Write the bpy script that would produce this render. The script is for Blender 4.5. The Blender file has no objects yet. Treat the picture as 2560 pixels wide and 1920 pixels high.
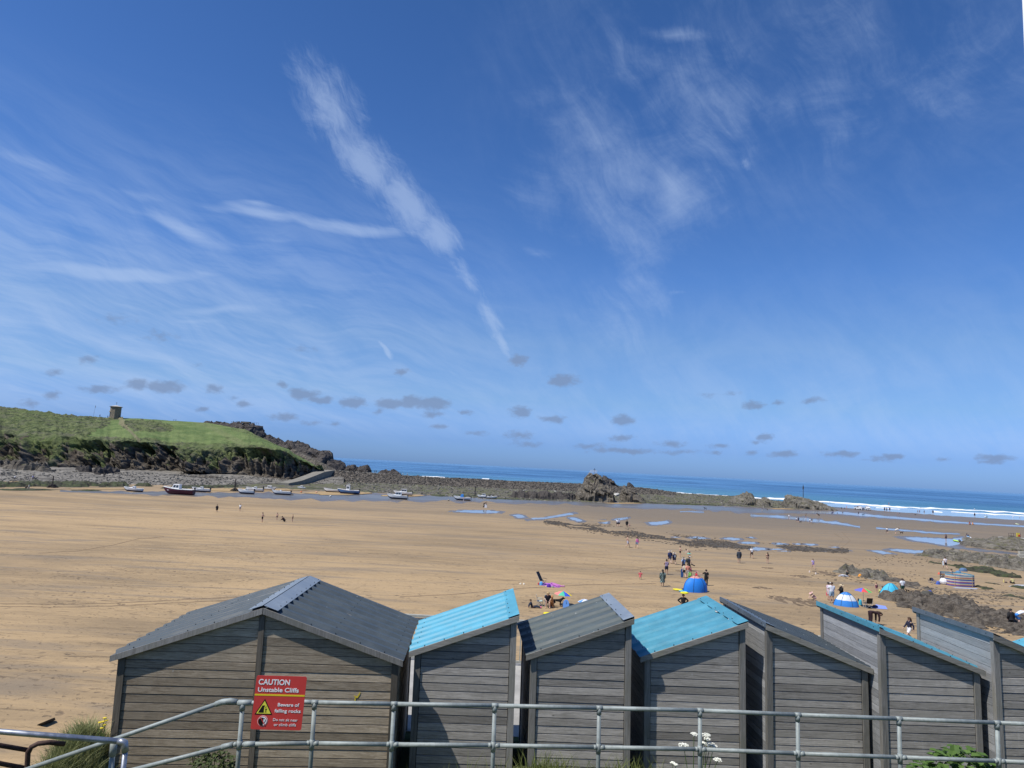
import bpy, bmesh, math, random
from mathutils import Vector, Matrix, noise
from math import radians, sin, cos, tan, pi, sqrt, atan2, asin

scene = bpy.context.scene
C = bpy.data.collections.new("scene_content")
scene.collection.children.link(C)

# ------------------------------------------------------------------ camera
F_PX = 1680.0                       # focal length in pixels of the 2560 px wide photograph
PITCH, ROLL = radians(7.02), radians(3.01)
EYE = Vector((0, 0, 11.2))          # eye height above the beach
FWD = Vector((0, cos(PITCH), sin(PITCH)))
UP0 = Vector((0, -sin(PITCH), cos(PITCH)))
RT = Vector((1, 0, 0)) * cos(ROLL) + UP0 * sin(ROLL)
UPV = Vector((1, 0, 0)) * -sin(ROLL) + UP0 * cos(ROLL)
cam_data = bpy.data.cameras.new("camera")
cam = bpy.data.objects.new("camera", cam_data)
C.objects.link(cam)
cam_data.sensor_width = 36.0
cam_data.lens = 36.0 * F_PX / 2560.0
cam_data.clip_start = 0.1
cam_data.clip_end = 60000
m3 = Matrix((RT, UPV, -FWD)).transposed()
cam.matrix_world = Matrix.Translation(EYE) @ m3.to_4x4()
scene.camera = cam

# ------------------------------------------------------------------ colour management
scene.view_settings.view_transform = 'Standard'
scene.view_settings.look = 'None'
scene.view_settings.exposure = 0.0
scene.view_settings.gamma = 1.0
scene.view_settings.use_curve_mapping = False

# ------------------------------------------------------------------ sun
SUN_TO = Vector((-0.54, -0.31, 1.0)).normalized()      # towards the sun: left, high, a little behind the camera
sun_data = bpy.data.lights.new("sun", 'SUN')
sun_data.energy = 4.9
sun_data.angle = radians(0.53)
sun_data.color = (1.0, 0.955, 0.89)
sun = bpy.data.objects.new("sun", sun_data)
C.objects.link(sun)
sun.rotation_euler = SUN_TO.to_track_quat('Z', 'Y').to_euler()
SUN_EL = asin(SUN_TO.z)
SUN_AZ = atan2(SUN_TO.x, SUN_TO.y)

# ------------------------------------------------------------------ projection helpers (to measure the place from the eye point)
def ray(px, py):
    return FWD + RT * ((px - 1280.0) / F_PX) + UPV * ((960.0 - py) / F_PX)
def P(px, py, Y):
    d = ray(px, py); return EYE + d * (Y / d.y)
def G(px, py, z=0.0):
    d = ray(px, py); return EYE + d * ((z - EYE.z) / d.z)
def hor(px):
    return 1167.0 + 0.0526 * (px - 1280.0)

# ------------------------------------------------------------------ node helper
class NT:
    def __init__(s, tree): s.t = tree; s.n = tree.nodes; s.l = tree.links
    def node(s, typ, **kw):
        nd = s.n.new(typ)
        for k, v in kw.items(): setattr(nd, k, v)
        return nd
    def put(s, sock, v):
        if hasattr(v, 'is_output'): s.l.new(v, sock)
        elif v is not None: sock.default_value = v
    def math(s, op, a, b=None, c=None, clamp=False):
        nd = s.node('ShaderNodeMath', operation=op, use_clamp=clamp)
        s.put(nd.inputs[0], a)
        if b is not None: s.put(nd.inputs[1], b)
        if c is not None: s.put(nd.inputs[2], c)
        return nd.outputs[0]
    def vmath(s, op, a, b=None):
        nd = s.node('ShaderNodeVectorMath', operation=op)
        s.put(nd.inputs[0], a)
        if b is not None: s.put(nd.inputs[1], b)
        return nd.outputs['Value'] if op in ('LENGTH', 'DOT_PRODUCT', 'DISTANCE') else nd.outputs[0]
    def mix(s, f, a, b, blend='MIX'):
        nd = s.node('ShaderNodeMix', data_type='RGBA', blend_type=blend)
        s.put(nd.inputs[0], f)
        s.put(nd.inputs[6], a if hasattr(a, 'is_output') else (*a[:3], 1))
        s.put(nd.inputs[7], b if hasattr(b, 'is_output') else (*b[:3], 1))
        return nd.outputs[2]
    def map(s, vec, loc=(0, 0, 0), rot=(0, 0, 0), scale=(1, 1, 1), typ='POINT'):
        nd = s.node('ShaderNodeMapping', vector_type=typ)
        s.put(nd.inputs[0], vec)
        nd.inputs[1].default_value = loc; nd.inputs[2].default_value = rot; nd.inputs[3].default_value = scale
        return nd.outputs[0]
    def noise(s, vec, scale, detail=4, rough=0.55, dist=0.0, color=False):
        nd = s.node('ShaderNodeTexNoise')
        s.put(nd.inputs['Vector'], vec)
        nd.inputs['Scale'].default_value = scale; nd.inputs['Detail'].default_value = detail
        nd.inputs['Roughness'].default_value = rough; nd.inputs['Distortion'].default_value = dist
        return nd.outputs[1] if color else nd.outputs[0]
    def voronoi(s, vec, scale, feature='F1', rnd=1.0, out='Distance'):
        nd = s.node('ShaderNodeTexVoronoi', feature=feature)
        s.put(nd.inputs['Vector'], vec); nd.inputs['Scale'].default_value = scale
        nd.inputs['Randomness'].default_value = rnd
        return nd.outputs[out]
    def ramp(s, f, lo, hi, a=0.0, b=1.0, smooth=True):
        nd = s.node('ShaderNodeMapRange', interpolation_type='SMOOTHSTEP' if smooth else 'LINEAR')
        s.put(nd.inputs[0], f)
        nd.inputs[1].default_value = lo; nd.inputs[2].default_value = hi
        nd.inputs[3].default_value = a; nd.inputs[4].default_value = b
        return nd.outputs[0]
    def sep(s, v):
        nd = s.node('ShaderNodeSeparateXYZ'); s.put(nd.inputs[0], v); return nd.outputs
    def comb(s, x, y, z):
        nd = s.node('ShaderNodeCombineXYZ')
        s.put(nd.inputs[0], x); s.put(nd.inputs[1], y); s.put(nd.inputs[2], z)
        return nd.outputs[0]
    def bump(s, h, strength=0.5, dist=0.1, normal=None):
        nd = s.node('ShaderNodeBump')
        s.put(nd.inputs['Height'], h)
        nd.inputs['Strength'].default_value = strength; nd.inputs['Distance'].default_value = dist
        if normal is not None: s.put(nd.inputs['Normal'], normal)
        return nd.outputs[0]

# ------------------------------------------------------------------ world: daylight sky with cirrus, an old vapour trail and small low cloud
world = bpy.data.worlds.new("World")
scene.world = world
world.use_nodes = True
world.cycles.sampling_method = 'MANUAL'
world.cycles.sample_map_resolution = 256
w = NT(world.node_tree)
for n in list(w.n): w.n.remove(n)
sky = w.node('ShaderNodeTexSky', sky_type='NISHITA', sun_disc=False)
sky.sun_elevation = SUN_EL
sky.sun_rotation = SUN_AZ
sky.altitude = 0
sky.air_density = 1.0
sky.dust_density = 0.6
sky.ozone_density = 2.2
hsv = w.node('ShaderNodeHueSaturation')
w.put(hsv.inputs['Color'], sky.outputs[0])
hsv.inputs['Saturation'].default_value = 1.22
hsv.inputs['Value'].default_value = 1.0
tc = w.node('ShaderNodeTexCoord')
sx, sy, sz = w.sep(tc.outputs['Generated'])
el = w.math('ARCSINE', sz)
def ae(px, py):
    d = ray(px, py).normalized(); return atan2(d.x, d.y), asin(d.z)
cr = w.node('ShaderNodeValToRGB')
w.put(cr.inputs[0], w.math('DIVIDE', el, 0.7, clamp=True))
stops = [(0.0, (.46, .83, 2.0)), (.05, (.43, .72, 1.68)), (.14, (.72, .92, 1.38)), (.26, (.98, 1.08, 1.36)), (.40, (.90, 1.07, 1.45)), (.87, (.80, .96, 1.27)), (1.0, (.80, .95, 1.2))]
els = cr.color_ramp.elements
while len(els) < len(stops): els.new(0.5)
for e_, (p_, c_) in zip(els, stops):
    e_.position = p_; e_.color = (c_[0] / 2, c_[1] / 2, c_[2] / 2, 1)
tint = w.vmath('MULTIPLY', cr.outputs[0], (2.0, 2.0, 2.0))
skyc = w.mix(1.0, hsv.outputs[0], tint, 'MULTIPLY')
bg = w.node('ShaderNodeBackground')
w.put(bg.inputs[0], skyc)
bg.inputs[1].default_value = 0.095
wo = w.node('ShaderNodeOutputWorld')
w.l.new(bg.outputs[0], wo.inputs[0])
trail_items = [
    (735, 150, 900, 370, 90, .95), (830, 300, 1010, 500, 78, 1.25), (940, 420, 1100, 600, 72, 1.45), (1050, 530, 1150, 660, 58, 1.3), (1090, 600, 1200, 760, 34, .8),
    (1120, 620, 1225, 780, 36, .95), (1190, 720, 1262, 870, 36, 1.1), (1235, 800, 1260, 895, 24, 1.3),
    (935, 855, 985, 905, 9, 1.6), (960, 880, 975, 910, 13, 1.5)]
streak_items = [
    (-120, 340, 260, 478, 24, 1.1), (-60, 420, 330, 480, 34, .8), (180, 460, 560, 520, 22, .9), (350, 500, 650, 660, 28, 1.7), (300, 480, 560, 600, 44, .8), (480, 505, 830, 548, 24, 1.9), (680, 530, 1090, 606, 24, 2.0), (540, 495, 740, 514, 12, 1.6), (780, 556, 1000, 602, 12, 1.5), (480, 560, 900, 640, 40, .75), (520, 495, 700, 520, 16, .9),
    (-120, 662, 640, 694, 26, 2.2), (-80, 680, 560, 710, 46, .95), (430, 670, 620, 700, 24, 1.2), (230, 784, 820, 766, 24, 1.4), (300, 800, 660, 806, 18, 1.2), (100, 760, 900, 800, 50, .75), (700, 755, 860, 778, 16, 1.0),
    (800, 680, 1060, 700, 32, .7), (100, 530, 700, 730, 130, .85), (-120, 560, 620, 860, 260, .85), (-80, 860, 220, 868, 30, .9),
    (1340, 430, 1760, 500, 240, .85), (1350, 270, 1650, 430, 200, .7), (1560, 120, 1900, 340, 210, .68), (1660, 430, 1720, 540, 110, 1.1),
    (1590, 75, 1770, 84, 26, 1.2), (1980, 80, 2180, 320, 240, .52), (2200, 100, 2560, 200, 220, .48), (1500, 520, 1660, 660, 130, .8), (1560, 640, 1700, 800, 80, .75),
    (1855, 385, 1865, 420, 16, 1.0), (1430, 740, 1640, 920, 120, .7), (1500, 860, 2560, 940, 60, .42), (0, 880, 1400, 930, 70, .40), (1640, 725, 1810, 732, 9, .8), (1280, 620, 1420, 650, 20, .6), (1900, 430, 2300, 360, 80, .3)]
cum_items = [(x - a, y, x + a, y, b, s) for (x, y, a, b, s) in [
    (1295, 902, 18, 20, 1.1), (1408, 950, 36, 24, 1.3), (345, 962, 34, 18, 1.1), (410, 966, 40, 18, 1.2), (245, 973, 55, 14, 1.0), (137, 987, 24, 13, .9), (70, 1010, 24, 13, .6),
    (538, 970, 8, 16, 1.0), (705, 962, 14, 11, 1.0), (760, 985, 34, 20, 1.2), (800, 1000, 30, 14, 1.1), (882, 1007, 22, 19, 1.1), (980, 1010, 40, 18, 1.2), (1030, 1004, 34, 20, 1.3), (1085, 1010, 44, 20, 1.3),
    (1080, 1035, 24, 11, .9), (1165, 1030, 12, 10, .9), (945, 1030, 14, 10, .7), (1300, 1030, 26, 18, 1.1), (1385, 1046, 26, 14, 1.1), (1095, 1064, 18, 10, .8), (610, 1010, 26, 11, 1.0), (500, 1026, 18, 9, .9), (575, 997, 8, 9, .7),
    (710, 1042, 40, 14, .9), (780, 1056, 30, 8, .6), (840, 1057, 24, 8, .6), (1190, 1082, 34, 9, .6), (1300, 1088, 30, 20, .75), (1320, 1112, 45, 10, .6), (1560, 1050, 24, 18, 1.2), (1555, 1096, 34, 12, .8), (1480, 1115, 60, 9, .7),
    (1560, 1126, 110, 10, .9), (1680, 1108, 40, 11, .9), (1700, 1130, 60, 9, .7), (1800, 1115, 40, 8, .7), (1885, 1013, 30, 12, .9), (1945, 1003, 10, 10, .7), (2035, 1001, 30, 11, .7), (1915, 1092, 22, 10, 1.0), (1895, 1103, 30, 8, .7),
    (1955, 1134, 38, 12, 1.0), (1880, 1132, 14, 8, .8), (1780, 1130, 30, 7, .6), (2105, 1135, 50, 10, 1.1), (2225, 1142, 38, 9, 1.1), (2195, 1151, 40, 5, .6), (2490, 1146, 50, 10, .9), (2480, 1156, 30, 6, .7), (2350, 1148, 16, 6, .6),
    (220, 900, 18, 16, .6), (137, 932, 18, 10, .8), (400, 838, 50, 18, .35), (290, 798, 60, 18, .28), (1005, 932, 20, 11, .9), (490, 912, 12, 8, .5), (760, 870, 40, 14, .35), (1770, 988, 30, 9, .45), (1830, 985, 25, 9, .45)]]
# ------------------------------------------------------------------ high cloud: a thin sheet of cirrus and small cumulus far out over the sea
import numpy as np
def finish(o, label=None, cat=None, group=None, kind=None):
    if label: o['label'] = label
    if cat: o['category'] = cat
    if group: o['group'] = group
    if kind: o['kind'] = kind
    return o
def nz_warp(A, E, f, amp, seed):
    """smooth vector warp built from a few sines (cheap, smooth)"""
    r = np.random.RandomState(seed); dx = np.zeros_like(A); dy = np.zeros_like(A)
    for k in range(14):
        fr = f * (1.6 ** (k % 6)); a = amp / (1.45 ** (k % 6)) / 2.2
        th = r.uniform(0, 2 * pi); kx, ky = cos(th) * fr, sin(th) * fr * 1.5
        dx += a * np.sin(kx * A + ky * E + r.uniform(0, 6.3)); dy += a * 0.6 * np.sin(ky * A - kx * E + r.uniform(0, 6.3))
    return dx, dy
def ell_mask(items, A, E, power=1.0):
    out = np.zeros_like(A)
    for (x0, y0, x1, y1, hw, s) in items:
        a0, e0 = ae(x0, y0); a1, e1 = ae(x1, y1)
        L = sqrt((a1 - a0) ** 2 + (e1 - e0) ** 2) / 2 + hw / F_PX * 0.8
        t = atan2(e1 - e0, a1 - a0)
        dx = A - (a0 + a1) / 2; dy = E - (e0 + e1) / 2
        u = (dx * cos(t) + dy * sin(t)) / L; v = (-dx * sin(t) + dy * cos(t)) / (hw / F_PX)
        out = np.maximum(out, s * (1 - np.sqrt(u * u + v * v)))
    return np.clip(out, 0, 1.5)
azs = np.radians(np.arange(-80, 80.01, 0.17))
els_ = np.radians(np.concatenate([np.arange(-0.6, 13, 0.11), np.arange(13, 52, 0.3)]))
A, E = np.meshgrid(azs, els_)
wx, wy = nz_warp(A, E, 10, 0.013, 3)
m_tr = ell_mask(trail_items, A + wx * .7, E + wy * .7)
m_st = ell_mask(streak_items, A + wx * .9, E + wy * .7)
ux, uy = nz_warp(A, E, 110, 0.0036, 9); uy = uy * .6
m_cu = ell_mask(cum_items, A + ux, E + uy)
SKY_R = 26000.0
co = np.stack([SKY_R * np.cos(E) * np.sin(A), SKY_R * np.cos(E) * np.cos(A), SKY_R * np.sin(E) + 11.2], -1).reshape(-1, 3)
nr, nc = A.shape
idx = np.arange(nr * nc).reshape(nr, nc)
quads = np.stack([idx[:-1, :-1], idx[:-1, 1:], idx[1:, 1:], idx[1:, :-1]], -1).reshape(-1, 4)
me = bpy.data.meshes.new("sky")
me.vertices.add(len(co)); me.vertices.foreach_set("co", co.astype(np.float32).ravel())
me.loops.add(quads.size); me.loops.foreach_set("vertex_index", quads.astype(np.int32).ravel())
me.polygons.add(len(quads)); me.polygons.foreach_set("loop_start", np.arange(0, quads.size, 4, dtype=np.int32))
me.polygons.foreach_set("loop_total", np.full(len(quads), 4, dtype=np.int32))
me.update(calc_edges=True)
at_ = me.color_attributes.new("cloud", 'FLOAT_COLOR', 'POINT')
cols = np.ones((len(co), 4), np.float32)
cols[:, 0] = m_tr.ravel(); cols[:, 1] = m_st.ravel(); cols[:, 2] = m_cu.ravel()
at_.data.foreach_set("color", cols.ravel())
mat = bpy.data.materials.new("cloud_sheet"); mat.use_nodes = True
k = NT(mat.node_tree)
for n in list(k.n): k.n.remove(n)
an = k.node('ShaderNodeAttribute', attribute_name="cloud")
cr_, cg_, cb_ = k.sep(an.outputs['Color'])
geo = k.node('ShaderNodeNewGeometry')
gx, gy, gz = k.sep(geo.outputs['Position'])
pv = k.comb(k.math('ARCTAN2', gx, gy), k.math('ARCSINE', k.math('DIVIDE', gz, SKY_R)), 0.0)
elv = k.sep(pv)[1]
def dirn(v, deg, sx_, sy_, sc_, det, ro, di=0.2, warp=.03, wsc=7.0):
    q = k.vmath('ADD', v, k.vmath('MULTIPLY', k.vmath('SUBTRACT', k.noise(v, wsc, 3, .5, color=True), (.5, .5, .5)), (warp, warp, 0)))
    return k.noise(k.map(k.map(q, rot=(0, 0, radians(-deg))), scale=(sx_, sy_, 1)), sc_, det, ro, di)
n1 = k.math('ADD', k.math('MULTIPLY', dirn(pv, -36, 2.0, 6.0, 9.0, 9, .70, .2, .05, 16.0), .62), k.math('MULTIPLY', dirn(pv, -62, 1.2, 9.0, 6.0, 8, .70, .1, .04), .38))
n2 = k.math('ADD', k.math('MULTIPLY', dirn(pv, -9, 1.1, 9.5, 4.2, 9, .66, .15, .16, 3.2), .55), k.math('MULTIPLY', dirn(pv, -26, 1.0, 7.5, 3.6, 9, .66, .1, .12, 4.0), .45))
n3 = k.math('ADD', k.math('MULTIPLY', k.noise(k.map(pv, scale=(1, 1.5, 1)), 8.0, 9, 0.66, 0.4), .55), k.math('MULTIPLY', dirn(pv, -55, 1.2, 5, 5.0, 9, .68, .2, .15, 4.0), .45))
side = k.ramp(k.sep(pv)[0], -0.22, 0.20)
nm = k.node('ShaderNodeMix', data_type='FLOAT'); k.put(nm.inputs[0], side); k.put(nm.inputs[2], n2); k.put(nm.inputs[3], n3)
def erode(mask, n_, kk, lo, hi): return k.math('MULTIPLY', k.ramp(k.math('ADD', mask, k.math('MULTIPLY_ADD', n_, kk, -.5 * kk)), lo, hi), k.ramp(mask, 0.0, .30))
tr = erode(cr_, n1, 2.6, .05, 1.25)
stt = erode(cg_, nm.outputs[0], 3.4, .0, 1.9)
veil = k.math('MULTIPLY', k.math('MULTIPLY', k.ramp(k.math('ADD', elv, k.math('MULTIPLY', side, .12)), 0.50, 0.10), k.ramp(elv, 0.01, 0.07)), k.ramp(nm.outputs[0], 0.36, 0.66, 0.02, 0.30))
veil2 = k.math('MULTIPLY', k.math('MULTIPLY', side, k.ramp(elv, 0.15, 0.5)), k.ramp(n3, 0.38, 0.80, 0.0, 0.15))
cir = k.math('ADD', k.math('MULTIPLY', tr, 0.44), k.math('MULTIPLY', stt, 0.52), clamp=True)
cir = k.math('MAXIMUM', k.math('MAXIMUM', cir, veil), veil2, clamp=True)
veil = k.math('MULTIPLY', veil, k.math('MULTIPLY_ADD', k.ramp(k.sep(pv)[0], -.1, -.5), .55, 1.0))
cir = k.math('MAXIMUM', cir, veil, clamp=True)
n4 = k.noise(k.map(pv, scale=(1, 1.7, 1)), 85.0, 6, 0.62)
cu = k.math('MULTIPLY', k.math('MULTIPLY', k.ramp(cb_, 0.0, .10), k.ramp(k.math('ADD', cb_, k.math('MULTIPLY_ADD', n4, 1.3, -.68)), -0.02, 0.72)), 0.70)
e1 = k.node('ShaderNodeEmission'); e1.inputs[0].default_value = (0.52, 0.655, 0.90, 1); e1.inputs[1].default_value = 1.0
e2 = k.node('ShaderNodeEmission'); e2.inputs[0].default_value = (0.20, 0.275, 0.44, 1); e2.inputs[1].default_value = 1.0
trn = k.node('ShaderNodeBsdfTransparent')
mx = k.node('ShaderNodeMixShader'); k.put(mx.inputs[0], cir); k.l.new(trn.outputs[0], mx.inputs[1]); k.l.new(e1.outputs[0], mx.inputs[2])
my = k.node('ShaderNodeMixShader'); k.put(my.inputs[0], cu); k.l.new(mx.outputs[0], my.inputs[1]); k.l.new(e2.outputs[0], my.inputs[2])
mo = k.node('ShaderNodeOutputMaterial'); k.l.new(my.outputs[0], mo.inputs[0])
mat.cycles.emission_sampling = 'NONE'
me.materials.append(mat)
for p_ in (me.polygons,): p_.foreach_set("use_smooth", np.ones(len(quads), dtype=bool))
sky_o = bpy.data.objects.new("sky", me); C.objects.link(sky_o)
finish(sky_o, kind='structure')
# ------------------------------------------------------------------ materials
def new_mat(name):
    m = bpy.data.materials.new(name); m.use_nodes = True
    k = NT(m.node_tree)
    b = k.n.get('Principled BSDF')
    return m, k, b
def simple(name, col, rough=0.7, metal=0.0, var=0.10, spec=0.3, scale=6.0, bump=0.0):
    m, k, b = new_mat(name)
    tcn = k.node('ShaderNodeTexCoord')
    n = k.noise(tcn.outputs['Object'], scale, 5, 0.6)
    c = k.mix(k.ramp(n, 0.3, 0.7), [x * (1 - var) for x in col], [min(1, x * (1 + var)) for x in col])
    k.put(b.inputs['Base Color'], c)
    b.inputs['Roughness'].default_value = rough; b.inputs['Metallic'].default_value = metal
    b.inputs['Specular IOR Level'].default_value = spec
    if bump: k.put(b.inputs['Normal'], k.bump(n, bump, 0.02))
    return m
def wood_mat(name, c_dark, c_light, c_stain, axis='x'):
    m, k, b = new_mat(name)
    tcn = k.node('ShaderNodeTexCoord'); oi = k.node('ShaderNodeObjectInfo')
    off = k.vmath('ADD', tcn.outputs['Object'], k.vmath('MULTIPLY', k.comb(oi.outputs['Random'], oi.outputs['Random'], oi.outputs['Random']), (37.0, 19.0, 23.0)))
    sc = {'x': (1.2, 22, 34), 'y': (22, 1.2, 34), 'z': (26, 26, 1.2)}[axis]
    grain = k.noise(k.map(off, scale=sc), 1.6, 8, 0.65, 0.6)
    fine = k.noise(k.map(off, scale=tuple(v * 2.6 for v in sc)), 2.4, 5, 0.7)
    blot = k.noise(off, 1.7, 6, 0.62)
    g = k.math('ADD', k.math('MULTIPLY', grain, 0.6), k.math('MULTIPLY', fine, 0.4))
    c = k.mix(k.ramp(g, 0.34, 0.66), c_dark, c_light)
    c = k.mix(k.ramp(blot, 0.48, 0.70, 0, .75), c, c_stain)
    wz = k.noise(k.map(k.node('ShaderNodeNewGeometry').outputs['Position'], scale=(1.3, 1.3, .9)), 1.0, 7, .7)
    c = k.mix(k.ramp(wz, .50, .72, 0, .55), c, [v * .62 for v in c_stain])
    dr = k.noise(k.map(k.node('ShaderNodeNewGeometry').outputs['Position'], scale=(9, 9, .7)), 1.0, 5, .65)
    c = k.mix(k.ramp(dr, .58, .74, 0, .10), c, [min(1, v * 1.5) for v in c_light])
    vv = k.math('MULTIPLY_ADD', oi.outputs['Random'], 0.62, 0.66)
    c = k.mix(1.0, c, k.comb(vv, vv, vv), 'MULTIPLY')
    # pale scuffs, droppings and small knots
    sp = k.voronoi(k.map(off, scale=(1.0, 1.0, .6)), 2.3)
    c = k.mix(k.ramp(sp, 0.035, 0.02, 0, .55), c, (0.42, 0.42, 0.40))
    kn = k.voronoi(k.map(off, scale=(1.0, 1.0, 1.6), loc=(3, 5, 1)), 1.3)
    c = k.mix(k.ramp(kn, 0.05, 0.02, 0, .7), c, [v * .4 for v in c_dark])
    k.put(b.inputs['Base Color'], c)
    b.inputs['Roughness'].default_value = 0.82; b.inputs['Specular IOR Level'].default_value = 0.25
    k.put(b.inputs['Normal'], k.bump(g, 0.5, 0.006))
    return m
WOOD_G = wood_mat("weathered_grey_timber", (0.185, 0.172, 0.152), (0.46, 0.43, 0.385), (0.325, 0.305, 0.265))
WOOD_B = wood_mat("weathered_brown_timber", (0.205, 0.160, 0.108), (0.50, 0.42, 0.31), (0.36, 0.305, 0.225))
WOOD_SIDE = wood_mat("sunlit_side_timber", (0.20, 0.205, 0.205), (0.37, 0.375, 0.375), (0.31, 0.31, 0.30), 'y')  # same timber; tone of the sunlit left walls put into the colour
WOOD_POST = wood_mat("grey_post_timber", (0.15, 0.143, 0.13), (0.30, 0.29, 0.265), (0.20, 0.195, 0.16), 'z')
WOOD_POSTB = wood_mat("brown_post_timber", (0.09, 0.077, 0.060), (0.175, 0.155, 0.125), (0.13, 0.118, 0.09), 'z')
WOOD_EDGE = wood_mat("verge_board_timber", (0.15, 0.142, 0.12), (0.31, 0.295, 0.26), (0.20, 0.20, 0.15))
def metal_roof(name, col, rough, dirt=0.25):
    m, k, b = new_mat(name)
    tcn = k.node('ShaderNodeTexCoord')
    n = k.noise(tcn.outputs['Object'], 2.2, 7, 0.6)
    st = k.noise(k.map(tcn.outputs['Object'], scale=(1.5, 10, 2)), 3, 5, 0.6)
    c = k.mix(k.ramp(n, 0.35, 0.7), [v * .88 for v in col], [min(1, v * 1.12) for v in col])
    c = k.mix(k.ramp(st, 0.5, 0.72, 0, dirt), c, (0.30, 0.31, 0.30))
    d = k.voronoi(tcn.outputs['Object'], 5.0)
    c = k.mix(k.ramp(d, 0.07, 0.03, 0, .7), c, (0.6, 0.62, 0.6))
    gr = k.noise(tcn.outputs['Object'], 5.5, 8, .75)
    c = k.mix(k.ramp(gr, .52, .72, 0, .38), c, [v * .45 + .02 for v in col])
    k.put(b.inputs['Base Color'], c)
    k.put(b.inputs['Roughness'], k.ramp(n, 0.3, 0.7, rough - .08, rough + .1))
    b.inputs['Specular IOR Level'].default_value = 0.28
    return m
ROOF_D = metal_roof("dark_grey_roof_steel", (0.068, 0.087, 0.100), 0.55, .07)
ROOF_C = metal_roof("charcoal_roof_steel", (0.088, 0.108, 0.108), 0.55, .10)
ROOF_B = metal_roof("turquoise_roof_steel", (0.095, 0.345, 0.46), 0.5, .08)
ROOF_B2 = metal_roof("flaking_turquoise_steel", (0.075, 0.27, 0.36), 0.5, .12)
CAP_G = metal_roof("grey_flashing", (0.21, 0.25, 0.29), 0.36, .35)
CAP_D = metal_roof("slate_flashing", (0.10, 0.13, 0.16), 0.42, .2)
SCREW = simple("screw_steel", (0.03, 0.035, 0.04), 0.5, .3)
GALV = None
def galv(name, col, rough, metal):
    m, k, b = new_mat(name)
    tcn = k.node('ShaderNodeTexCoord')
    n = k.noise(tcn.outputs['Object'], 7, 6, 0.65)
    n2 = k.noise(k.map(tcn.outputs['Object'], scale=(1, 1, 1)), 60, 3, 0.6)
    c = k.mix(k.ramp(n, 0.35, 0.68), [v * .82 for v in col], [min(1, v * 1.12) for v in col])
    c = k.mix(k.ramp(n2, 0.55, 0.75, 0, .35), c, (0.36, 0.37, 0.30))
    rs = k.noise(tcn.outputs['Object'], 2.3, 7, .7)
    c = k.mix(k.ramp(rs, 0.62, 0.72, 0, .45), c, (0.20, 0.17, 0.12))
    k.put(b.inputs['Base Color'], c)
    bl = k.noise(tcn.outputs['Object'], 16, 5, .7)
    c = k.mix(k.ramp(bl, .48, .64, 0, .40), c, [v * .55 for v in col])
    k.put(b.inputs['Base Color'], c)
    k.put(b.inputs['Roughness'], k.ramp(n, .3, .7, rough, rough + .18)); b.inputs['Metallic'].default_value = metal
    return m
GALV = galv("galvanised_tube", (0.29, 0.325, 0.31), 0.5, 0.12)
STEEL = galv("brushed_tube", (0.42, 0.44, 0.47), 0.3, 0.7)
RUST = simple("rusty_tube", (0.075, 0.045, 0.035), 0.75, 0.1, .3, .3, 14, .3)
WHITE = simple("white_paint", (0.74, 0.75, 0.74), 0.45, 0, .05, .4)
OFFW = simple("off_white", (0.62, 0.62, 0.58), 0.7)
BLACK = simple("black_fabric", (0.018, 0.018, 0.02), 0.8)
CONCRETE = simple("concrete", (0.36, 0.35, 0.32), 0.9, 0, .18, .2, 1.2, .3)

# sand -----------------------------------------------------------------
SAND, k, b = new_mat("beach_sand")
geo = k.node('ShaderNodeNewGeometry'); pos = geo.outputs['Position']
gx, gy, gz = k.sep(pos)
patch = k.noise(k.map(pos, rot=(0, 0, radians(6)), scale=(.010, .030, 1)), 1.0, 7, 0.62, .6)
patch2 = k.noise(k.map(pos, rot=(0, 0, radians(-5)), scale=(.035, .13, 1)), 1.0, 7, 0.65, .5)
strk = k.noise(k.map(pos, rot=(0, 0, radians(3)), scale=(.10, .85, 1)), 1.0, 8, 0.7, .4)
tone = k.math('ADD', k.math('MULTIPLY', patch, .45), k.math('ADD', k.math('MULTIPLY', patch2, .33), k.math('MULTIPLY', strk, .22)))
c = k.mix(k.ramp(tone, .40, .575), (0.250, 0.182, 0.104), (0.430, 0.302, 0.160))
# damp, greyer sand towards the waterline and to the right
wet = k.math('ADD', k.ramp(gy, 85, 230, 0, .72), k.math('MULTIPLY', k.ramp(gx, -5, 45), k.ramp(gy, 50, 130, 0, .40)))
wet = k.math('SUBTRACT', wet, k.math('MULTIPLY', k.ramp(gx, -20, -90), .42))
wet = k.math('MULTIPLY', k.math('ADD', wet, k.math('MULTIPLY_ADD', patch2, 1.5, -.72)), k.ramp(gy, 40, 90), clamp=True)
c = k.mix(wet, c, (0.188, 0.152, 0.110))
wet2 = k.math('MULTIPLY', k.ramp(k.math('ADD', gy, k.math('MULTIPLY', patch, 60)), 235, 300), k.ramp(gx, -20, 40))
c = k.mix(k.math('MULTIPLY', wet2, .75), c, (0.165, 0.140, 0.112))
# grey silt smears
sm = k.noise(k.map(pos, rot=(0, 0, radians(4)), scale=(.05, .36, 1), loc=(7, 3, 0)), 1.0, 6, .6, .8)
c = k.mix(k.ramp(sm, .50, .66, 0, .62), c, (0.200, 0.165, 0.122))
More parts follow.
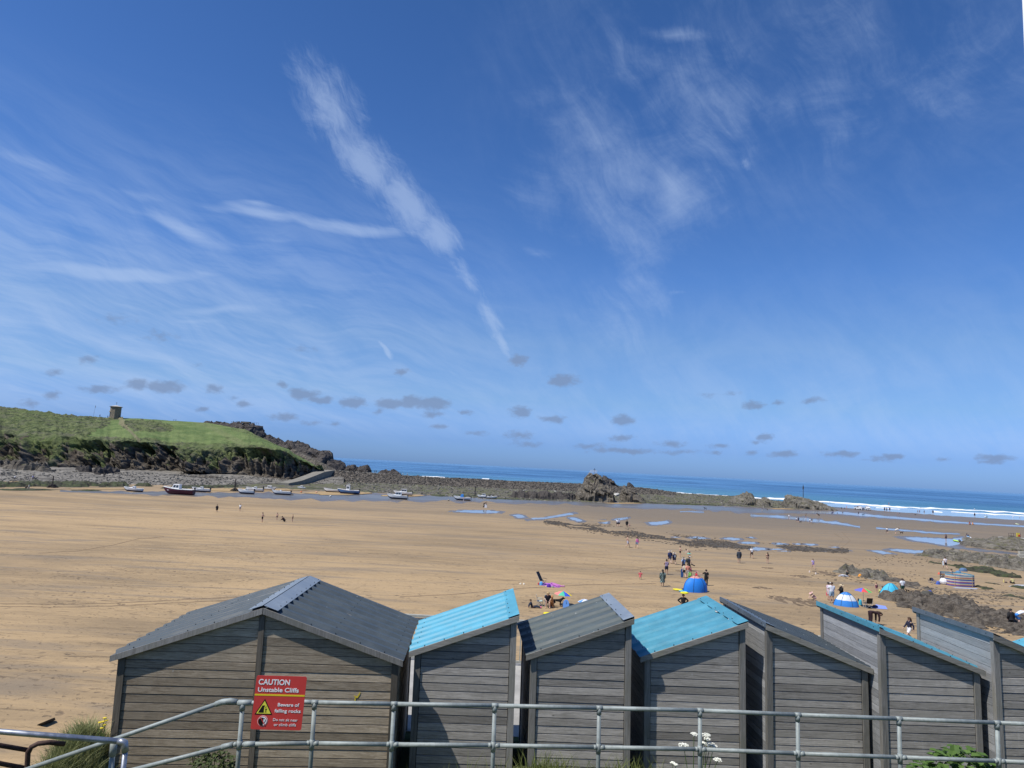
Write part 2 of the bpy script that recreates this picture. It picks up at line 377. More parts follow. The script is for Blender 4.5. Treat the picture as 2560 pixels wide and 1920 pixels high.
# scuffs and footprints
fo = k.voronoi(k.map(k.vmath('ADD', pos, k.vmath('MULTIPLY', k.noise(pos, 1.1, 2, color=True), (1.2, 1.2, 0))), scale=(1.0, 1.7, 1)), 1.15)
fm = k.noise(k.map(pos, scale=(.05, .16, 1)), 1.0, 6, .75)
fo2 = k.voronoi(k.map(k.vmath('ADD', pos, k.vmath('MULTIPLY', k.noise(pos, 1.7, 2, color=True), (.9, .9, 0))), scale=(1.1, 2.4, 1)), 1.9)
fm2 = k.noise(k.map(pos, scale=(.13, .35, 1), loc=(4, 9, 0)), 1.0, 6, .8)
fp2 = k.math('MULTIPLY', k.math('MULTIPLY', k.ramp(fo2, .27, .13), k.ramp(fm2, .42, .56)), k.ramp(gy, 110, 50))
fpm = k.math('MAXIMUM', fp2, k.math('MULTIPLY', k.ramp(fo, .26, .12), k.ramp(fm, .44, .56)))
lin = k.noise(k.map(pos, rot=(0, 0, radians(5)), scale=(.32, 2.2, 1)), 1.0, 7, .78, 1.2)
lm = k.ramp(lin, .565, .66)
c = k.mix(k.math('MULTIPLY', k.math('MAXIMUM', fpm, k.math('MULTIPLY', lm, k.ramp(fm, .36, .54))), k.ramp(gy, 140, 60, .45, .85)), c, (0.135, 0.098, 0.062))
grit = k.noise(k.map(pos, scale=(1, 1.6, 1)), 3.2, 6, .78)
c = k.mix(k.ramp(grit, .52, .72, 0, .50), c, (0.15, 0.11, 0.075))
k.put(b.inputs['Base Color'], c)
rgh = k.math('SUBTRACT', .93, k.math('MULTIPLY', wet2, .45))
k.put(b.inputs['Roughness'], rgh)
b.inputs['Specular IOR Level'].default_value = 0.3
hgt = k.math('ADD', k.math('MULTIPLY', strk, .6), k.math('ADD', k.math('MULTIPLY', k.noise(pos, 2.2, 6, .7), .5), k.math('MULTIPLY', fpm, -.9)))
hgt = k.math('ADD', hgt, k.math('MULTIPLY', lm, -.5))
k.put(b.inputs['Normal'], k.bump(hgt, .45, .12))

# sea ------------------------------------------------------------------
SEA, k, b = new_mat("sea_water")
geo = k.node('ShaderNodeNewGeometry'); pos = geo.outputs['Position']
gx, gy, gz = k.sep(pos)
rad = k.vmath('LENGTH', pos)
# swell bands compress with distance: work on 1/distance so bands stay resolvable
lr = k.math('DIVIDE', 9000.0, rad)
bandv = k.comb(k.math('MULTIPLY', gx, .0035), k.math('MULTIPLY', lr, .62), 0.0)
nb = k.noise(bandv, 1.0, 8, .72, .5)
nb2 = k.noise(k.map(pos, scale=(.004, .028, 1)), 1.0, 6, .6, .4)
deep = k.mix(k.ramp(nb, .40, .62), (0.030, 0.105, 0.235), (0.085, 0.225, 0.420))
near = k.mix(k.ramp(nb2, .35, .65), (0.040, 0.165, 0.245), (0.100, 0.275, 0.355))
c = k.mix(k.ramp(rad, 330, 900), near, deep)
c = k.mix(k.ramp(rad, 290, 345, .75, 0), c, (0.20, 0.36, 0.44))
c = k.mix(k.ramp(lr, 3.2, .6, 0, .55), c, (0.13, 0.27, 0.46))  # paler light towards the horizon, put into the water colour
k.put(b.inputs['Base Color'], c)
b.inputs['IOR'].default_value = 1.33
b.inputs['Roughness'].default_value = .30
b.inputs['Specular IOR Level'].default_value = .5
wv = k.noise(k.map(pos, scale=(.05, .16, 1)), 1.0, 8, .66, .3)
wv2 = k.noise(k.map(pos, scale=(.5, .9, 1)), 1.0, 6, .66)
k.put(b.inputs['Normal'], k.bump(k.math('ADD', wv, k.math('MULTIPLY', wv2, .3)), 1.0, 2.2))
FOAM = simple("white_foam", (0.86, 0.88, 0.88), 0.9, 0, .06, .2, .8)
SHALLOW, k, b = new_mat("thin_swash_water")
geo = k.node('ShaderNodeNewGeometry'); pos = geo.outputs['Position']
n = k.noise(k.map(pos, scale=(.03, .22, 1)), 1.0, 6, .65, .4)
k.put(b.inputs['Base Color'], k.mix(k.ramp(n, .35, .68), (0.22, 0.34, 0.42), (0.44, 0.55, 0.62)))
b.inputs['Roughness'].default_value = .16
k.put(b.inputs['Normal'], k.bump(n, .25, .05))
def water_mat(name, c1, c2, rough, scale=(.04, .4, 1), bump=.15):
    m, k, b = new_mat(name)
    geo = k.node('ShaderNodeNewGeometry'); pos = geo.outputs['Position']
    n = k.noise(k.map(pos, scale=scale), 1.0, 6, .65, .4)
    k.put(b.inputs['Base Color'], k.mix(k.ramp(n, .38, .62), c1, c2))
    b.inputs['Roughness'].default_value = rough; b.inputs['IOR'].default_value = 1.33
    b.inputs['Specular IOR Level'].default_value = .28 if rough > .2 else .30
    k.put(b.inputs['Normal'], k.bump(n, bump, .02))
    return m
POOL = water_mat("still_pool_water", (0.24, 0.27, 0.30), (0.30, 0.32, 0.34), .06)  # part of the sky's reflection is put into the pale bluish base
STREAM = water_mat("silty_stream_water", (0.105, 0.102, 0.095), (0.19, 0.182, 0.165), .30)
STREAM2 = water_mat("bright_stream_water", (0.21, 0.25, 0.29), (0.33, 0.37, 0.42), .12)

def rock_mat(name, c1, c2, c3, green=None, scale=.5, gthr=.56, strata=(.6, .6, 3.0), tilt=.5):
    m, k, b = new_mat(name)
    geo = k.node('ShaderNodeNewGeometry'); pos = geo.outputs['Position']
    n = k.noise(pos, scale, 8, .68, .6)
    s = k.noise(k.map(pos, rot=(0, tilt, .3), scale=strata), scale * 1.3, 7, .7, .5)
    f = k.noise(pos, scale * 7, 6, .7)
    c = k.mix(k.ramp(n, .36, .64), c1, c2)
    c = k.mix(k.ramp(s, .48, .66, 0, .8), c, c3)
    c = k.mix(k.ramp(f, .55, .72, 0, .65), c, [v * .45 for v in c1])
    c = k.mix(k.ramp(f, .42, .30, 0, .35), c, [min(1, v * 1.5) for v in c2])
    if green:
        nz = k.sep(geo.outputs['Normal'])[2]
        g = k.noise(pos, scale * .8, 6, .7)
        gm = k.math('MULTIPLY', k.ramp(k.math('ADD', g, k.math('MULTIPLY', nz, .16)), gthr, gthr + .10), .85)
        c = k.mix(gm, c, green)
    k.put(b.inputs['Base Color'], c)
    b.inputs['Roughness'].default_value = .88; b.inputs['Specular IOR Level'].default_value = .25
    k.put(b.inputs['Normal'], k.bump(k.math('ADD', s, k.math('MULTIPLY', f, .6)), .8, .25))
    return m
ROCK_GREY = rock_mat("grey_shelf_rock", (0.080, 0.072, 0.058), (0.185, 0.168, 0.136), (0.26, 0.238, 0.195), (0.105, 0.10, 0.05), .9, .64)
ROCK_BROWN = rock_mat("brown_barnacled_rock", (0.062, 0.052, 0.042), (0.155, 0.132, 0.104), (0.185, 0.165, 0.135), None, 1.6)
ROCK_STACK = rock_mat("folded_stack_rock", (0.070, 0.060, 0.048), (0.150, 0.132, 0.104), (0.215, 0.19, 0.15), (0.098, 0.102, 0.045), .45, .68, (.5, .5, 3.5), .9)
ROCK_DARK = rock_mat("dark_sea_rock", (0.038, 0.034, 0.032), (0.085, 0.075, 0.066), (0.115, 0.100, 0.085), None, .4)
ROCK_WEED = rock_mat("weed_covered_rock", (0.030, 0.030, 0.022), (0.062, 0.062, 0.038), (0.09, 0.086, 0.06), (0.062, 0.078, 0.032), .9, .60)
SHINGLE = rock_mat("grey_shingle", (0.125, 0.115, 0.098), (0.25, 0.232, 0.195), (0.085, 0.078, 0.06), None, .16, .6, (1, 1, 1))
BREAK = rock_mat("breakwater_stone", (0.085, 0.074, 0.062), (0.165, 0.147, 0.122), (0.125, 0.110, 0.092), None, .8, .6, (1, 1, 1))
SHELF = rock_mat("cobble_shelf", (0.075, 0.067, 0.054), (0.15, 0.135, 0.108), (0.21, 0.19, 0.15), (0.11, 0.115, 0.052), .22, .60, (.5, 3, 1), 0)

# headland: vegetation and rock picked by a painted-zone attribute
HEAD, k, b = new_mat("headland_ground")
geo = k.node('ShaderNodeNewGeometry'); pos = geo.outputs['Position']
an = k.node('ShaderNodeAttribute', attribute_name="zone")
zr, zg, zb = k.sep(an.outputs['Color'])
n = k.noise(pos, .11, 8, .7, .4); n2 = k.noise(k.map(pos, scale=(1, 1, 1.6)), .45, 7, .72, .4); n3 = k.noise(k.map(pos, rot=(0, .7, .2), scale=(.5, .5, 3)), .35, 7, .7, .5)
turf = k.mix(k.ramp(n, .35, .65), (0.098, 0.146, 0.052), (0.170, 0.215, 0.082))
turf = k.mix(k.ramp(n2, .55, .72, 0, .5), turf, (0.20, 0.205, 0.095))
hb_ = k.noise(k.map(pos, scale=(.9, .5, 1.4)), .55, 7, .78, .6)
bush = k.mix(k.ramp(hb_, .40, .60), (0.046, 0.066, 0.030), (0.160, 0.185, 0.080))
bush = k.mix(k.ramp(n, .46, .64, 0, .7), bush, (0.125, 0.118, 0.090))
bush = k.mix(k.ramp(hb_, .47, .40, 0, .6), bush, (0.022, 0.032, 0.020))
bush = k.mix(k.ramp(k.noise(pos, .045, 4, .5), .50, .62, 0, .6), bush, (0.115, 0.150, 0.055))
rock = k.mix(k.ramp(n3, .35, .62), (0.055, 0.047, 0.040), (0.16, 0.14, 0.112))
rock = k.mix(k.ramp(n2, .56, .72, 0, .7), rock, (0.20, 0.175, 0.14))
c = k.mix(k.ramp(k.math('ADD', zg, k.math('MULTIPLY_ADD', n2, .5, -.25)), .4, .6), turf, bush)
c = k.mix(k.ramp(k.math('ADD', zr, k.math('MULTIPLY_ADD', n3, 1.3, -.65)), .42, .58), c, rock)
c = k.mix(k.ramp(zb, .3, .7, 0, .8), c, (0.22, 0.20, 0.12))
k.put(b.inputs['Base Color'], c)
b.inputs['Roughness'].default_value = .95; b.inputs['Specular IOR Level'].default_value = .1
k.put(b.inputs['Normal'], k.bump(k.math('ADD', n2, k.math('MULTIPLY', n3, .6)), .9, .9))

GRASS = None
def leaf_mat(name, c1, c2):
    m, k, b = new_mat(name)
    geo = k.node('ShaderNodeNewGeometry')
    n = k.noise(geo.outputs['Position'], 7, 4, .6)
    oi = geo.outputs['Random Per Island']
    c = k.mix(oi, c1, c2); c = k.mix(k.ramp(n, .3, .7, 0, .4), c, [v * .6 for v in c1])
    k.put(b.inputs['Base Color'], c)
    b.inputs['Roughness'].default_value = .6; b.inputs['Specular IOR Level'].default_value = .3
    tl = k.node('ShaderNodeBsdfTranslucent'); k.put(tl.inputs[0], c)
    ms = k.node('ShaderNodeMixShader'); ms.inputs[0].default_value = .3
    out = k.n.get('Material Output')
    k.l.new(b.outputs[0], ms.inputs[1]); k.l.new(tl.outputs[0], ms.inputs[2]); k.l.new(ms.outputs[0], out.inputs[0])
    return m
GRASS = leaf_mat("grass_blades", (0.10, 0.145, 0.030), (0.27, 0.29, 0.09))
LEAF = leaf_mat("broad_leaves", (0.075, 0.15, 0.035), (0.16, 0.26, 0.06))
LEAF_D = leaf_mat("dark_shrub_leaves", (0.050, 0.075, 0.025), (0.12, 0.15, 0.05))
BANK = simple("earth_bank", (0.085, 0.098, 0.04), 0.95, 0, .45, .1, 2.5, .6)

# ------------------------------------------------------------------ mesh building
class MB:
    def __init__(s): s.v = []; s.f = []; s.mi = []
    def add(s, vs, fs, mi=0):
        n = len(s.v); s.v += [tuple(v) for v in vs]
        s.f += [tuple(i + n for i in f) for f in fs]; s.mi += [mi] * len(fs)
        return s
    def box(s, c, h, rot=None, mi=0):
        vs = []
        for z in (-1, 1):
            for y in (-1, 1):
                for x in (-1, 1):
                    v = Vector((x * h[0], y * h[1], z * h[2]))
                    if rot is not None: v = rot @ v
                    vs.append(Vector(c) + v)
        return s.add(vs, [(0, 2, 3, 1), (4, 5, 7, 6), (0, 1, 5, 4), (2, 6, 7, 3), (0, 4, 6, 2), (1, 3, 7, 5)], mi)
    def tube(s, p0, p1, r0, r1=None, n=8, mi=0, cap=True):
        p0, p1 = Vector(p0), Vector(p1); r1 = r0 if r1 is None else r1
        d = (p1 - p0).normalized(); a = d.orthogonal().normalized(); bb = d.cross(a)
        vs = [p0 + (a * cos(2 * pi * i / n) + bb * sin(2 * pi * i / n)) * r0 for i in range(n)] + [p1 + (a * cos(2 * pi * i / n) + bb * sin(2 * pi * i / n)) * r1 for i in range(n)]
        fs = [(i, (i + 1) % n, n + (i + 1) % n, n + i) for i in range(n)]
        if cap: fs += [tuple(range(n))[::-1], tuple(range(n, 2 * n))]
        return s.add(vs, fs, mi)
    def path(s, pts, r, n=8, mi=0):
        pts = [Vector(p) for p in pts]; vs = []; fs = []
        a = None
        for i, p in enumerate(pts):
            d = ((pts[min(i + 1, len(pts) - 1)] - pts[max(i - 1, 0)])).normalized()
            a = d.orthogonal().normalized() if a is None else (a - d * a.dot(d)).normalized()
            bb = d.cross(a); rr = r[i] if isinstance(r, (list, tuple)) else r
            vs += [p + (a * cos(2 * pi * j / n) + bb * sin(2 * pi * j / n)) * rr for j in range(n)]
        for i in range(len(pts) - 1):
            fs += [(i * n + j, i * n + (j + 1) % n, (i + 1) * n + (j + 1) % n, (i + 1) * n + j) for j in range(n)]
        fs += [tuple(range(n))[::-1], tuple(range((len(pts) - 1) * n, len(pts) * n))]
        return s.add(vs, fs, mi)
    def ell(s, c, r, nu=10, nv=6, mi=0, rot=None, z0=-1.0):
        vs = []; fs = []
        for j in range(nv + 1):
            t = asin(z0) + (pi / 2 - asin(z0)) * j / nv
            for i in range(nu):
                p = Vector((cos(t) * cos(2 * pi * i / nu) * r[0], cos(t) * sin(2 * pi * i / nu) * r[1], sin(t) * r[2]))
                if rot is not None: p = rot @ p
                vs.append(Vector(c) + p)
        for j in range(nv):
            fs += [(j * nu + i, j * nu + (i + 1) % nu, (j + 1) * nu + (i + 1) % nu, (j + 1) * nu + i) for i in range(nu)]
        fs.append(tuple(range(nu))[::-1])
        return s.add(vs, fs, mi)
    def prism(s, front, back, mi=0):
        n = len(front)
        return s.add(list(front) + list(back), [tuple(range(n)), tuple(range(n, 2 * n))[::-1]] + [(i, i + n, (i + 1) % n + n, (i + 1) % n) for i in range(n)], mi)
    def build(s, name, mat, parent=None, smooth=False, world=True, mods=None):
        me = bpy.data.meshes.new(name)
        off = Vector((0, 0, 0))
        if parent is not None and world:
            q = parent
            while q is not None: off += q.location; q = q.parent
        me.from_pydata([tuple(Vector(v) - off) for v in s.v] if world and parent is not None else s.v, [], s.f)
        for m_ in (mat if isinstance(mat, (list, tuple)) else [mat]): me.materials.append(m_)
        if isinstance(mat, (list, tuple)): me.polygons.foreach_set("material_index", s.mi)
        if smooth: me.polygons.foreach_set("use_smooth", [True] * len(s.f))
        o = bpy.data.objects.new(name, me); C.objects.link(o)
        if parent is not None: o.parent = parent
        return o
def thing(name, label, cat, loc, group=None, rz=0.0):
    o = bpy.data.objects.new(name, None); C.objects.link(o)
    o.location = loc; o.rotation_euler = (0, 0, rz); o.empty_display_size = .3
    return finish(o, label, cat, group)
def ngon_sheet(name, pts, mat, kind='structure'):
    me = bpy.data.meshes.new(name)
    me.from_pydata([tuple(p) for p in pts], [], [tuple(range(len(pts)))])
    me.materials.append(mat)
    o = bpy.data.objects.new(name, me); C.objects.link(o)
    o['kind'] = kind
    return o
def recalc(o):
    bm = bmesh.new(); bm.from_mesh(o.data); bmesh.ops.recalc_face_normals(bm, faces=bm.faces); bm.to_mesh(o.data); bm.free()
    return o
rnd = random.Random(11)
def fbm(x, y, z, o=5): return noise.fractal(Vector((x, y, z)), 0.9, 2.1, o)
def ridg(x, y, z, o=5): return noise.ridged_multi_fractal(Vector((x, y, z)), 0.9, 2.1, o, 1.0, 2.0)
def lerp(a, b, t): return a + (b - a) * t
def sstep(x, a, b):
    t = min(1, max(0, (x - a) / (b - a))); return t * t * (3 - 2 * t)
def interp(tab, x):
    if x <= tab[0][0]: return tab[0][1]
    for (a, va), (b_, vb) in zip(tab, tab[1:]):
        if x <= b_: return lerp(va, vb, (x - a) / (b_ - a))
    return tab[-1][1]
# ================================================================== SETTING
# sand: z = 0, ending in the shoreline
shore_px = [(1960, 1262), (2093, 1268.5), (2238, 1278.6), (2383, 1290), (2560, 1299), (2700, 1308), (2900, 1320)]
shore = [G(x, y) for x, y in shore_px]
shore2 = []
for i in range(len(shore) - 1):
    for t in range(12):
        p = shore[i].lerp(shore[i + 1], t / 12); p.y += 2.2 * fbm(p.x * .05, 3, 1, 4); shore2.append(p)
far = [Vector((-900, 420, 0)), Vector((95, 420, 0)), Vector((118, 360, 0))]
poly = [Vector((-900, 9, 0)), Vector((700, 9, 0)), Vector((700, shore[-1].y - 60, 0))] + shore2[::-1] + far[::-1]
ngon_sheet("sand", poly, SAND)
# sea: one sheet to the horizon, lying just under the sand sheet's edge
sm_ = MB()
xs = [-30000, -6000, -1500, -400, 0, 400, 1500, 6000, 30000]; ys = [200, 400, 900, 2500, 8000, 45000]
for y in ys:
    for x in xs: sm_.v.append((x, y, -0.06))
for j in range(len(ys) - 1):
    for i in range(len(xs) - 1): a = j * len(xs) + i; sm_.f.append((a, a + 1, a + 1 + len(xs), a + len(xs)))
sm_.mi = [0] * len(sm_.f)
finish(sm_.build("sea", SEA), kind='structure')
# thin swash over the flat sand at the edge
def ribbon(name, px_pts, half_px, mat, z, kind='structure', rough=.35, steps=10, zthick=0.0, seed=0):
    pts = []
    for i in range(len(px_pts) - 1):
        for t in range(steps):
            q = t / steps
            pts.append((lerp(px_pts[i][0], px_pts[i + 1][0], q), lerp(px_pts[i][1], px_pts[i + 1][1], q), lerp(half_px[i], half_px[i + 1], q)))
    pts.append((*px_pts[-1], half_px[-1]))
    mb = MB(); rows = []
    for (x, y, h) in pts:
        h1 = max(.05, h * (1 + rough * 2 * fbm(x * .03, seed, 0, 4))); h2 = max(.05, h * (1 + rough * 2 * fbm(x * .035, seed + 9, 0, 4)))
        n_, f_ = G(x, y + h1, z), G(x, y - h2, z)
        if zthick: rows.append([n_, n_.lerp(f_, .3) + Vector((0, 0, zthick * (1 + .8 * fbm(x * .05, seed, 3, 3)))), n_.lerp(f_, .6) + Vector((0, 0, zthick * .7)), f_])
        else: rows.append([n_, f_])
    c_ = len(rows[0])
    for r_ in rows: mb.v += [tuple(p) for p in r_]
    for i in range(len(rows) - 1):
        for j in range(c_ - 1): a = i * c_ + j; mb.f.append((a, a + c_, a + c_ + 1, a + 1))
    mb.mi = [0] * len(mb.f)
    return finish(mb.build(name, mat, smooth=bool(zthick)), kind=kind)
ribbon("swash", [(1960, 1256), (2090, 1263), (2238, 1274), (2383, 1283.5), (2560, 1294), (2900, 1314)], [3, 4.5, 6, 7, 7, 8], SHALLOW, .004, rough=.15)
ribbon("surf_foam", [(1640, 1229), (1700, 1232.5), (1830, 1242), (1963, 1248)], [.6, 1.1, 2.0, 1.6], FOAM, .0, 'stuff', rough=.9, zthick=.3, seed=1)
ribbon("surf_foam", [(2030, 1252), (2180, 1263), (2249, 1267.6), (2334, 1271), (2437, 1276), (2560, 1283), (2900, 1303)], [1.1, 1.7, 1.5, 1.3, 1.0, 1.6, 2], FOAM, .0, 'stuff', rough=.9, zthick=.3, seed=5)
ribbon("surf_foam", [(2378, 1280), (2437, 1283), (2560, 1289.5), (2900, 1310)], [.5, .8, .9, 1.0], FOAM, .05, 'stuff', rough=1.0, zthick=.2, seed=8)
ribbon("surf_foam", [(2190, 1269), (2250, 1273)], [.8, .6], FOAM, .05, 'stuff', zthick=.15, seed=2)
ribbon("surf_foam", [(2335, 1279), (2356, 1281)], [1.6, 1.2], FOAM, .05, 'stuff', zthick=.15, seed=3)
ribbon("surf_foam", [(1055, 1191), (1112, 1193.5)], [.6, .7], FOAM, .05, 'stuff', zthick=.4, seed=4)
ribbon("surf_foam", [(1205, 1196.6), (1223, 1197.6)], [.6, .6], FOAM, .05, 'stuff', zthick=.4, seed=6)
WETS = simple('wet_sand', (0.150, 0.122, 0.092), .35, 0, .12, .5, .6)
# the stream and its bright reaches
_rb = ribbon
def ribbon(name, pts, half, mat, z, *a, **kw):
    if name == 'stream': _rb('wet_sand', pts, [h * 1.5 + 1.0 for h in half], WETS, z - .003, rough=.5)
    return _rb(name, pts, half, mat, z, *a, **kw)
ribbon("stream", [(150, 1228), (289, 1231), (420, 1234), (560, 1236.5), (700, 1240), (960, 1243.5), (1125, 1246), (1273, 1251), (1450, 1256.5), (1530, 1262.5), (1740, 1268), (1847, 1274), (2000, 1280)],
       [.5, 1.2, 2.6, 3.2, 4.6, 6, 4.5, 3.8, 3.2, 4, 3.6, 4.5, 2.4], STREAM, .006, rough=.12)
ribbon("stream", [(2000, 1280), (2093, 1281.5), (2209, 1292), (2354, 1303.5), (2440, 1309), (2560, 1316), (2760, 1326)], [1.5, 3, 2.6, 2, 1.5, 1.4, 1.2], STREAM2, .006, rough=.25)
ribbon("stream", [(1700, 1279), (1760, 1280)], [.7, .7], STREAM2, .01)
ribbon("stream", [(1876, 1288.5), (1960, 1292.5), (2040, 1302), (2090, 1307), (2150, 1317.5)], [1.5, 3, 3.2, 2.6, 1], STREAM2, .006, rough=.4)
ribbon("stream", [(2190, 1320), (2260, 1326), (2330, 1332), (2400, 1335)], [1.2, 1.6, 1.5, .6], STREAM2, .006, rough=.5)
ribbon("stream", [(2380, 1367), (2440, 1374), (2520, 1382), (2600, 1392)], [1, 1.8, 1.2, .6], STREAM, .006, rough=.4)
# tide pools
def pool(px_pts, z=.008):
    pts = []
    n_ = len(px_pts)
    for i in range(n_):
        a, b_ = px_pts[i], px_pts[(i + 1) % n_]
        for t in range(8):
            q = t / 8; x, y = lerp(a[0], b_[0], q), lerp(a[1], b_[1], q)
            pts.append(G(x + 3.5 * fbm(x * .12, y * .5, 1, 4), y + 1.3 * fbm(x * .10, y * .5, 5, 4), z))
    c_ = sum(pts, Vector()) / len(pts)
    ngon_sheet("wet_sand", [Vector((c_.x + (p.x - c_.x) * 1.22 + (.5 if p.x > c_.x else -.5), c_.y + (p.y - c_.y) * 1.45, z - .003)) for p in pts], WETS)
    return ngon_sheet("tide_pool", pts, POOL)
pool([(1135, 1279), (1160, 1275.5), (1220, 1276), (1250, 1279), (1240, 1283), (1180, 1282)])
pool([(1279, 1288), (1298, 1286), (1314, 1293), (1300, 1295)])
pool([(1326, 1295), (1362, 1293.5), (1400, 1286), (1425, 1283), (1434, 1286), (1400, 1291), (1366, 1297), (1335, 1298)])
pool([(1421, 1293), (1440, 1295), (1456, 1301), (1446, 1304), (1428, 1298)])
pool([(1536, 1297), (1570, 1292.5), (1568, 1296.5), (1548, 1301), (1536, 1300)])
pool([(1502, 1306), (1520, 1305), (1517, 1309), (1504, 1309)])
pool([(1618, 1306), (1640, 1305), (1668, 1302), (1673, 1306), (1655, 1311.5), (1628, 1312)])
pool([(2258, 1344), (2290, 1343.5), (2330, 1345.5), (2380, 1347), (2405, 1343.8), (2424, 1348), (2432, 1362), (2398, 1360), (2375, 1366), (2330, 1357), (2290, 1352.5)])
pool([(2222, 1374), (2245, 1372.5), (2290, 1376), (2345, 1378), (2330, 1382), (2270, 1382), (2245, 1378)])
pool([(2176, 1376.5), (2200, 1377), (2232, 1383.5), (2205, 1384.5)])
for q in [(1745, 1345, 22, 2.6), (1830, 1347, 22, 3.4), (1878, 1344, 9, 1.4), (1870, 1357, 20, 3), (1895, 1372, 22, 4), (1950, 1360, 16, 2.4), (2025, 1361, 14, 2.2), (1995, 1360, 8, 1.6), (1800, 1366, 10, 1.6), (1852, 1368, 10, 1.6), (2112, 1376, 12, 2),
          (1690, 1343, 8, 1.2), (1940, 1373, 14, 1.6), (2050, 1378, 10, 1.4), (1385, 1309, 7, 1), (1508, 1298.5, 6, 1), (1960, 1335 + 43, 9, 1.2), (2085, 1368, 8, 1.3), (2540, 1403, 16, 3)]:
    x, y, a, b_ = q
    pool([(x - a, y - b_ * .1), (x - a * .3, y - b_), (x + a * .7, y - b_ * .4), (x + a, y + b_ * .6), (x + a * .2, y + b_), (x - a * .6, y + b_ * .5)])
# tyre tracks pressed into the sand
RUT = simple("pressed_sand", (0.20, 0.145, 0.09), .95, 0, .2, .1, 3, .5)
def track(px_pts, wpx=.5):
    ribbon("tyre_track", px_pts, [wpx] * len(px_pts), RUT, .004, rough=.7, steps=8)
for off in (0, 7):
    track([(0, 1509 + off), (150, 1511 + off), (300, 1507 + off), (480, 1498 + off), (660, 1489 + off)], .75)
track([(95, 1383), (200, 1377), (290, 1361), (345, 1347), (410, 1342)], .6)
track([(1000, 1492), (1130, 1486), (1300, 1471), (1460, 1462), (1640, 1459)], .7)
track([(2085, 1334), (2108, 1347), (2094, 1368), (2070, 1362)], .45)
track([(2105, 1330), (2126, 1352), (2100, 1372)], .45)
track([(2090, 1400), (2132, 1413), (2125, 1425), (2060, 1437)], .6)
track([(2110, 1395), (2150, 1412), (2120, 1431), (2080, 1440)], .6)
track([(1500, 1434), (1640, 1418), (1820, 1420), (1960, 1432)], .5)
# dug and scraped heaps of darker sand
def heap(px, py, a, b_, h=.12):
    c0 = G(px, py); r1 = (G(px + a, py) - c0).length; r2 = abs(G(px, py - b_).y - c0.y)
    mb = MB(); n_, m_ = 22, 14
    for j in range(m_ + 1):
        for i in range(n_ + 1):
            u, v = i / n_ * 2 - 1, j / m_ * 2 - 1
            e = max(0, 1 - u * u - v * v) * max(0, .4 + 1.5 * fbm(u * 3 + px, v * 2, 1, 4))
            x, y = c0.x + u * r1, c0.y + v * r2
            mb.v.append((x, y, -.02 + e ** .6 * h * (.5 + .9 * abs(fbm(x * 1.3, y * 1.3, 2, 4)))))
    for j in range(m_):
        for i in range(n_): q = j * (n_ + 1) + i; mb.f.append((q, q + 1, q + n_ + 2, q + n_ + 1))
    mb.mi = [0] * len(mb.f)
    o = mb.build("sand_heap", DUG, smooth=True); o['kind'] = 'structure'
DUG = simple("dug_damp_sand", (0.165, 0.122, 0.08), .95, 0, .35, .1, 1.6, .6)
for q in [(2060, 1433, 24, 6), (2004, 1441, 24, 3.5), (1995, 1503, 50, 12), (1940, 1494, 26, 5), (2240, 1503, 22, 3), (1905, 1470, 24, 3), (1700, 1428, 12, 2), (1920, 1420, 14, 2)]: heap(*q)

# shingle bank below the headland, rising to the cliff foot
def grid_terrain(name, rows, mat, zone=None, kind='structure', smooth=True):
    mb = MB(); nr_, nc_ = len(rows), len(rows[0])
    for r_ in rows: mb.v += [tuple(p) for p in r_]
    for j in range(nr_ - 1):
        for i in range(nc_ - 1): a = j * nc_ + i; mb.f.append((a, a + 1, a + 1 + nc_, a + nc_))
    mb.mi = [0] * len(mb.f)
    o = mb.build(name, mat, smooth=smooth)
    if kind: o['kind'] = kind
    if zone is not None:
        ca = o.data.color_attributes.new("zone", 'FLOAT_COLOR', 'POINT')
        flat = []
        for r_ in zone:
            for c_ in r_: flat += [c_[0], c_[1], c_[2], 1.0]
        ca.data.foreach_set("color", flat)
    return o
rows = []
for j in range(26):
    t = j / 25; r_ = []
    for i in range(220):
        px = -500 + i * 6.2
        y0 = interp([(-500, 1190), (0, 1206), (130, 1209), (300, 1211), (430, 1214), (560, 1217), (700, 1214), (860, 1219)], px)
        y1 = y0 - 34
        d0 = G(px, y0).y; y = lerp(d0 - 4, d0 + 60, t)
        p = P(px, y0, y)
        z = -.08 + 2.6 * sstep(t, 0, 1) + .22 * fbm(p.x * .25, y * .25, 0, 5) * (0.2 + t) + (.25 * max(0, fbm(p.x * .9, y * .9, 4, 3)))
        x = EYE.x + (ray(px, y0).x / ray(px, y0).y) * y
        r_.append(Vector((x, y, z)))
    rows.append(r_)
grid_terrain("shingle_bank", rows, SHINGLE)

# headland -------------------------------------------------------------
foot_t = [(-700, 1165), (-300, 1172), (0, 1181), (100, 1183), (170, 1189), (200, 1196), (300, 1192), (370, 1182), (450, 1183), (520, 1193), (590, 1192), (640, 1195), (690, 1203), (740, 1193), (800, 1176)]
footD_t = [(-700, 235), (0, 247), (300, 250), (450, 268), (600, 275), (690, 272), (800, 300)]
top_t = [(-700, 1040), (-300, 1065), (0, 1084), (145, 1090), (260, 1102), (361, 1105), (463, 1117), (578, 1118), (650, 1118), (700, 1126), (730, 1140), (800, 1172)]
rid_t = [(-700, 985), (-200, 1003), (0, 1016), (87, 1027), (160, 1037), (230, 1042.5), (280, 1044.5), (345, 1046), (434, 1052), (520, 1057), (612, 1074), (658, 1096), (699, 1115), (722, 1123), (734, 1133), (800, 1170)]
ridD_t = [(-700, 330), (0, 340), (300, 350), (434, 352), (520, 350), (612, 332), (699, 312), (734, 305), (800, 305)]
NC = 560
rows, zone = [], []
cols_ = []
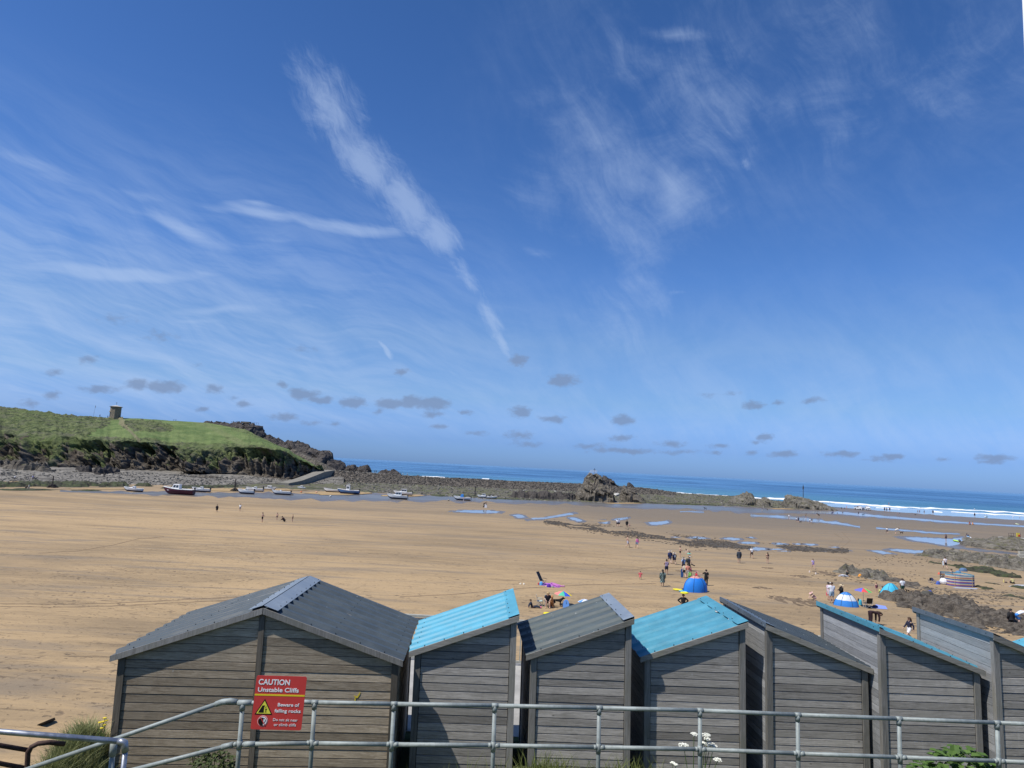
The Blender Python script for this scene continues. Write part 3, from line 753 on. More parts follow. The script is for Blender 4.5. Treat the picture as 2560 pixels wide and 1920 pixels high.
for i in range(NC):
    px = -700 + 1500 * i / (NC - 1)
    D0, D2 = interp(footD_t, px), interp(ridD_t, px)
    D1 = lerp(D0, D2, .16) + 4 * fbm(px * .02, 0, 0, 3)
    a = P(px, interp(foot_t, px), D0); b_ = P(px, interp(top_t, px) + 4.5 * fbm(px * .03, 1, 1, 4), D1); c_ = P(px, interp(rid_t, px), D2)
    cols_.append((px, a, b_, c_))
NA, NB, ND = 46, 70, 22
for j in range(NA + NB + ND + 1):
    r_, zr_ = [], []
    for (px, a, b_, c_) in cols_:
        if j <= NA:
            t = j / NA
            p = a.lerp(b_, t)
            # buttresses and gullies run down the face
            bt = fbm(px * .022, t * .6, 2, 4); fine = fbm(px * .10, t * 3.2, 7, 6); f3 = fbm(px * .32 + t * 6, t * 9, 3, 4)
            env = min(1, t * 6) * min(1, (1 - t) * 3.2)
            am = lerp(1, .55, sstep(px, 540, 640))
            big = fbm(px * .0085 + .35 * t, 4.7, 2, 3)
            p.y += (-24.0 * big - 9.0 * bt - 5.5 * fine - 2.2 * f3) * env * am
            p.z += (2.2 * fine + 1.5 * f3) * env
            veg = interp([(-100, .55), (100, .3), (200, .42), (300, .15), (400, .3), (430, -.1), (500, .2), (560, .35), (620, .3), (700, .2), (800, .25)], px) + .75 * fbm(px * .035, t * 2.0, 11, 4)
            rockv = 1 - sstep(t + veg * .9, .55, .95)
            rockv = min(1, rockv + .9 * max(0, -fbm(px * .05, t * 1.4, 21, 3)))
            zr_.append((rockv, .95, 0))
        elif j <= NA + NB:
            t = (j - NA) / NB
            p = b_.lerp(c_, t); p.z += .06 * (c_.z - b_.z) * sin(pi * t)
            bushy = 1.0 if px < 232 + 62 * t + 34 * fbm(px * .03, t * 3, 1, 4) else 0.0
            bl = lambda X, Y_, rx, ry: max(0, 1 - ((px - X) / rx) ** 2 - ((t - Y_) / ry) ** 2)
            if 1 - ((px - 365) / 64) ** 2 - ((t - .62) / .30) ** 2 + .5 * fbm(px * .05, t * 5, 4, 4) > 0: bushy = 1.0
            if bl(262, .93, 46, .13) > 0 and px < 308: bushy = 1
            if t < .10 + .05 * fbm(px * .02, 3, 3, 3): bushy = max(bushy, .8)
            if px > 560 and t < .38: bushy = max(bushy, .45)
            if 575 < px < 700 and t > .72: bushy = max(bushy, .5)
            if bushy: p.z += bushy * (1.0 * max(0, fbm(p.x * .22, p.y * .16, 0, 5)) + .6 * fbm(p.x * .6, p.y * .4, 5, 4))
            else: p.z += .12 * fbm(p.x * .2, p.y * .2, 0, 4)
            # worn path down from the tower and the mown band
            pth = 0
            xc = interp([(0, 350), (.35, 322), (.6, 302), (.8, 306), (.95, 300), (1, 290)], t)
            if abs(px - xc) < 5 + 3 * t: pth = .8
            xc2 = interp([(0, 620), (.5, 560), (1, 500)], t)
            if abs(px - xc2) < 20: pth = max(pth, .42)
            zr_.append((0.0, bushy, pth))
        else:
            t = (j - NA - NB) / ND
            p = Vector((c_.x * (1 + .35 * t), c_.y + 130 * t, c_.z - (.4 + 10 * t * t) - (c_.z - 1) * t ** 3 * .6))
            zr_.append((0.0, .6, 0))
        r_.append(p)
    rows.append(r_); zone.append(zr_)
grid_terrain("headland", rows, HEAD, zone)

def px_ridge(name, prof, Y, depth, mat, label, cat, base_z=-.3, amp=.5, freq=.35, nu=70, nv=26, kind=None, tilt=.35, group=None, parent=None, yshear=0.0, rid=0.5):
    """a rock built from its skyline: real depth, strata and cracks"""
    pts = [P(x, y, Y) for x, y in prof]
    tab = [(p.x, p.z) for p in pts]
    for i in range(1, len(tab)):
        if tab[i][0] <= tab[i - 1][0]: tab[i] = (tab[i - 1][0] + .01, tab[i][1])
    x0, x1 = tab[0][0], tab[-1][0]; W = x1 - x0
    mb = MB()
    for j in range(nv + 1):
        v = j / nv * 2 - 1
        for i in range(nu + 1):
            u = i / nu; x = x0 + W * u
            H = interp(tab, x) - base_z
            e = max(0.0, 1 - abs(v) ** 2.4)
            endt = min(1, u * 9, (1 - u) * 9)
            prof_z = H * (e ** .62) * (1 if v > -.15 else 1)
            s = fbm((x + v * depth * .3) * freq + (prof_z * tilt * freq), v * depth * freq * .6, 3, 6)
            r_ = ridg(x * freq * 1.3 - prof_z * tilt, v * depth * freq * 1.3, prof_z * freq, 5)
            cel = noise.cell(Vector((x * freq * 1.6 + prof_z * tilt * 1.2, prof_z * freq * 1.1, v * 2.0)))
            z = base_z + prof_z + .45 * amp * (cel - .5) * e ** .5 * min(1, H / 2) * endt + (amp * s - amp * rid * (1.1 - r_) * .5) * e ** .4 * (0.25 + .75 * endt) * min(1, H / 2 + .2) - (0.15 * amp if abs(v) < .3 else 0)
            y = Y + v * depth * .5 * (.45 + .55 * endt) + amp * (1.1 * fbm(x * freq, prof_z * freq, 8, 5) + .9 * (cel - .5) + .8 * fbm(x * freq * 3 + prof_z * tilt * 2, prof_z * freq * .8, 2, 4))
            if i in (0, nu): z = base_z
            mb.v.append((x + amp * .5 * fbm(prof_z * freq * 2, v * 2, 5, 4), y + yshear * (u - .5), z))
    for j in range(nv):
        for i in range(nu): a = j * (nu + 1) + i; mb.f.append((a, a + 1, a + nu + 2, a + nu + 1))
    mb.mi = [0] * len(mb.f)
    o = mb.build(name, mat, smooth=False, parent=parent)
    if label: finish(o, label, cat, group, kind)
    elif kind: o['kind'] = kind
    return o
# rocky point at the end of the headland, in layers
px_ridge("rock_cliff", [(500, 1058), (520, 1056), (580, 1056.5), (640, 1059), (650, 1062), (656, 1078), (668, 1091), (690, 1095), (712, 1104), (724, 1101), (745, 1099), (755, 1107), (764, 1111), (768, 1118), (787, 1125), (800, 1135)], 372, 44, ROCK_DARK,
         "dark cliff crag stepping down from the green headland top", "cliff", amp=2.0, freq=.14, nu=150, nv=40)
px_ridge("rock_cliff", [(690, 1150), (712, 1112), (735, 1108), (760, 1118), (780, 1122), (803, 1124), (825, 1128), (828, 1147), (842, 1150), (852, 1158), (862, 1168), (868, 1178)], 350, 30, ROCK_DARK,
         "blocky rock buttress with a flat top at the seaward tip of the headland", "cliff", amp=1.6, freq=.18, nu=110, nv=34)
px_ridge("rock_slab", [(690, 1152), (714, 1128), (745, 1125), (770, 1138), (800, 1152), (836, 1172), (846, 1178)], 328, 18, ROCK_STACK,
         "long tilted grey slab sloping from the crag down to the breakwater", "rock slab", amp=.8, freq=.2, nu=80, tilt=1.2)
px_ridge("sea_rock", [(864, 1178), (868, 1167), (880, 1161), (888, 1161), (894, 1166), (898, 1176)], 352, 14, ROCK_DARK, "rounded dark sea rock rising behind the breakwater, nearest to the headland", "rock", amp=.7, freq=.35)
px_ridge("sea_rock", [(892, 1180), (897, 1168), (908, 1164), (920, 1162), (926, 1168), (928, 1182)], 350, 14, ROCK_DARK, "dark humped sea rock standing right beside the rounded one behind the breakwater", "rock", amp=.7, freq=.35)
px_ridge("sea_rock", [(943, 1184), (952, 1177), (964, 1174), (976, 1177), (981, 1172), (985, 1171), (991, 1176), (1002, 1184), (1010, 1190)], 350, 12, ROCK_DARK, "low jagged sea rock with a small peak behind the walkers on the breakwater", "rock", amp=.6, freq=.4)
px_ridge("sea_rock", [(1039, 1192), (1044, 1187), (1050, 1189), (1053, 1193)], 352, 5, ROCK_DARK, "tiny rock tip showing just over the breakwater", "rock", amp=.2, freq=.6, nu=20, nv=12)
# flat turf platform edge, low wall and people-height fence on the headland top are built with the tower

# breakwater -----------------------------------------------------------
bt = [(790, 1172.5), (806, 1173.8), (900, 1180.5), (1020, 1189.5), (1100, 1194), (1200, 1198), (1274, 1202.5), (1456, 1209.7), (1522, 1214), (1621, 1221), (1690, 1231)]
bD = [(790, 322), (1020, 322), (1456, 330), (1690, 345)]
bb_ = [(600, 1207), (696, 1208), (800, 1211), (1000, 1214), (1250, 1217), (1456, 1222), (1621, 1232), (1690, 1239)]
root = thing("breakwater", "long sloping stone breakwater running from the headland out to the rock stack", "breakwater", G(1150, 1216))
mb = MB(); NW = 300; rws = []
for i in range(NW + 1):
    px = 790 + 900 * i / NW
    D = interp(bD, px); yt = interp(bt, px)
    T = P(px, yt, D); zb_ = max(0.2, .35)
    Bp = P(px, 1215, D - 15); Bp.z = .3
    lf = sstep(px, 790, 850)
    rws.append([Bp + Vector((0, 0, -.5))] + [Bp.lerp(T, t / 12) + Vector((0, .3 * fbm(px * .2, t, 0, 4), .16 * fbm(px * .9, t * 3, 1, 4))) for t in range(13)] + [T + Vector((0, 3.5, 0.0)), T + Vector((0, 14, -T.z - .5))])
for r_ in rws: mb.v += [tuple(p) for p in r_]
nn = len(rws[0])
for i in range(NW):
    for j in range(nn - 1): a = i * nn + j; mb.f.append((a, a + nn, a + nn + 1, a + 1))
mb.mi = [0] * len(mb.f)
mb.build("embankment", BREAK, root)
# the loose stones on its face
mb = MB()
for q in range(4200):
    i = rnd.uniform(0, NW - 1); r0 = rws[int(i)]
    t = rnd.random() ** .8
    p = r0[1].lerp(r0[13], t) + Vector((rnd.uniform(-1, 1), 0, 0.05))
    s_ = rnd.uniform(.22, .55)
    mb.box(p, (s_, s_ * .6, s_ * .42), Matrix.Rotation(rnd.uniform(0, 3), 3, 'Z') @ Matrix.Rotation(rnd.uniform(-.5, .5), 3, 'X'))
o = mb.build("stone", BREAK, root); o['kind'] = 'stuff'
# pale walkway along its top and the ramp that leads up to it
PATHG = simple("pale_path", (0.235, 0.22, 0.18), .9, 0, .15, .2, .6, .3)
mb = MB(); pr = []
for i in range(NW + 1):
    T = rws[i][13]; pr.append((T + Vector((0, -.2, .10)), T + Vector((0, 3.0, .10)), T + Vector((0, -.2, -.15))))
for a, b_ in zip(pr, pr[1:]): mb.add([a[0], b_[0], b_[1], a[1]], [(0, 1, 2, 3)]); mb.add([a[2], b_[2], b_[0], a[0]], [(0, 1, 2, 3)])
mb.build("walkway", PATHG, root)
mb = MB()
up = [(696, 1206, 246), (730, 1199, 258), (765, 1187, 280), (790, 1177, 300), (808, 1173.8, 320)]; lo = [(722, 1208.0, 246), (755, 1201.5, 258), (786, 1190, 280), (812, 1179.5, 300), (836, 1175.6, 320)]
for i in range(len(up) - 1):
    a, b_, c_, d_ = P(*up[i]), P(*up[i + 1]), P(*lo[i + 1]), P(*lo[i])
    mb.add([a, b_, c_, d_] + [v + Vector((0, 0, -5)) for v in (a, b_, c_, d_)], [(0, 3, 2, 1), (3, 7, 6, 2), (0, 1, 5, 4), (0, 4, 7, 3)])
mb.build("ramp", PATHG, root)

# rock shelf between the stream and the sea ----------------------------
rows = []
for j in range(44):
    t = j / 43; r_ = []
    for i in range(260):
        px = 560 + 1530 * i / 259
        y0 = interp([(560, 1224), (700, 1226), (860, 1230), (1000, 1235), (1100, 1240), (1200, 1247), (1465, 1255.5), (1600, 1257.5), (1685, 1260.5), (1850, 1267), (2000, 1274), (2080, 1274)], px)
        D0 = G(px, y0).y
        D1 = interp([(560, 285), (1000, 312), (1456, 322), (1700, 385), (1850, 380), (2000, 330), (2080, 292)], px)
        Y = lerp(D0, D1, t ** 1.2)
        Ya = lerp(D0, D1, t ** 1.2) + 3.5 * fbm(px * .05, t * 3, 0, 4) * (1 if 0 < t < 1 else 0) + (4 * fbm(px * .04, 9, 0, 4) if j == 0 else 0)
        p = P(px, y0, Ya)
        hmax = interp([(560, .5), (900, .7), (1200, 1.0), (1500, 1.3), (1690, 1.5), (1850, 1.4), (2000, .9), (2080, .1)], px)
        z = -.12 + hmax * sstep(t, 0, .8) + .42 * hmax * abs(fbm(p.x * .12, Ya * .16, 2, 5)) * sstep(t, 0, .12) + .3 * max(0, fbm(p.x * .7, Ya * .7, 2, 4)) * sstep(t, 0, .1)
        r_.append(Vector((p.x, Ya, z)))
    rows.append(r_)
grid_terrain("rock_shelf", rows, SHELF, smooth=False)
# cobbles strewn over the shelf and the shingle
mb = MB()
for q in range(5200):
    px = rnd.uniform(860, 2020) if q < 3400 else rnd.uniform(0, 900)
    if q < 3400:
        i = (px - 560) / 1530 * 259; t_ = rnd.random(); j = int(t_ * 42)
        p = rows[j][int(i)].lerp(rows[j][min(259, int(i) + 1)], i % 1)
        s_ = rnd.uniform(.12, .5)
    else:
        y0 = interp([(0, 1206), (300, 1211), (560, 1217), (700, 1214), (900, 1220)], px)
        d = G(px, y0).y + rnd.uniform(0, 42); p = P(px, y0, d); p.z = 2.6 * sstep((d - G(px, y0).y + 4) / 64, 0, 1) + .05
        s_ = rnd.uniform(.10, .34)
    mb.box(p, (s_, s_ * rnd.uniform(.5, .9), s_ * rnd.uniform(.3, .6)), Matrix.Rotation(rnd.uniform(0, 3), 3, 'Z') @ Matrix.Rotation(rnd.uniform(-.4, .4), 3, 'X'))
finish(mb.build("shore_cobbles", SHINGLE), kind='stuff')
# pale patches of shell sand on the shelf
PALE = simple("pale_shell_sand", (0.50, 0.48, 0.42), .9)
def patch_sheet(x, y, a, b_, z, name="shell_sand", mat=PALE):
    mb = MB(); n_ = 26; zs = [(1.0, -.15), (.92, z * .55), (.7, z * .9), (.35, z), (.02, z * 1.02)]
    for (rr, zz) in zs:
        for i in range(n_):
            t = 2 * pi * i / n_; q = (1 + .35 * fbm(cos(t) * 2 + x, sin(t) * 2, 0, 3)) * rr
            mb.v.append(tuple(G(x + a * q * cos(t), y + b_ * q * sin(t), zz)))
    for j_ in range(len(zs) - 1):
        for i in range(n_): mb.f.append((j_ * n_ + i, j_ * n_ + (i + 1) % n_, (j_ + 1) * n_ + (i + 1) % n_, (j_ + 1) * n_ + i))
    mb.mi = [0] * len(mb.f)
    o = mb.build(name, mat, smooth=True); o['kind'] = 'structure'
for q in [(1295, 1224, 18, 2.4, 1.0), (1385, 1227.5, 16, 2.4, 1.3), (1435, 1227, 9, 1.5, 1.3), (1541, 1235, 9, 5, 1.6), (1310, 1226, 8, 1, 1.4)]: patch_sheet(*q)
SANDP = simple("damp_yellow_sand", (0.36, 0.255, 0.13), .92, 0, .1, .2, 1)
for q in [(200, 1203.5, 230, 3.2, .12), (430, 1206, 90, 1.6, .12), (250, 1222, 90, 1.8, .08), (620, 1224, 150, 4, .10), (470, 1224, 60, 1.6, .08), (-200, 1198, 260, 4, .12), (850, 1233, 90, 5, .10), (1560, 1258, 50, 1.6, .08), (1980, 1272, 60, 1.6, .08), (1010, 1239, 60, 3, .10)]:
    patch_sheet(*q, name="sand_patch", mat=SANDP)

# outcrops ---------------------------------------------------------------
def outcrop(px0, py0, px1, py1, width, height, mat, label, seed=0, nu=60, nv=22, amp=.5, freq=.9, name="rock_outcrop", kind=None, group=None, cat="rock"):
    a, b_ = G(px0, py0), G(px1, py1)
    L = (b_ - a).length; d = (b_ - a) / L; nrm = Vector((-d.y, d.x, 0))
    mb = MB()
    for j in range(nv + 1):
        v = j / nv * 2 - 1
        for i in range(nu + 1):
            u = i / nu * 2 - 1
            rr = sqrt(u * u + v * v)
            bx = a + d * (L * (u + 1) / 2) + nrm * (width * .5 * v)
            x, y = bx.x, bx.y
            edge = 1 - max(abs(u) ** 2.2, 0) - abs(v) ** 2.2 - .12 + 1.25 * fbm(x * freq * .5, y * freq * .5, seed, 5)
            e = sstep(edge, 0.0, .75) * sstep(1 - max(abs(u), abs(v)), 0, .14)
            s1 = ridg(x * freq + seed, y * freq * .8, seed, 5); s2 = fbm(x * freq * 2.2, y * freq * 2.2, seed + 3, 5)
            step = math.floor((s1 + fbm(x * .6, y * .6, seed, 3)) * 2.5) / 2.5
            z = -.10 + e * height * (.38 + amp * (.30 * s1 + .34 * step) * .6 + .22 * s2)
            mb.v.append((x + .12 * s2, y + .12 * s1, z))
    for j in range(nv):
        for i in range(nu): q = j * (nu + 1) + i; mb.f.append((q, q + 1, q + nu + 2, q + nu + 1))
    mb.mi = [0] * len(mb.f)
    o = mb.build(name, mat)
    return finish(o, label, cat, group, kind)
# rocks on the near right
outcrop(2095, 1424, 2230, 1455, 5.0, 1.35, ROCK_GREY, "small line of pale grey boulders on open sand behind the rainbow parasol", 1)
outcrop(2215, 1445, 2330, 1478, 3.2, .5, ROCK_BROWN, "thin flat tail of rock trailing right from the small pale boulders", 2, name="rock_outcrop")
outcrop(2280, 1492, 2500, 1562, 9.5, 1.5, ROCK_BROWN, "broad brown sloping rock ledge in front of the walking girl", 3, 110, 44)
outcrop(2420, 1530, 2640, 1600, 9.0, 1.1, ROCK_BROWN, "rough brown ledge under the two people poking about the rocks", 4, 110, 40)
outcrop(2240, 1512, 2290, 1520, 2.6, .6, ROCK_BROWN, "small brown rock left of the broad ledge, behind the grey cap roof", 5, 34, 16)
outcrop(2295, 1498, 2350, 1508, 3.0, .7, ROCK_BROWN, "knobbly brown rock under the dark bagged boulder", 15, 34, 16)
outcrop(2340, 1528, 2385, 1545, 2.0, .4, ROCK_BROWN, "low weedy rock patch between the grey roof and the ledge", 6, 30, 14)
outcrop(2365, 1545, 2400, 1556, 1.6, .35, ROCK_BROWN, "tiny low rock patch just above the grey cap roof", 16, 30, 14)
outcrop(2400, 1552, 2500, 1580, 2.6, .5, ROCK_BROWN, "strip of loose rock along the foot of the brown ledge", 7, 50, 18)
outcrop(2500, 1582, 2600, 1600, 5.0, .8, ROCK_BROWN, "angular brown rocks directly beyond the balustrade at the right", 8, 50, 26)
outcrop(2345, 1385, 2480, 1412, 9, 1.7, ROCK_GREY, "tall grey rock hump left of the seaweed ledges near the pool", 9, 80, 34)
outcrop(2450, 1398, 2660, 1440, 12, 1.9, ROCK_GREY, "jagged grey rock mass at the right edge of the beach", 10, 110, 40)
outcrop(2280, 1386, 2420, 1402, 5, .6, ROCK_GREY, "low grey weed ledge beside the second tide pool", 11, 70, 22)
outcrop(2400, 1415, 2560, 1448, 6, .7, ROCK_WEED, "olive weed-covered rocks sloping below the jagged grey mass", 12, 80, 24)
outcrop(2418, 1347, 2500, 1362, 7, .9, ROCK_GREY, "low rock spur running into the big tide pool", 13, 60, 24)
outcrop(2440, 1464, 2485, 1478, 2.2, .4, ROCK_WEED, "small weedy rock patch at the right end of the striped windbreak", 14, 34, 14)
outcrop(2460, 1456, 2515, 1463, 1.6, .25, ROCK_WEED, "thin dark weed line on the sand left of the seated sunbather", 17, 34, 12)
outcrop(2515, 1465, 2600, 1475, 2.6, .35, ROCK_WEED, "low weed patch below the seated sunbather", 18, 40, 14)
outcrop(2510, 1486, 2580, 1500, 2.6, .3, ROCK_WEED, "flat brown weed patch on bare sand above the ledge at the right", 19, 40, 14)
outcrop(2310, 1404, 2420, 1420, 2.4, .3, ROCK_WEED, "long low weed strip behind the walker with the white towel", 20, 60, 14)
# rock with the concrete block and railing at the right edge
px_ridge("rock_mound", [(2418, 1354), (2450, 1349), (2485, 1352), (2505, 1345), (2525, 1341), (2560, 1348), (2640, 1352), (2700, 1380)], G(2520, 1372).y + 2, 12, ROCK_GREY, "grey rock mound carrying the concrete platform with a railing", "rock", amp=.4, freq=.5)
# breakwater end rocks
px_ridge("rock_stack", [(1432, 1240), (1437, 1234), (1448, 1223), (1457, 1209), (1463, 1204), (1465, 1192), (1471, 1186), (1477, 1181.6), (1491, 1181.6), (1498, 1185), (1505, 1198), (1512, 1207.7), (1520, 1215), (1526, 1226), (1532, 1235), (1535, 1246), (1533, 1256)], 262, 19, ROCK_STACK,
         "tall craggy rock stack topped by a small white railing and cross", "rock stack", amp=1.1, freq=.28, nu=120, nv=50, tilt=.8, rid=.9)
px_ridge("rock_fin", [(1500, 1215), (1503, 1196), (1507, 1188.6), (1512, 1189.5), (1521, 1197), (1529, 1202), (1532, 1200.7), (1537, 1206), (1545, 1214)], 338, 10, ROCK_DARK, "sharp rock fin leaning behind the tall rock stack", "rock", amp=.9, freq=.3)
px_ridge("rock_fin", [(1567, 1218), (1569.5, 1206), (1572, 1203.6), (1577, 1207.6), (1587, 1218)], 340, 6, ROCK_DARK, "small lone pointed rock on the skyline of the breakwater", "rock", amp=.4, freq=.4, nu=40)
px_ridge("rock_fin", [(1549, 1246), (1551, 1237), (1556, 1221.5), (1560, 1213.5), (1566, 1216), (1584, 1226), (1592, 1234), (1606, 1245), (1612, 1252)], 268, 11, ROCK_STACK, "slanted layered rock fin just right of the tall rock stack", "rock", amp=.9, freq=.35, tilt=1.2)
px_ridge("rock_peak", [(1826, 1255), (1832, 1247), (1854, 1237), (1866, 1229), (1876, 1234), (1880, 1245), (1888, 1256)], 296, 14, ROCK_GREY, "pyramid-shaped rock peak in front of the surf", "rock", amp=.8, freq=.35)
px_ridge("rock_peak", [(1884, 1261), (1888, 1255.6), (1896, 1248.7), (1906, 1244.4), (1911, 1242), (1918, 1247), (1922, 1261)], 290, 9, ROCK_GREY, "smaller knobbly rock right of the pyramid-shaped peak", "rock", amp=.7, freq=.4, nu=44)
px_ridge("rock_ridge", [(1960, 1256), (1963, 1243.6), (1969, 1238.6), (1980, 1240), (1999, 1243), (2011, 1247), (2035, 1251), (2057, 1259), (2074, 1267.6), (2088, 1274)], 292, 13, ROCK_GREY, "long low rock ridge carrying the tall beacon pole", "rock", amp=.7, freq=.4, nu=110)
def weedy(px0, py0, px1, py1, wd, h, label, seed, mat=ROCK_WEED): outcrop(px0, py0, px1, py1, wd, h, mat, label, seed, 90, 20, amp=.6, freq=.35)
weedy(1270, 1244, 1420, 1249, 15, 3.6, "black weed-hung boulders left of the tall rock stack", 31, ROCK_DARK)
weedy(1385, 1248, 1450, 1252, 12, 3.4, "black boulder heap touching the left foot of the tall rock stack", 32, ROCK_DARK)
weedy(1190, 1247, 1420, 1251, 5, .5, "green weed fringe along the stream below the black boulders", 33)
weedy(1470, 1250, 1540, 1257, 8, 2.0, "broken grey rocks at the water's edge below the tall rock stack", 34, ROCK_STACK)
weedy(-160, 1214, 370, 1213, 18, 1.5, "long dark weed reef lying left of the boats", 35)
weedy(-160, 1223, 300, 1227, 7, .5, "green weed strip along the sand edge at the far left", 36)
weedy(380, 1222, 640, 1214, 9, .9, "dark weed reef behind the maroon boat and its neighbours", 37)
weedy(560, 1210, 860, 1216, 9, .8, "dark weed band running below the breakwater ramp", 38, ROCK_DARK)
weedy(745, 1220, 840, 1224, 9, .5, "bright green weed patch between the tilted boat and the open hull", 39)
weedy(850, 1222, 1010, 1217, 6, .8, "dark rocky band right of the blue fishing boat", 40, ROCK_DARK)
weedy(1080, 1240, 1260, 1242, 9, .7, "weedy stones behind the blue-covered boat", 41)
weedy(1560, 1256, 1860, 1266, 7, .7, "weed-edged stone apron along the far bank of the stream", 42)
weedy(440, 1196, 520, 1206, 14, 3.0, "rock rib with broken blocks at the foot of the headland", 43, ROCK_STACK)
weedy(205, 1190, 300, 1199, 14, 5, "dark overhanging rock nose at the foot of the headland", 44, ROCK_DARK)
weedy(640, 1196, 760, 1196, 14, 3.4, "dark rocks where the headland meets the breakwater ramp", 45, ROCK_DARK)
weedy(-60, 1178, 130, 1193, 16, 6, "tumbled slabs under the leaning rock rib at the far left", 46, ROCK_STACK)
# band of dark stones and weed across the damp sand
mb = MB()
for q in range(9500):
    t = rnd.random(); px = lerp(1360, 2120, t)
    yc = interp([(1360, 1303), (1500, 1322), (1640, 1341), (1740, 1356), (1900, 1367), (2120, 1377)], px); hw = interp([(1360, 5), (1500, 11), (1740, 11), (1900, 8), (2120, 5)], px)
    p = G(px, yc + rnd.gauss(0, hw * .5), .02); s_ = rnd.uniform(.03, .12)
    if fbm(p.x * .15, p.y * .1, 6, 4) < -.15: continue
    mb.box(p, (s_ * 1.6, s_, s_ * .35), Matrix.Rotation(rnd.uniform(-.3, .3), 3, 'Z'))
finish(mb.build("stone_band", ROCK_BROWN), kind='stuff')
# weed wrack and pebbles around the near rocks
mb = MB()
for q in range(1500):
    cx, cy, sx_, sy_ = rnd.choice([(2330, 1400, 90, 8), (2420, 1545, 60, 20), (2300, 1500, 30, 8), (2470, 1490, 60, 10), (2460, 1560, 60, 12), (2170, 1440, 60, 8), (2300, 1480, 40, 9)])
    p = G(cx + rnd.gauss(0, sx_), cy + rnd.gauss(0, sy_), .015); s_ = rnd.uniform(.02, .09)
    mb.box(p, (s_ * 1.6, s_, s_ * .4), Matrix.Rotation(rnd.uniform(0, 3), 3, 'Z'))
finish(mb.build("wrack_and_pebbles", ROCK_BROWN), kind='stuff')
# ================================================================== TERRACE, BANK
TZ = 5.15                                   # terrace level behind and between the huts
rows = []
def bank_z(x, y):
    if y < 2.6: z = 9.55
    elif y < 5.2: z = lerp(9.55, 7.2, sstep(y, 2.6, 5.2))
    elif y < 8.5: z = 7.2
    elif y < 11.6: z = lerp(7.2, lerp(5.2, 5.60, sstep(x, -1.5, .8)), (y - 8.5) / 3.1)
    elif y < 13.4: z = lerp(5.2, 5.60, sstep(x, -1.5, .8))
    else: z = lerp(lerp(5.2, 5.60, sstep(x, -1.5, .8)), TZ, sstep(y, 13.4, 14.6))
    if y > 8.5:
        ex = lerp(-7.3, -6.75, sstep(y, 11.5, 14))
        f_ = sstep(x, ex - 1.3 - .12 * (y - 8.5), ex)
        z = lerp(-.3, z, f_)
        m = math.exp(-((x + 7.1) / .55) ** 2 - ((y - 12.3) / .9) ** 2)
        z = max(z, lerp(z, 6.25, m))
    if y > 5: z += .10 * fbm(x * 1.2, y * 1.2, 0, 5) * (0 if y > 12.6 and x > -7 else 1)
    return z
for j in range(130):
    y = -14 + 29.6 * j / 129 if j < 1 else lerp(-14, 16.2, j / 129)
    rows.append([Vector((x, y, bank_z(x, y))) for x in [-24 + .30 * i for i in range(190)]])
grid_terrain("grassy_bank", rows, BANK)
mb = MB()
mb.box((16.2, 18.95, 2.4), (22.6, 2.9, 2.76))
o = mb.build("promenade", CONCRETE); o['kind'] = 'structure'

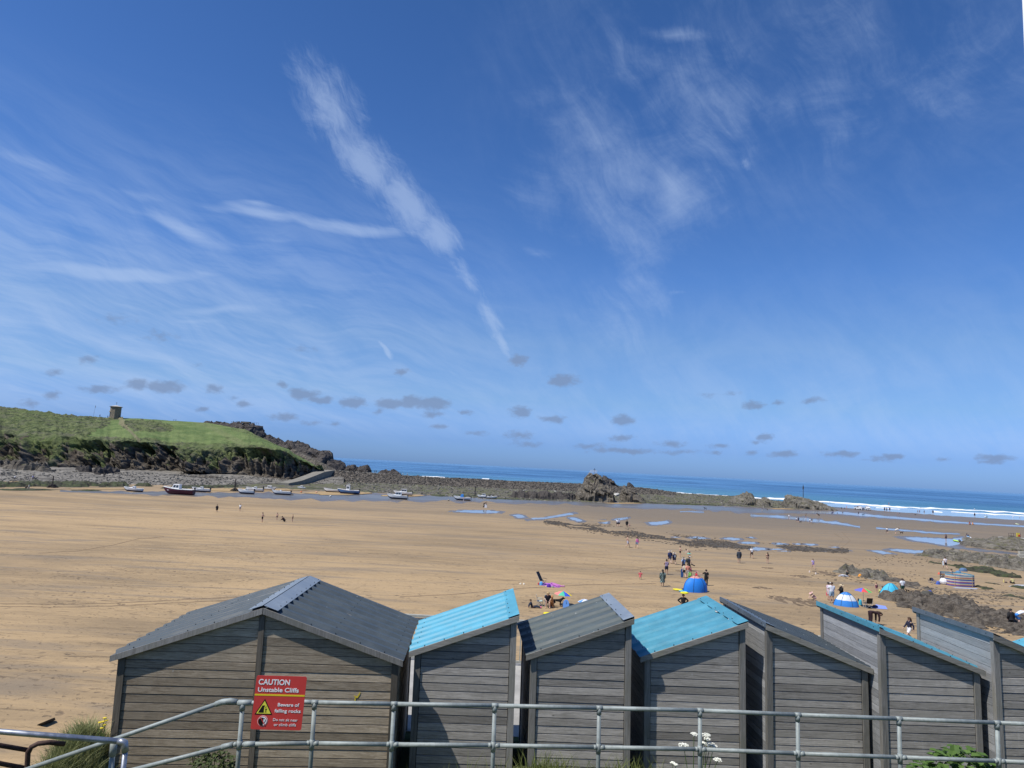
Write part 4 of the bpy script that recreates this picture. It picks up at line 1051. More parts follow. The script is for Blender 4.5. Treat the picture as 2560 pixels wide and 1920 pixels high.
# ================================================================== BEACH HUTS
LEAN = 0.016
def clip_poly(poly, a, b_, c_):
    """keep a*s + b*z <= c"""
    out = []
    for i in range(len(poly)):
        p, q = poly[i], poly[(i + 1) % len(poly)]
        dp, dq = a * p[0] + b_ * p[1] - c_, a * q[0] + b_ * q[1] - c_
        if dp <= 0: out.append(p)
        if (dp < 0 < dq) or (dq < 0 < dp):
            t = dp / (dp - dq); out.append((lerp(p[0], q[0], t), lerp(p[1], q[1], t)))
    return out
def hut(label, near, far, YL, YR, DEP, roofm, capm, wood, post, group, rise, capw=.22, rib=.24, ribh=.032, flash=.10, cap_over=False):
    """near/far: skyline corner pixels of the roof verge (left eave, [apex], right eave)"""
    base_z = 5.0
    n_ = [P(*near[0], YL)] + ([P(*near[1], (YL + YR) / 2)] if len(near) == 3 else []) + [P(*near[-1], YR)]
    f_ = [P(*far[0], YL + DEP)] + ([P(*far[1], (YL + YR) / 2 + DEP)] if len(far) == 3 else []) + [P(*far[-1], YR + DEP)]
    nL, nR = n_[0], n_[-1]
    ex = Vector((nR.x - nL.x, nR.y - nL.y, 0)); W = ex.length; ex /= W
    fm_, nm0 = (f_[0] + f_[-1]) / 2, (n_[0] + n_[-1]) / 2
    ey = Vector((fm_.x - nm0.x, fm_.y - nm0.y, 0)); ey /= ey.y
    org = Vector((nL.x, nL.y, 0))
    root = thing("beach_hut", label, "beach hut", Vector((nL.x + ex.x * W / 2, nL.y + DEP / 2, base_z)), group)
    zref = max(p.z for p in n_)
    def L(s, z, d): return org + ex * (s + LEAN * (zref - z)) + ey * d + Vector((0, 0, z))
    # roof line as (s, z)
    rl = [((p - org).dot(ex), p.z) for p in n_]
    segs = list(zip(rl, rl[1:]))
    def under(poly, off):
        for (a, b_) in segs:
            m_ = (b_[1] - a[1]) / (b_[0] - a[0])
            poly = clip_poly(poly, -m_, 1, a[1] - m_ * a[0] - off)
            if len(poly) < 3: return []
        return poly
    roof_at = lambda s: min(a[1] + (b_[1] - a[1]) / (b_[0] - a[0]) * (s - a[0]) for a, b_ in segs)
    s0, s1 = .05, W - .05; d0 = .10; pitch = .1455; OFF = .05
    # near wall planks
    def plank_row(sa, sb, dface, mat):
        z = base_z
        while z < zref:
            z0, z1 = z, z + pitch - .009
            full = under([(sa, z0), (sb, z0), (sb, z1), (sa, z1)], OFF)
            if len(full) >= 3 and max(p[1] for p in full) - z0 > .02:
                mbp = MB(); isfull = len(full) == 4 and abs(max(p[1] for p in full) - z1) < 1e-4 and min(roof_at(sa), roof_at(sb)) - OFF > z1
                jit = rnd.uniform(-.0025, .0025)
                if isfull:
                    zf = z1 - .012
                    fr = [L(sa, z0, dface - .004 + jit), L(sb, z0, dface - .004 + jit), L(sb, zf, dface + jit), L(sa, zf, dface + jit)]
                    bk = [L(sa, z0, dface + .022), L(sb, z0, dface + .022), L(sb, z1, dface + .022), L(sa, z1, dface + .022)]
                    mbp.prism(fr, bk)
                else:
                    mbp.prism([L(s, q, dface + jit) for s, q in full], [L(s, q, dface + .022) for s, q in full])
                recalc(mbp.build("plank", mat, root))
            z += pitch
    mid = None
    if len(near) == 3:
        mid = rl[1][0] - .02
        plank_row(s0 + .11, mid - .05, d0, wood); plank_row(mid + .05, s1 - .11, d0, wood)
    else: plank_row(s0 + .12, s1 - .12, d0, wood)
    # backing board behind the planks (dark joints) and the other three walls
    bk = under([(s0 + .03, base_z), (s1 - .03, base_z), (s1 - .03, 20), (s0 + .03, 20)], OFF + .02)
    mbw = MB(); mbw.prism([L(s, z, d0 + .026) for s, z in bk], [L(s, z, d0 + .05) for s, z in bk])
    recalc(mbw.build("wall_backing", BLACK, root))
    mbw = MB(); mbw.prism([L(s, z, DEP - .14) for s, z in bk], [L(s, z, DEP - .10) for s, z in bk])
    recalc(mbw.build("rear_wall", wood, root))
    zfar = [p.z for p in f_]
    def side(s_face, sgn, ztop_n, ztop_f, mat):
        da, db = d0 + .10, DEP - .17
        z = base_z
        def zt(d): return lerp(ztop_n, ztop_f, d / DEP) - OFF
        mb2 = MB(); th = .03 * -sgn
        mb2.prism([L(s_face + th, base_z, da - .06), L(s_face + th, base_z, db + .05), L(s_face + th, zt(db), db + .05), L(s_face + th, zt(da), da - .06)],
                  [L(s_face + 2 * th, base_z, da - .06), L(s_face + 2 * th, base_z, db + .05), L(s_face + 2 * th, zt(db), db + .05), L(s_face + 2 * th, zt(da), da - .06)])
        recalc(mb2.build("wall_backing", BLACK, root))
        while z < max(ztop_n, ztop_f):
            z0, z1 = z, z + pitch - .008
            za = [(da, z0), (db, z0), (db, z1), (da, z1)]
            m_ = (zt(db) - zt(da)) / (db - da)
            pl = clip_poly(za, -m_, 1, zt(da) - m_ * da)
            if len(pl) >= 3:
                mb2 = MB()
                mb2.prism([L(s_face, q, d) for d, q in pl], [L(s_face + th * .8, q, d) for d, q in pl])
                recalc(mb2.build("plank", mat, root))
            z += pitch
        # far corner post, standing proud
        mb2 = MB()
        mb2.prism([L(s_face - sgn * .05, base_z, db + .002), L(s_face + sgn * .02, base_z, db + .002), L(s_face + sgn * .02, zt(db), db + .002), L(s_face - sgn * .05, zt(db), db + .002)],
                  [L(s_face - sgn * .05, base_z, db + .11), L(s_face + sgn * .02, base_z, db + .11), L(s_face + sgn * .02, zt(DEP), db + .11), L(s_face - sgn * .05, zt(DEP), db + .11)])
        recalc(mb2.build("corner_post", post, root))
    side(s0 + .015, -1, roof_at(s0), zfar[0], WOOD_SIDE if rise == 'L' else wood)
    side(s1 - .015, 1, roof_at(s1), zfar[-1], wood)
    # corner and middle posts on the near face
    def near_post(a, b_):
        pl = under([(a, base_z), (b_, base_z), (b_, 20), (a, 20)], OFF - .02)
        mb2 = MB(); mb2.prism([L(s, z, d0 - .032) for s, z in pl], [L(s, z, d0 + .075) for s, z in pl])
        recalc(mb2.build("corner_post" if mid is None or abs((a + b_) / 2 - mid) > .2 else "centre_post", post, root))
    near_post(s0 - .008, s0 + .108); near_post(s1 - .108, s1 + .008)
    if mid is not None: near_post(mid - .048, mid + .048)
    # roof sheets, verge boards, eaves
    sides = [(0, 1)] if len(near) == 2 else [(0, 1), (2, 1)]
    for (ie, ir) in sides:
        if len(near) == 2: e_i, r_i = (0, 1) if rise == 'R' else (1, 0)
        else: e_i, r_i = ie, ir
        nE, nRg, fE, fR = n_[e_i], n_[r_i], f_[e_i], f_[r_i]
        def Q(u, v, h=0.0):   # u: eave->ridge, v: near->far
            a = nE.lerp(nRg, u); b_ = fE.lerp(fR, u)
            nv_ = (nRg - nE).cross(fE - nE).normalized()
            if nv_.z < 0: nv_ = -nv_
            return a.lerp(b_, v) + nv_ * h
        mbr = MB(); k_ = int(DEP / rib); prof = []
        for q in range(k_):
            for (o_, h_) in ((0, 0), (.52, 0), (.62, ribh), (.90, ribh), (1.0, 0)):
                prof.append(((q + o_) / k_, h_))
        pts_n = len(prof)
        over = -.025
        for (v, h_) in prof: mbr.v += [Q(over, .004 + v * .994, h_ + .012), Q(1.0, .004 + v * .994, h_ + .012), Q(over, .004 + v * .994, h_ + .008), Q(1.0, .004 + v * .994, h_ + .008)]
        for i in range(pts_n - 1):
            a = i * 4; b_ = a + 4
            mbr.f += [(a, a + 1, b_ + 1, b_), (a + 2, b_ + 2, b_ + 3, a + 3), (a, b_, b_ + 2, a + 2), (a + 1, a + 3, b_ + 3, b_ + 1)]
        mbr.mi = [0] * len(mbr.f); mbr.build("roof_sheet", roofm, root)
        # deck under the sheet
        mbd = MB(); mbd.prism([Q(0.015, .013, .004), Q(.985, .013, .004), Q(.985, .987, .004), Q(0.015, .987, .004)], [Q(0.015, .013, -.055), Q(.985, .013, -.055), Q(.985, .987, -.055), Q(0.015, .987, -.055)])
        recalc(mbd.build("roof_deck", WOOD_POST, root))
        for (v0, v1, nm_) in ((0.0, .03 / DEP * 1.0, 'verge_board'), (1 - .03 / DEP, 1.0, 'verge_board')):
            hh = .105
            mbv = MB()
            top = .018
            q4 = [Q(-.02, v0, top), Q(1.0, v0, top), Q(1.0, v0, top) - Vector((0, 0, hh)), Q(-.02, v0, top) - Vector((0, 0, hh))]
            q5 = [Q(-.02, v1, top), Q(1.0, v1, top), Q(1.0, v1, top) - Vector((0, 0, hh)), Q(-.02, v1, top) - Vector((0, 0, hh))]
            mbv.prism(q4, q5); recalc(mbv.build(nm_, WOOD_EDGE if wood is WOOD_G else WOOD_POST, root))
        mbe = MB(); mbe.prism([Q(.012, .03, -.002), Q(.012, .97, -.002), Q(.012, .97, -.002) - Vector((0, 0, .10)), Q(.012, .03, -.002) - Vector((0, 0, .10))], [Q(.03, .03, -.012), Q(.03, .97, -.012), Q(.03, .97, -.012) - Vector((0, 0, .09)), Q(.03, .03, -.012) - Vector((0, 0, .09))])
        recalc(mbe.build("eaves_board", WOOD_POST, root))
        # ridge flashing: flat strip over the ribs and (mono-pitch) a leg folded down the tall wall
        Ls = (nRg - nE).length; u0 = 1 - capw / Ls
        hc = ribh + .014
        mbc = MB()
        mbc.prism([Q(u0, .004, hc), Q(1.004, .004, hc), Q(1.004, .999, hc), Q(u0, .999, hc)], [Q(u0, .004, hc - .004), Q(1.004, .004, hc - .004), Q(1.004, .999, hc - .004), Q(u0, .999, hc - .004)])
        if len(near) == 2:
            sg = ex * (1 if rise == 'R' else -1) * .006
            a, b_ = Q(1.004, .004, hc) + sg, Q(1.004, .999, hc) + sg
            mbc.prism([a, b_, b_ - Vector((0, 0, flash)), a - Vector((0, 0, flash))], [a - sg * .7, b_ - sg * .7, b_ - sg * .7 - Vector((0, 0, flash)), a - sg * .7 - Vector((0, 0, flash))])
        recalc(mbc.build("ridge_flashing", capm, root))
        # screws
        mbs = MB()
        for q in range(k_):
            v = .014 + (q + .76) / k_ * .985
            for u in (.05, .5 if len(near) == 3 else .999):
                if u < .9: c0 = Q(u, v, ribh + .016); mbs.tube(c0 - Vector((0, 0, .006)), c0 + Vector((0, 0, .010)), .010, .007, 6)
            c0 = Q(u0 + .045 / Ls, v, hc + .004); mbs.tube(c0 - Vector((0, 0, .004)), c0 + Vector((0, 0, .009)), .011, .008, 6)
        for u in (.12, .3, .48, .66):
            for v in (.025, .96):
                c0 = Q(u, v, .02); mbs.tube(c0 - Vector((0, 0, .008)), c0 + Vector((0, 0, .016)), .011, .009, 6)
        if len(near) == 2:
            sg = ex * (1 if rise == 'R' else -1)
            for v in (.08, .3, .55, .8):
                c0 = Q(1.004, v, hc) - Vector((0, 0, flash * .45)); mbs.tube(c0, c0 + sg * .016, .010, .008, 6)
        o = mbs.build("roof_screw", SCREW, root); o['kind'] = 'stuff'
    return root, L, (s0, s1, d0, rl)
GH = "weathered timber beach huts in a row"
hA, LA, iA = hut("large brown gabled beach hut with a dark grey ribbed roof, behind the red sign", [(283, 1640), (657, 1523), (999.5, 1652)], [(481, 1533.5), (773.5, 1446), (1039, 1551)], 12.35, 12.75, 3.5,
    ROOF_D, CAP_G, WOOD_B, WOOD_POSTB, GH, 'G', capw=.26, rib=.38, ribh=.05)
hut("narrow grey hut with a turquoise roof rising right, next to the large gabled hut", [(1029, 1630), (1299, 1541.5)], [(1054.6, 1553), (1283, 1476)], 13.35, 13.45, 2.5, ROOF_B, ROOF_B, WOOD_G, WOOD_POST, GH, 'R', rib=.36, ribh=.035)
hut("grey hut with a dark roof and pale ridge strip, between two turquoise roofs", [(1321.7, 1638.4), (1587, 1549)], [(1299, 1560), (1523, 1488)], 13.5, 13.6, 2.5, ROOF_C, CAP_G, WOOD_G, WOOD_POST, GH, 'R', rib=.46, ribh=.045)
hut("grey hut with a turquoise roof whose ridge strip is flaking white", [(1607.7, 1643.5), (1871.8, 1558.5)], [(1541, 1567), (1766, 1494)], 13.9, 14.0, 2.6, ROOF_B2, ROOF_B2, WOOD_G, WOOD_POST, GH, 'R', rib=.46, ribh=.035)
hut("dark-roofed grey hut falling away right of the flaking turquoise roof", [(1915, 1563), (2177.7, 1673)], [(1798.7, 1496), (2024, 1583)], 13.95, 14.05, 2.6, ROOF_D, CAP_D, WOOD_G, WOOD_POST, GH, 'L', rib=.2, ribh=.03)
hut("grey hut with a thin turquoise edge above its pale left wall", [(2199, 1573), (2459, 1678)], [(2040, 1506.6), (2262, 1590)], 13.7, 13.8, 2.6, ROOF_B2, ROOF_B2, WOOD_G, WOOD_POST, GH, 'L', rib=.42)
hut("rightmost tall grey hut with a dark grey edge above its pale left wall", [(2484, 1589), (2750, 1702)], [(2280, 1521), (2505, 1610)], 13.6, 13.75, 2.7, ROOF_D, CAP_D, WOOD_G, WOOD_POST, GH, 'L', rib=.2)
hut("hut mostly out of view whose turquoise roof corner peeps over the last grey hut", [(2790, 1722), (3060, 1640)], [(2529, 1606), (2760, 1530)], 13.6, 13.7, 2.7, ROOF_B, ROOF_B, WOOD_G, WOOD_POST, GH, 'R', rib=.42)
# yellow paint splash on the gabled hut
YEL = simple("yellow_paint", (0.72, 0.56, 0.05), .6, 0, .05)
mb = MB()
def onA(px, py, d=-.008):
    # point on the near wall plane of the gabled hut
    A0, B0, C0 = LA(0, 6, .1 + d), LA(3, 6, .1 + d), LA(0, 7.5, .1 + d)
    n0 = (B0 - A0).cross(C0 - A0); r_ = ray(px, py)
    return EYE + r_ * ((A0 - EYE).dot(n0) / r_.dot(n0))
for pl in ([(884, 1738), (889, 1740), (893, 1741), (899, 1731), (901, 1729), (900, 1736), (894, 1745), (888, 1745)], [(886, 1747), (890, 1746), (889, 1753), (886, 1754)]):
    mb.prism([onA(*q) for q in pl], [onA(*q, d=-.004) for q in pl])
recalc(mb.build("paint_splash", YEL, hA))
# flaked paint on the turquoise ridge strip is bare metal
# ------------------------------------------------------------------ balustrade on the sea wall
BAL = simple("grey_green_painted_timber", (0.36, 0.36, 0.31), .7, 0, .12)
bal = thing("balustrade", "low grey-green balustrade with close uprights along the promenade edge beyond the huts", "balustrade", G(1050, 1649, TZ))
zt_ = 6.50; xa, xb = -6.2, 22.0; yb = 21.55
MB().box(((xa + xb) / 2, yb, zt_ - .025), ((xb - xa) / 2, .06, .035)).build("top_rail", BAL, bal)
MB().box(((xa + xb) / 2, yb, zt_ - .12), ((xb - xa) / 2, .025, .03)).build("top_rail", BAL, bal)
MB().box(((xa + xb) / 2, yb, TZ + .12), ((xb - xa) / 2, .025, .03)).build("bottom_rail", BAL, bal)
me0 = None; x = xa; cnt = 0
while x < xb:
    if me0 is None:
        o = MB().box((0, 0, 0), (.016, .016, (zt_ - .12 - TZ - .12) / 2)).build("upright", BAL); me0 = o.data
    else: o = bpy.data.objects.new("upright", me0); C.objects.link(o)
    o.parent = bal; o.location = Vector((x, yb, (zt_ - .12 + TZ + .12) / 2)) - bal.location
    x += .16; cnt += 1
me1 = None; x = xa
while x < xb:
    if me1 is None:
        o = MB().box((0, 0, 0), (.05, .05, (zt_ - TZ) / 2)).build("post", BAL); me1 = o.data
    else: o = bpy.data.objects.new("post", me1); C.objects.link(o)
    o.parent = bal; o.location = Vector((x + .08, yb + .05, (zt_ + TZ) / 2 - .06)) - bal.location
    x += 2.4

# ------------------------------------------------------------------ near railings
ZT, ZM, ZB = 8.33, 7.875, 7.12
rail = thing("guard_rail", "two-bar galvanised tube railing running across the foreground in front of the huts", "railing", G(1280, 1764, ZT) - Vector((0, 0, ZT - 7.2)))
tops = [(787, 1756), (985, 1760), (1237, 1764), (1498, 1770), (1750, 1776), (1994, 1787), (2247, 1797), (2492, 1807)]
tp = [G(x, y, ZT) for x, y in tops]
tp.append(tp[-1] + (tp[-1] - tp[-2])); tp.append(tp[-1] + (tp[-1] - tp[-3]) * .5)
first = tp[0] + (tp[0] - tp[1]).normalized() * .0
RTU = .0245
lean_v = lambda z: Vector((LEAN * (ZT - z), 0, 0))
for a, b_ in zip(tp, tp[1:]):
    MB().tube(a, b_, RTU, n=14).build("top_rail", GALV, rail, smooth=True)
    MB().tube(a + lean_v(ZM) + Vector((0, 0, ZM - ZT)), b_ + lean_v(ZM) + Vector((0, 0, ZM - ZT)), RTU, n=14).build("mid_rail", GALV, rail, smooth=True)
for i, a in enumerate(tp):
    m_ = a + lean_v(ZM) + Vector((0, 0, ZM - ZT)); f0 = a + lean_v(ZB) + Vector((0, 0, ZB - ZT))
    MB().tube(a, f0, RTU, n=14).build("post", GALV, rail, smooth=True)
    d = (tp[min(i + 1, len(tp) - 1)] - tp[max(0, i - 1)]).normalized()
    q = MB(); q.tube(a - d * .035, a + d * .04, RTU + .004, n=14); q.tube(a, a + Vector((0, 0, -.075)), RTU + .0045, n=14)
    q.build("tee_fitting", GALV, rail, smooth=True)
    q = MB(); q.tube(m_ - d * .06, m_ - d * .02, RTU + .0035, n=14); q.tube(m_ + d * .02, m_ + d * .075, RTU + .0045, n=14); q.tube(m_ + Vector((0, 0, .045)), m_ - Vector((0, 0, .07)), RTU + .0045, n=14)
    q.build("cross_fitting", GALV, rail, smooth=True)
# left end: corner post at the top of the ramp, bar passing behind the sign
c_top = G(607, 1757, ZT); c_mid = c_top + lean_v(ZM) + Vector((0, 0, ZM - ZT))
MB().tube(c_top, c_top + lean_v(ZB) + Vector((0, 0, ZB - ZT)), RTU, n=14).build("post", GALV, rail, smooth=True)
MB().tube(c_top - (tp[0] - c_top).normalized() * .06, G(700, 1758, ZT), RTU, n=14).build("top_rail", GALV, rail, smooth=True)
MB().tube(G(745, 1754, ZT), tp[0], RTU, n=14).build("top_rail", GALV, rail, smooth=True)
dm = (tp[0] - c_top).normalized()
q = MB(); q.tube(c_top - dm * .05, c_top + dm * .10, RTU + .008, n=14); q.tube(c_top, c_top + Vector((0, 0, -.085)), RTU + .007, n=14); q.build("tee_fitting", GALV, rail, smooth=True)
MB().tube(c_mid + dm * .05, tp[0] + lean_v(ZM) + Vector((0, 0, ZM - ZT)), RTU, n=14).build("mid_rail", GALV, rail, smooth=True)
q = MB(); q.tube(c_mid + dm * .05, c_mid + dm * .17, RTU + .007, n=14); q.ell(c_mid + dm * .045, (.028, .028, .028)); q.ell(c_mid - dm * .045, (.028, .028, .028)); q.tube(c_mid + Vector((0, 0, .04)), c_mid - Vector((0, 0, .05)), RTU + .007, n=14)
q.build("swivel_fitting", GALV, rail, smooth=True)
# ramp rail falling away to the left
ramp = thing("ramp_rail", "two-bar galvanised tube railing sloping down to the left beside the big hut", "railing", c_top - Vector((1.2, 0, 1.2)))
e1 = G(566, 1751.5, ZT + .02); lo1 = P(60, 1926, 8.3)
dd = (lo1 - e1).normalized()
MB().tube(e1 + dd * .03, lo1, RTU, n=14).build("top_rail", GALV, ramp, smooth=True)
q = MB(); q.path([e1 + dd * .13, e1 + dd * .05, e1 + (c_top - e1).normalized() * .04, e1 + (c_top - e1).normalized() * .12], [RTU + .006, RTU + .009, RTU + .009, RTU + .007], 14)
q.build("elbow_fitting", GALV, ramp, smooth=True)
lo2 = P(250, 1946, 8.25); e2 = c_mid - dm * .07
MB().tube(e2, lo2, RTU, n=14).build("mid_rail", GALV, ramp, smooth=True)
d2 = (lo2 - e2).normalized()
MB().tube(e2, e2 + d2 * .13, RTU + .007, n=14).build("elbow_fitting", GALV, ramp, smooth=True)
pb = lo1 + dd * .25
MB().tube(lo1, pb, RTU, n=14).build("top_rail", GALV, ramp, smooth=True)
MB().tube(pb, Vector((pb.x, pb.y, pb.z - 1.6)), RTU, n=14).build("post", GALV, ramp, smooth=True)
# thick brushed handrail at the far left
hr = thing("handrail", "thick brushed steel handrail with a bent end, low at the left", "handrail", P(280, 1850, 6.6) - Vector((0, 0, 1.1)))
a = P(-420, 1795, 6.75); b_ = P(296, 1853, 6.6); RH = .0255
c1 = P(312, 1857, 6.6); c2 = P(313, 1880, 6.6); c3 = P(300, 1990, 6.6)
MB().tube(a, b_, RH, n=16).build("rail", STEEL, hr, smooth=True)
MB().path([b_, b_.lerp(c1, .6) + Vector((0, 0, .002)), c1, c1.lerp(c2, .35), c2], RH + .004, 16).build("elbow_fitting", STEEL, hr, smooth=True)
MB().tube(c2, c3 + (c3 - c2).normalized() * .7, RH - .003, n=14).build("post", STEEL, hr, smooth=True)
p1 = P(285, 1857, 6.72); p2 = P(270, 1990, 6.72)
MB().tube(p1, p2 + (p2 - p1).normalized() * .7, RH - .001, n=14).build("post", GALV, hr, smooth=True)
q = MB(); q.tube(p1 + Vector((0, 0, .01)), p1.lerp(p2, .25), RH + .005, n=14); q.build("collar_fitting", GALV, hr, smooth=True)
# rusty low rail beyond it
rr = thing("rusty_rail", "low rusty brown tube rail with a curved end in the bottom left corner", "railing", P(75, 1905, 10.2) - Vector((0, 0, .5)))
q = MB(); q.path([P(66, 1990, 10.2), P(68, 1915, 10.2), P(70, 1880, 10.2), P(78, 1868, 10.2), P(95, 1859, 10.25), P(125, 1856, 10.3), P(160, 1860, 10.5)], .034, 10); q.build("bent_tube", RUST, rr, smooth=True)
MB().tube(P(-260, 1820, 9.6), P(80, 1877, 10.25), .032, n=10).build("rail", RUST, rr, smooth=True)
MB().tube(P(-260, 1860, 9.6), P(66, 1921, 10.2), .032, n=10).build("rail", RUST, rr, smooth=True)

# ------------------------------------------------------------------ warning sign
YS = 7.70
sTL, sTR, sBL, sBR = P(642, 1688.5, YS), P(767.5, 1691.8, YS), P(626, 1823, YS), P(755, 1824, YS)
sx = (sTR - sTL); sy = (sBL - sTL)
sign = thing("warning_sign", "red CAUTION Unstable Cliffs warning sign fixed to the railing", "sign", (sTL + sBR) / 2)
SRED = simple("sign_red", (0.58, 0.055, 0.05), .45, 0, .04, .4)
SWH = simple("sign_white", (0.85, 0.85, 0.85), .5, 0, .0); SYE = simple("sign_yellow", (0.80, 0.60, 0.03), .5, 0, 0); SBK = simple("sign_black", (0.01, 0.01, 0.01), .5, 0, 0); SYE2 = simple("sign_triangle_yellow", (0.80, 0.74, 0.08), .5, 0, 0)
sn = sx.cross(sy).normalized(); sn = sn if sn.y < 0 else -sn
def S(u, v, h=0.0): return sTL + sx * u + sy * v + sn * h
rc = .035; out = []
for (cu, cv, t0) in ((rc, rc, pi), (1 - rc, rc, 1.5 * pi), (1 - rc, 1 - rc, 0), (rc, 1 - rc, .5 * pi)):
    for i in range(5): t = t0 + pi / 2 * i / 4; out.append((cu + rc * cos(t), cv + rc * sin(t)))
recalc(MB().prism([S(u, v, 0) for u, v in out], [S(u, v, -.004) for u, v in out]).build("panel", SRED, sign))
def decal(pts, mat, h, name): return recalc(MB().prism([S(u, v, h) for u, v in pts], [S(u, v, h - .0012) for u, v in pts]).build(name, mat, sign))
decal([(.004, .343), (.996, .343), (.996, .374), (.004, .374)], SYE, .0016, "yellow_line")
decal([(.22, .430), (.398, .724), (.046, .724)], SBK, .0016, "triangle_border")
decal([(.22, .468), (.366, .705), (.078, .705)], SYE2, .003, "triangle")
decal([(.115, .685), (.185, .555), (.20, .553), (.238, .553), (.238, .56), (.222, .568), (.222, .685)], SBK, .0044, "cliff_pictogram")
mbp = MB()
for pl in ([(.250, .585), (.262, .585), (.262, .600), (.250, .600)], [(.235, .575), (.243, .575), (.243, .583), (.235, .583)], [(.262, .565), (.270, .565), (.270, .572), (.262, .572)],
           [(.256, .612), (.268, .612), (.268, .627), (.256, .627)], [(.255, .630), (.269, .630), (.269, .655), (.255, .655)], [(.240, .615), (.246, .612), (.258, .632), (.254, .640)], [(.284, .612), (.278, .610), (.266, .632), (.270, .640)], [(.255, .655), (.261, .655), (.252, .688), (.246, .688)], [(.263, .655), (.269, .655), (.278, .688), (.272, .688)]):
    mbp.prism([S(u, v, .0044) for u, v in pl], [S(u, v, .0032) for u, v in pl])
recalc(mbp.build("falling_rock_pictogram", SBK, sign))
asp = sy.length / sx.length
def circ(cu, cv, r, n=28): return [(cu + r * asp * cos(2 * pi * i / n), cv + r * sin(2 * pi * i / n)) for i in range(n)]
decal(circ(.222, .842, .100), SWH, .0016, "circle_rim"); decal(circ(.222, .842, .094), SRED, .003, "circle_ring"); decal(circ(.222, .842, .082), SWH, .0044, "circle_face")
cp = [(.222 + .082 * asp * cos(t) , .842 + .082 * sin(t)) for t in [pi * .5 + pi * i / 12 for i in range(13)]]
decal([(.235, .80), (.262, .80), (.262, .793), (.20, .775)] + [p for p in cp if p[1] > .785][::-1][:11] + [(.235, .92)], SBK, .0058, "cliff_pictogram")
decal([(.272, .81), (.282, .81), (.284, .84), (.270, .86), (.262, .88), (.255, .872), (.262, .85), (.27, .84)], SBK, .0058, "climber_pictogram")
decal([(.168, .775), (.182, .765), (.278, .905), (.264, .915)], SRED, .0072, "prohibition_bar")
def lettering(txt, u, v_base, cap_h, width, bold, name="lettering"):
    cu = bpy.data.curves.new("t", 'FONT'); cu.body = txt; cu.size = 1.0; cu.offset = bold; cu.extrude = .004
    to = bpy.data.objects.new("t", cu); C.objects.link(to)
    bpy.context.view_layer.update()
    me = bpy.data.meshes.new_from_object(to.evaluated_get(bpy.context.evaluated_depsgraph_get()))
    bpy.data.objects.remove(to)
    xs = [v.co.x for v in me.vertices]; x0, x1 = min(xs), max(xs)
    ch = .70                                 # cap height of the built-in face at size 1
    for v in me.vertices:
        U = u + (v.co.x - x0) / (x1 - x0) * width; V = v_base - v.co.y / ch * cap_h
        v.co = S(U, V, .0022 + v.co.z * .2) - sign.location
    me.materials.clear(); me.materials.append(SWH); me.name = name
    o = bpy.data.objects.new(name, me); C.objects.link(o); o.parent = sign
lettering("CAUTION", .055, .165, .100, .62, .022); lettering("Unstable Cliffs", .058, .298, .078, .81, .020)
lettering("Beware of", .485, .562, .060, .425, .020); lettering("falling rocks", .435, .675, .060, .515, .020)
lettering("Do not sit near", .425, .836, .050, .485, .004); lettering("or climb cliffs", .452, .926, .050, .435, .004)
mbc = MB()
for u in (.25, .8): mbc.box(S(u, .5, -.02), (.02, .012, .03))
mbc.build("clip", GALV, sign)

# ------------------------------------------------------------------ plants
def blades(name, spots, mat, label=None, kind='stuff', hmin=.15, hmax=.4, w=.008, parent=None, lean=.5):
    mb = MB()
    for (x, y, z) in spots:
        h = rnd.uniform(hmin, hmax); a = rnd.uniform(0, 2 * pi); l_ = rnd.uniform(.1, lean) * h; dx, dy = cos(a) * l_, sin(a) * l_
        b_ = rnd.uniform(0, pi); wx, wy = cos(b_) * w, sin(b_) * w
        mb.add([(x - wx, y - wy, z), (x + wx, y + wy, z), (x + wx * .8 + dx * .35, y + wy * .8 + dy * .35, z + h * .55), (x - wx * .8 + dx * .35, y - wy * .8 + dy * .35, z + h * .55), (x + dx, y + dy, z + h * .93)],
               [(0, 1, 2, 3), (3, 2, 4)])
    o = mb.build(name, mat, parent)
    return finish(o, label, None, None, kind)
GRASS_P = leaf_mat("pale_knoll_grass", (0.19, 0.23, 0.075), (0.44, 0.44, 0.22))
sp = []
for q in range(9000):      # bank between the rail and the huts
    x = rnd.uniform(-6.6, 12.5); y = rnd.uniform(9.3, 12.4)
    dens = .25 + .6 * fbm(x * .5, y * .5, 3, 3)
    if -6.6 < x < -1.2: dens *= .35
    if rnd.random() < dens + .25: sp.append((x, y, bank_z(x, y) - .02))
blades("bank_grass", sp, GRASS, hmin=.08, hmax=.30)
sp = []
for q in range(15000):     # rank grass on the knoll at the left of the gabled hut
    x = rnd.gauss(-7.25, .42); y = rnd.gauss(11.6, .95)
    if y < 9.2 or (x > -6.72 and y > 12.2) or x < -8.6: continue
    sp.append((x, y, bank_z(x, y) - .03))
blades("knoll_grass", sp, GRASS_P, hmin=.12, hmax=.42, w=.005, lean=1.1)
sp = []
for (px, py, Y_, n_) in [(1175, 1910, 12.6, 130), (1370, 1900, 12.6, 300), (1500, 1915, 12.4, 160), (1560, 1900, 12.5, 300), (1740, 1915, 12, 260), (1960, 1925, 12.3, 60), (1330, 1905, 12.4, 160), (2300, 1915, 12, 120), (1620, 1900, 12.6, 100), (1060, 1925, 12.3, 120)]:
    c0 = P(px, py, Y_)
    for q in range(int(n_ * .9)): x, y = c0.x + rnd.gauss(0, .28), c0.y + rnd.gauss(0, .16); sp.append((x, y, bank_z(x, y) + rnd.uniform(0, .25)))
blades("tall_grass_clumps", sp, GRASS, hmin=.18, hmax=.52, w=.006, lean=.9)
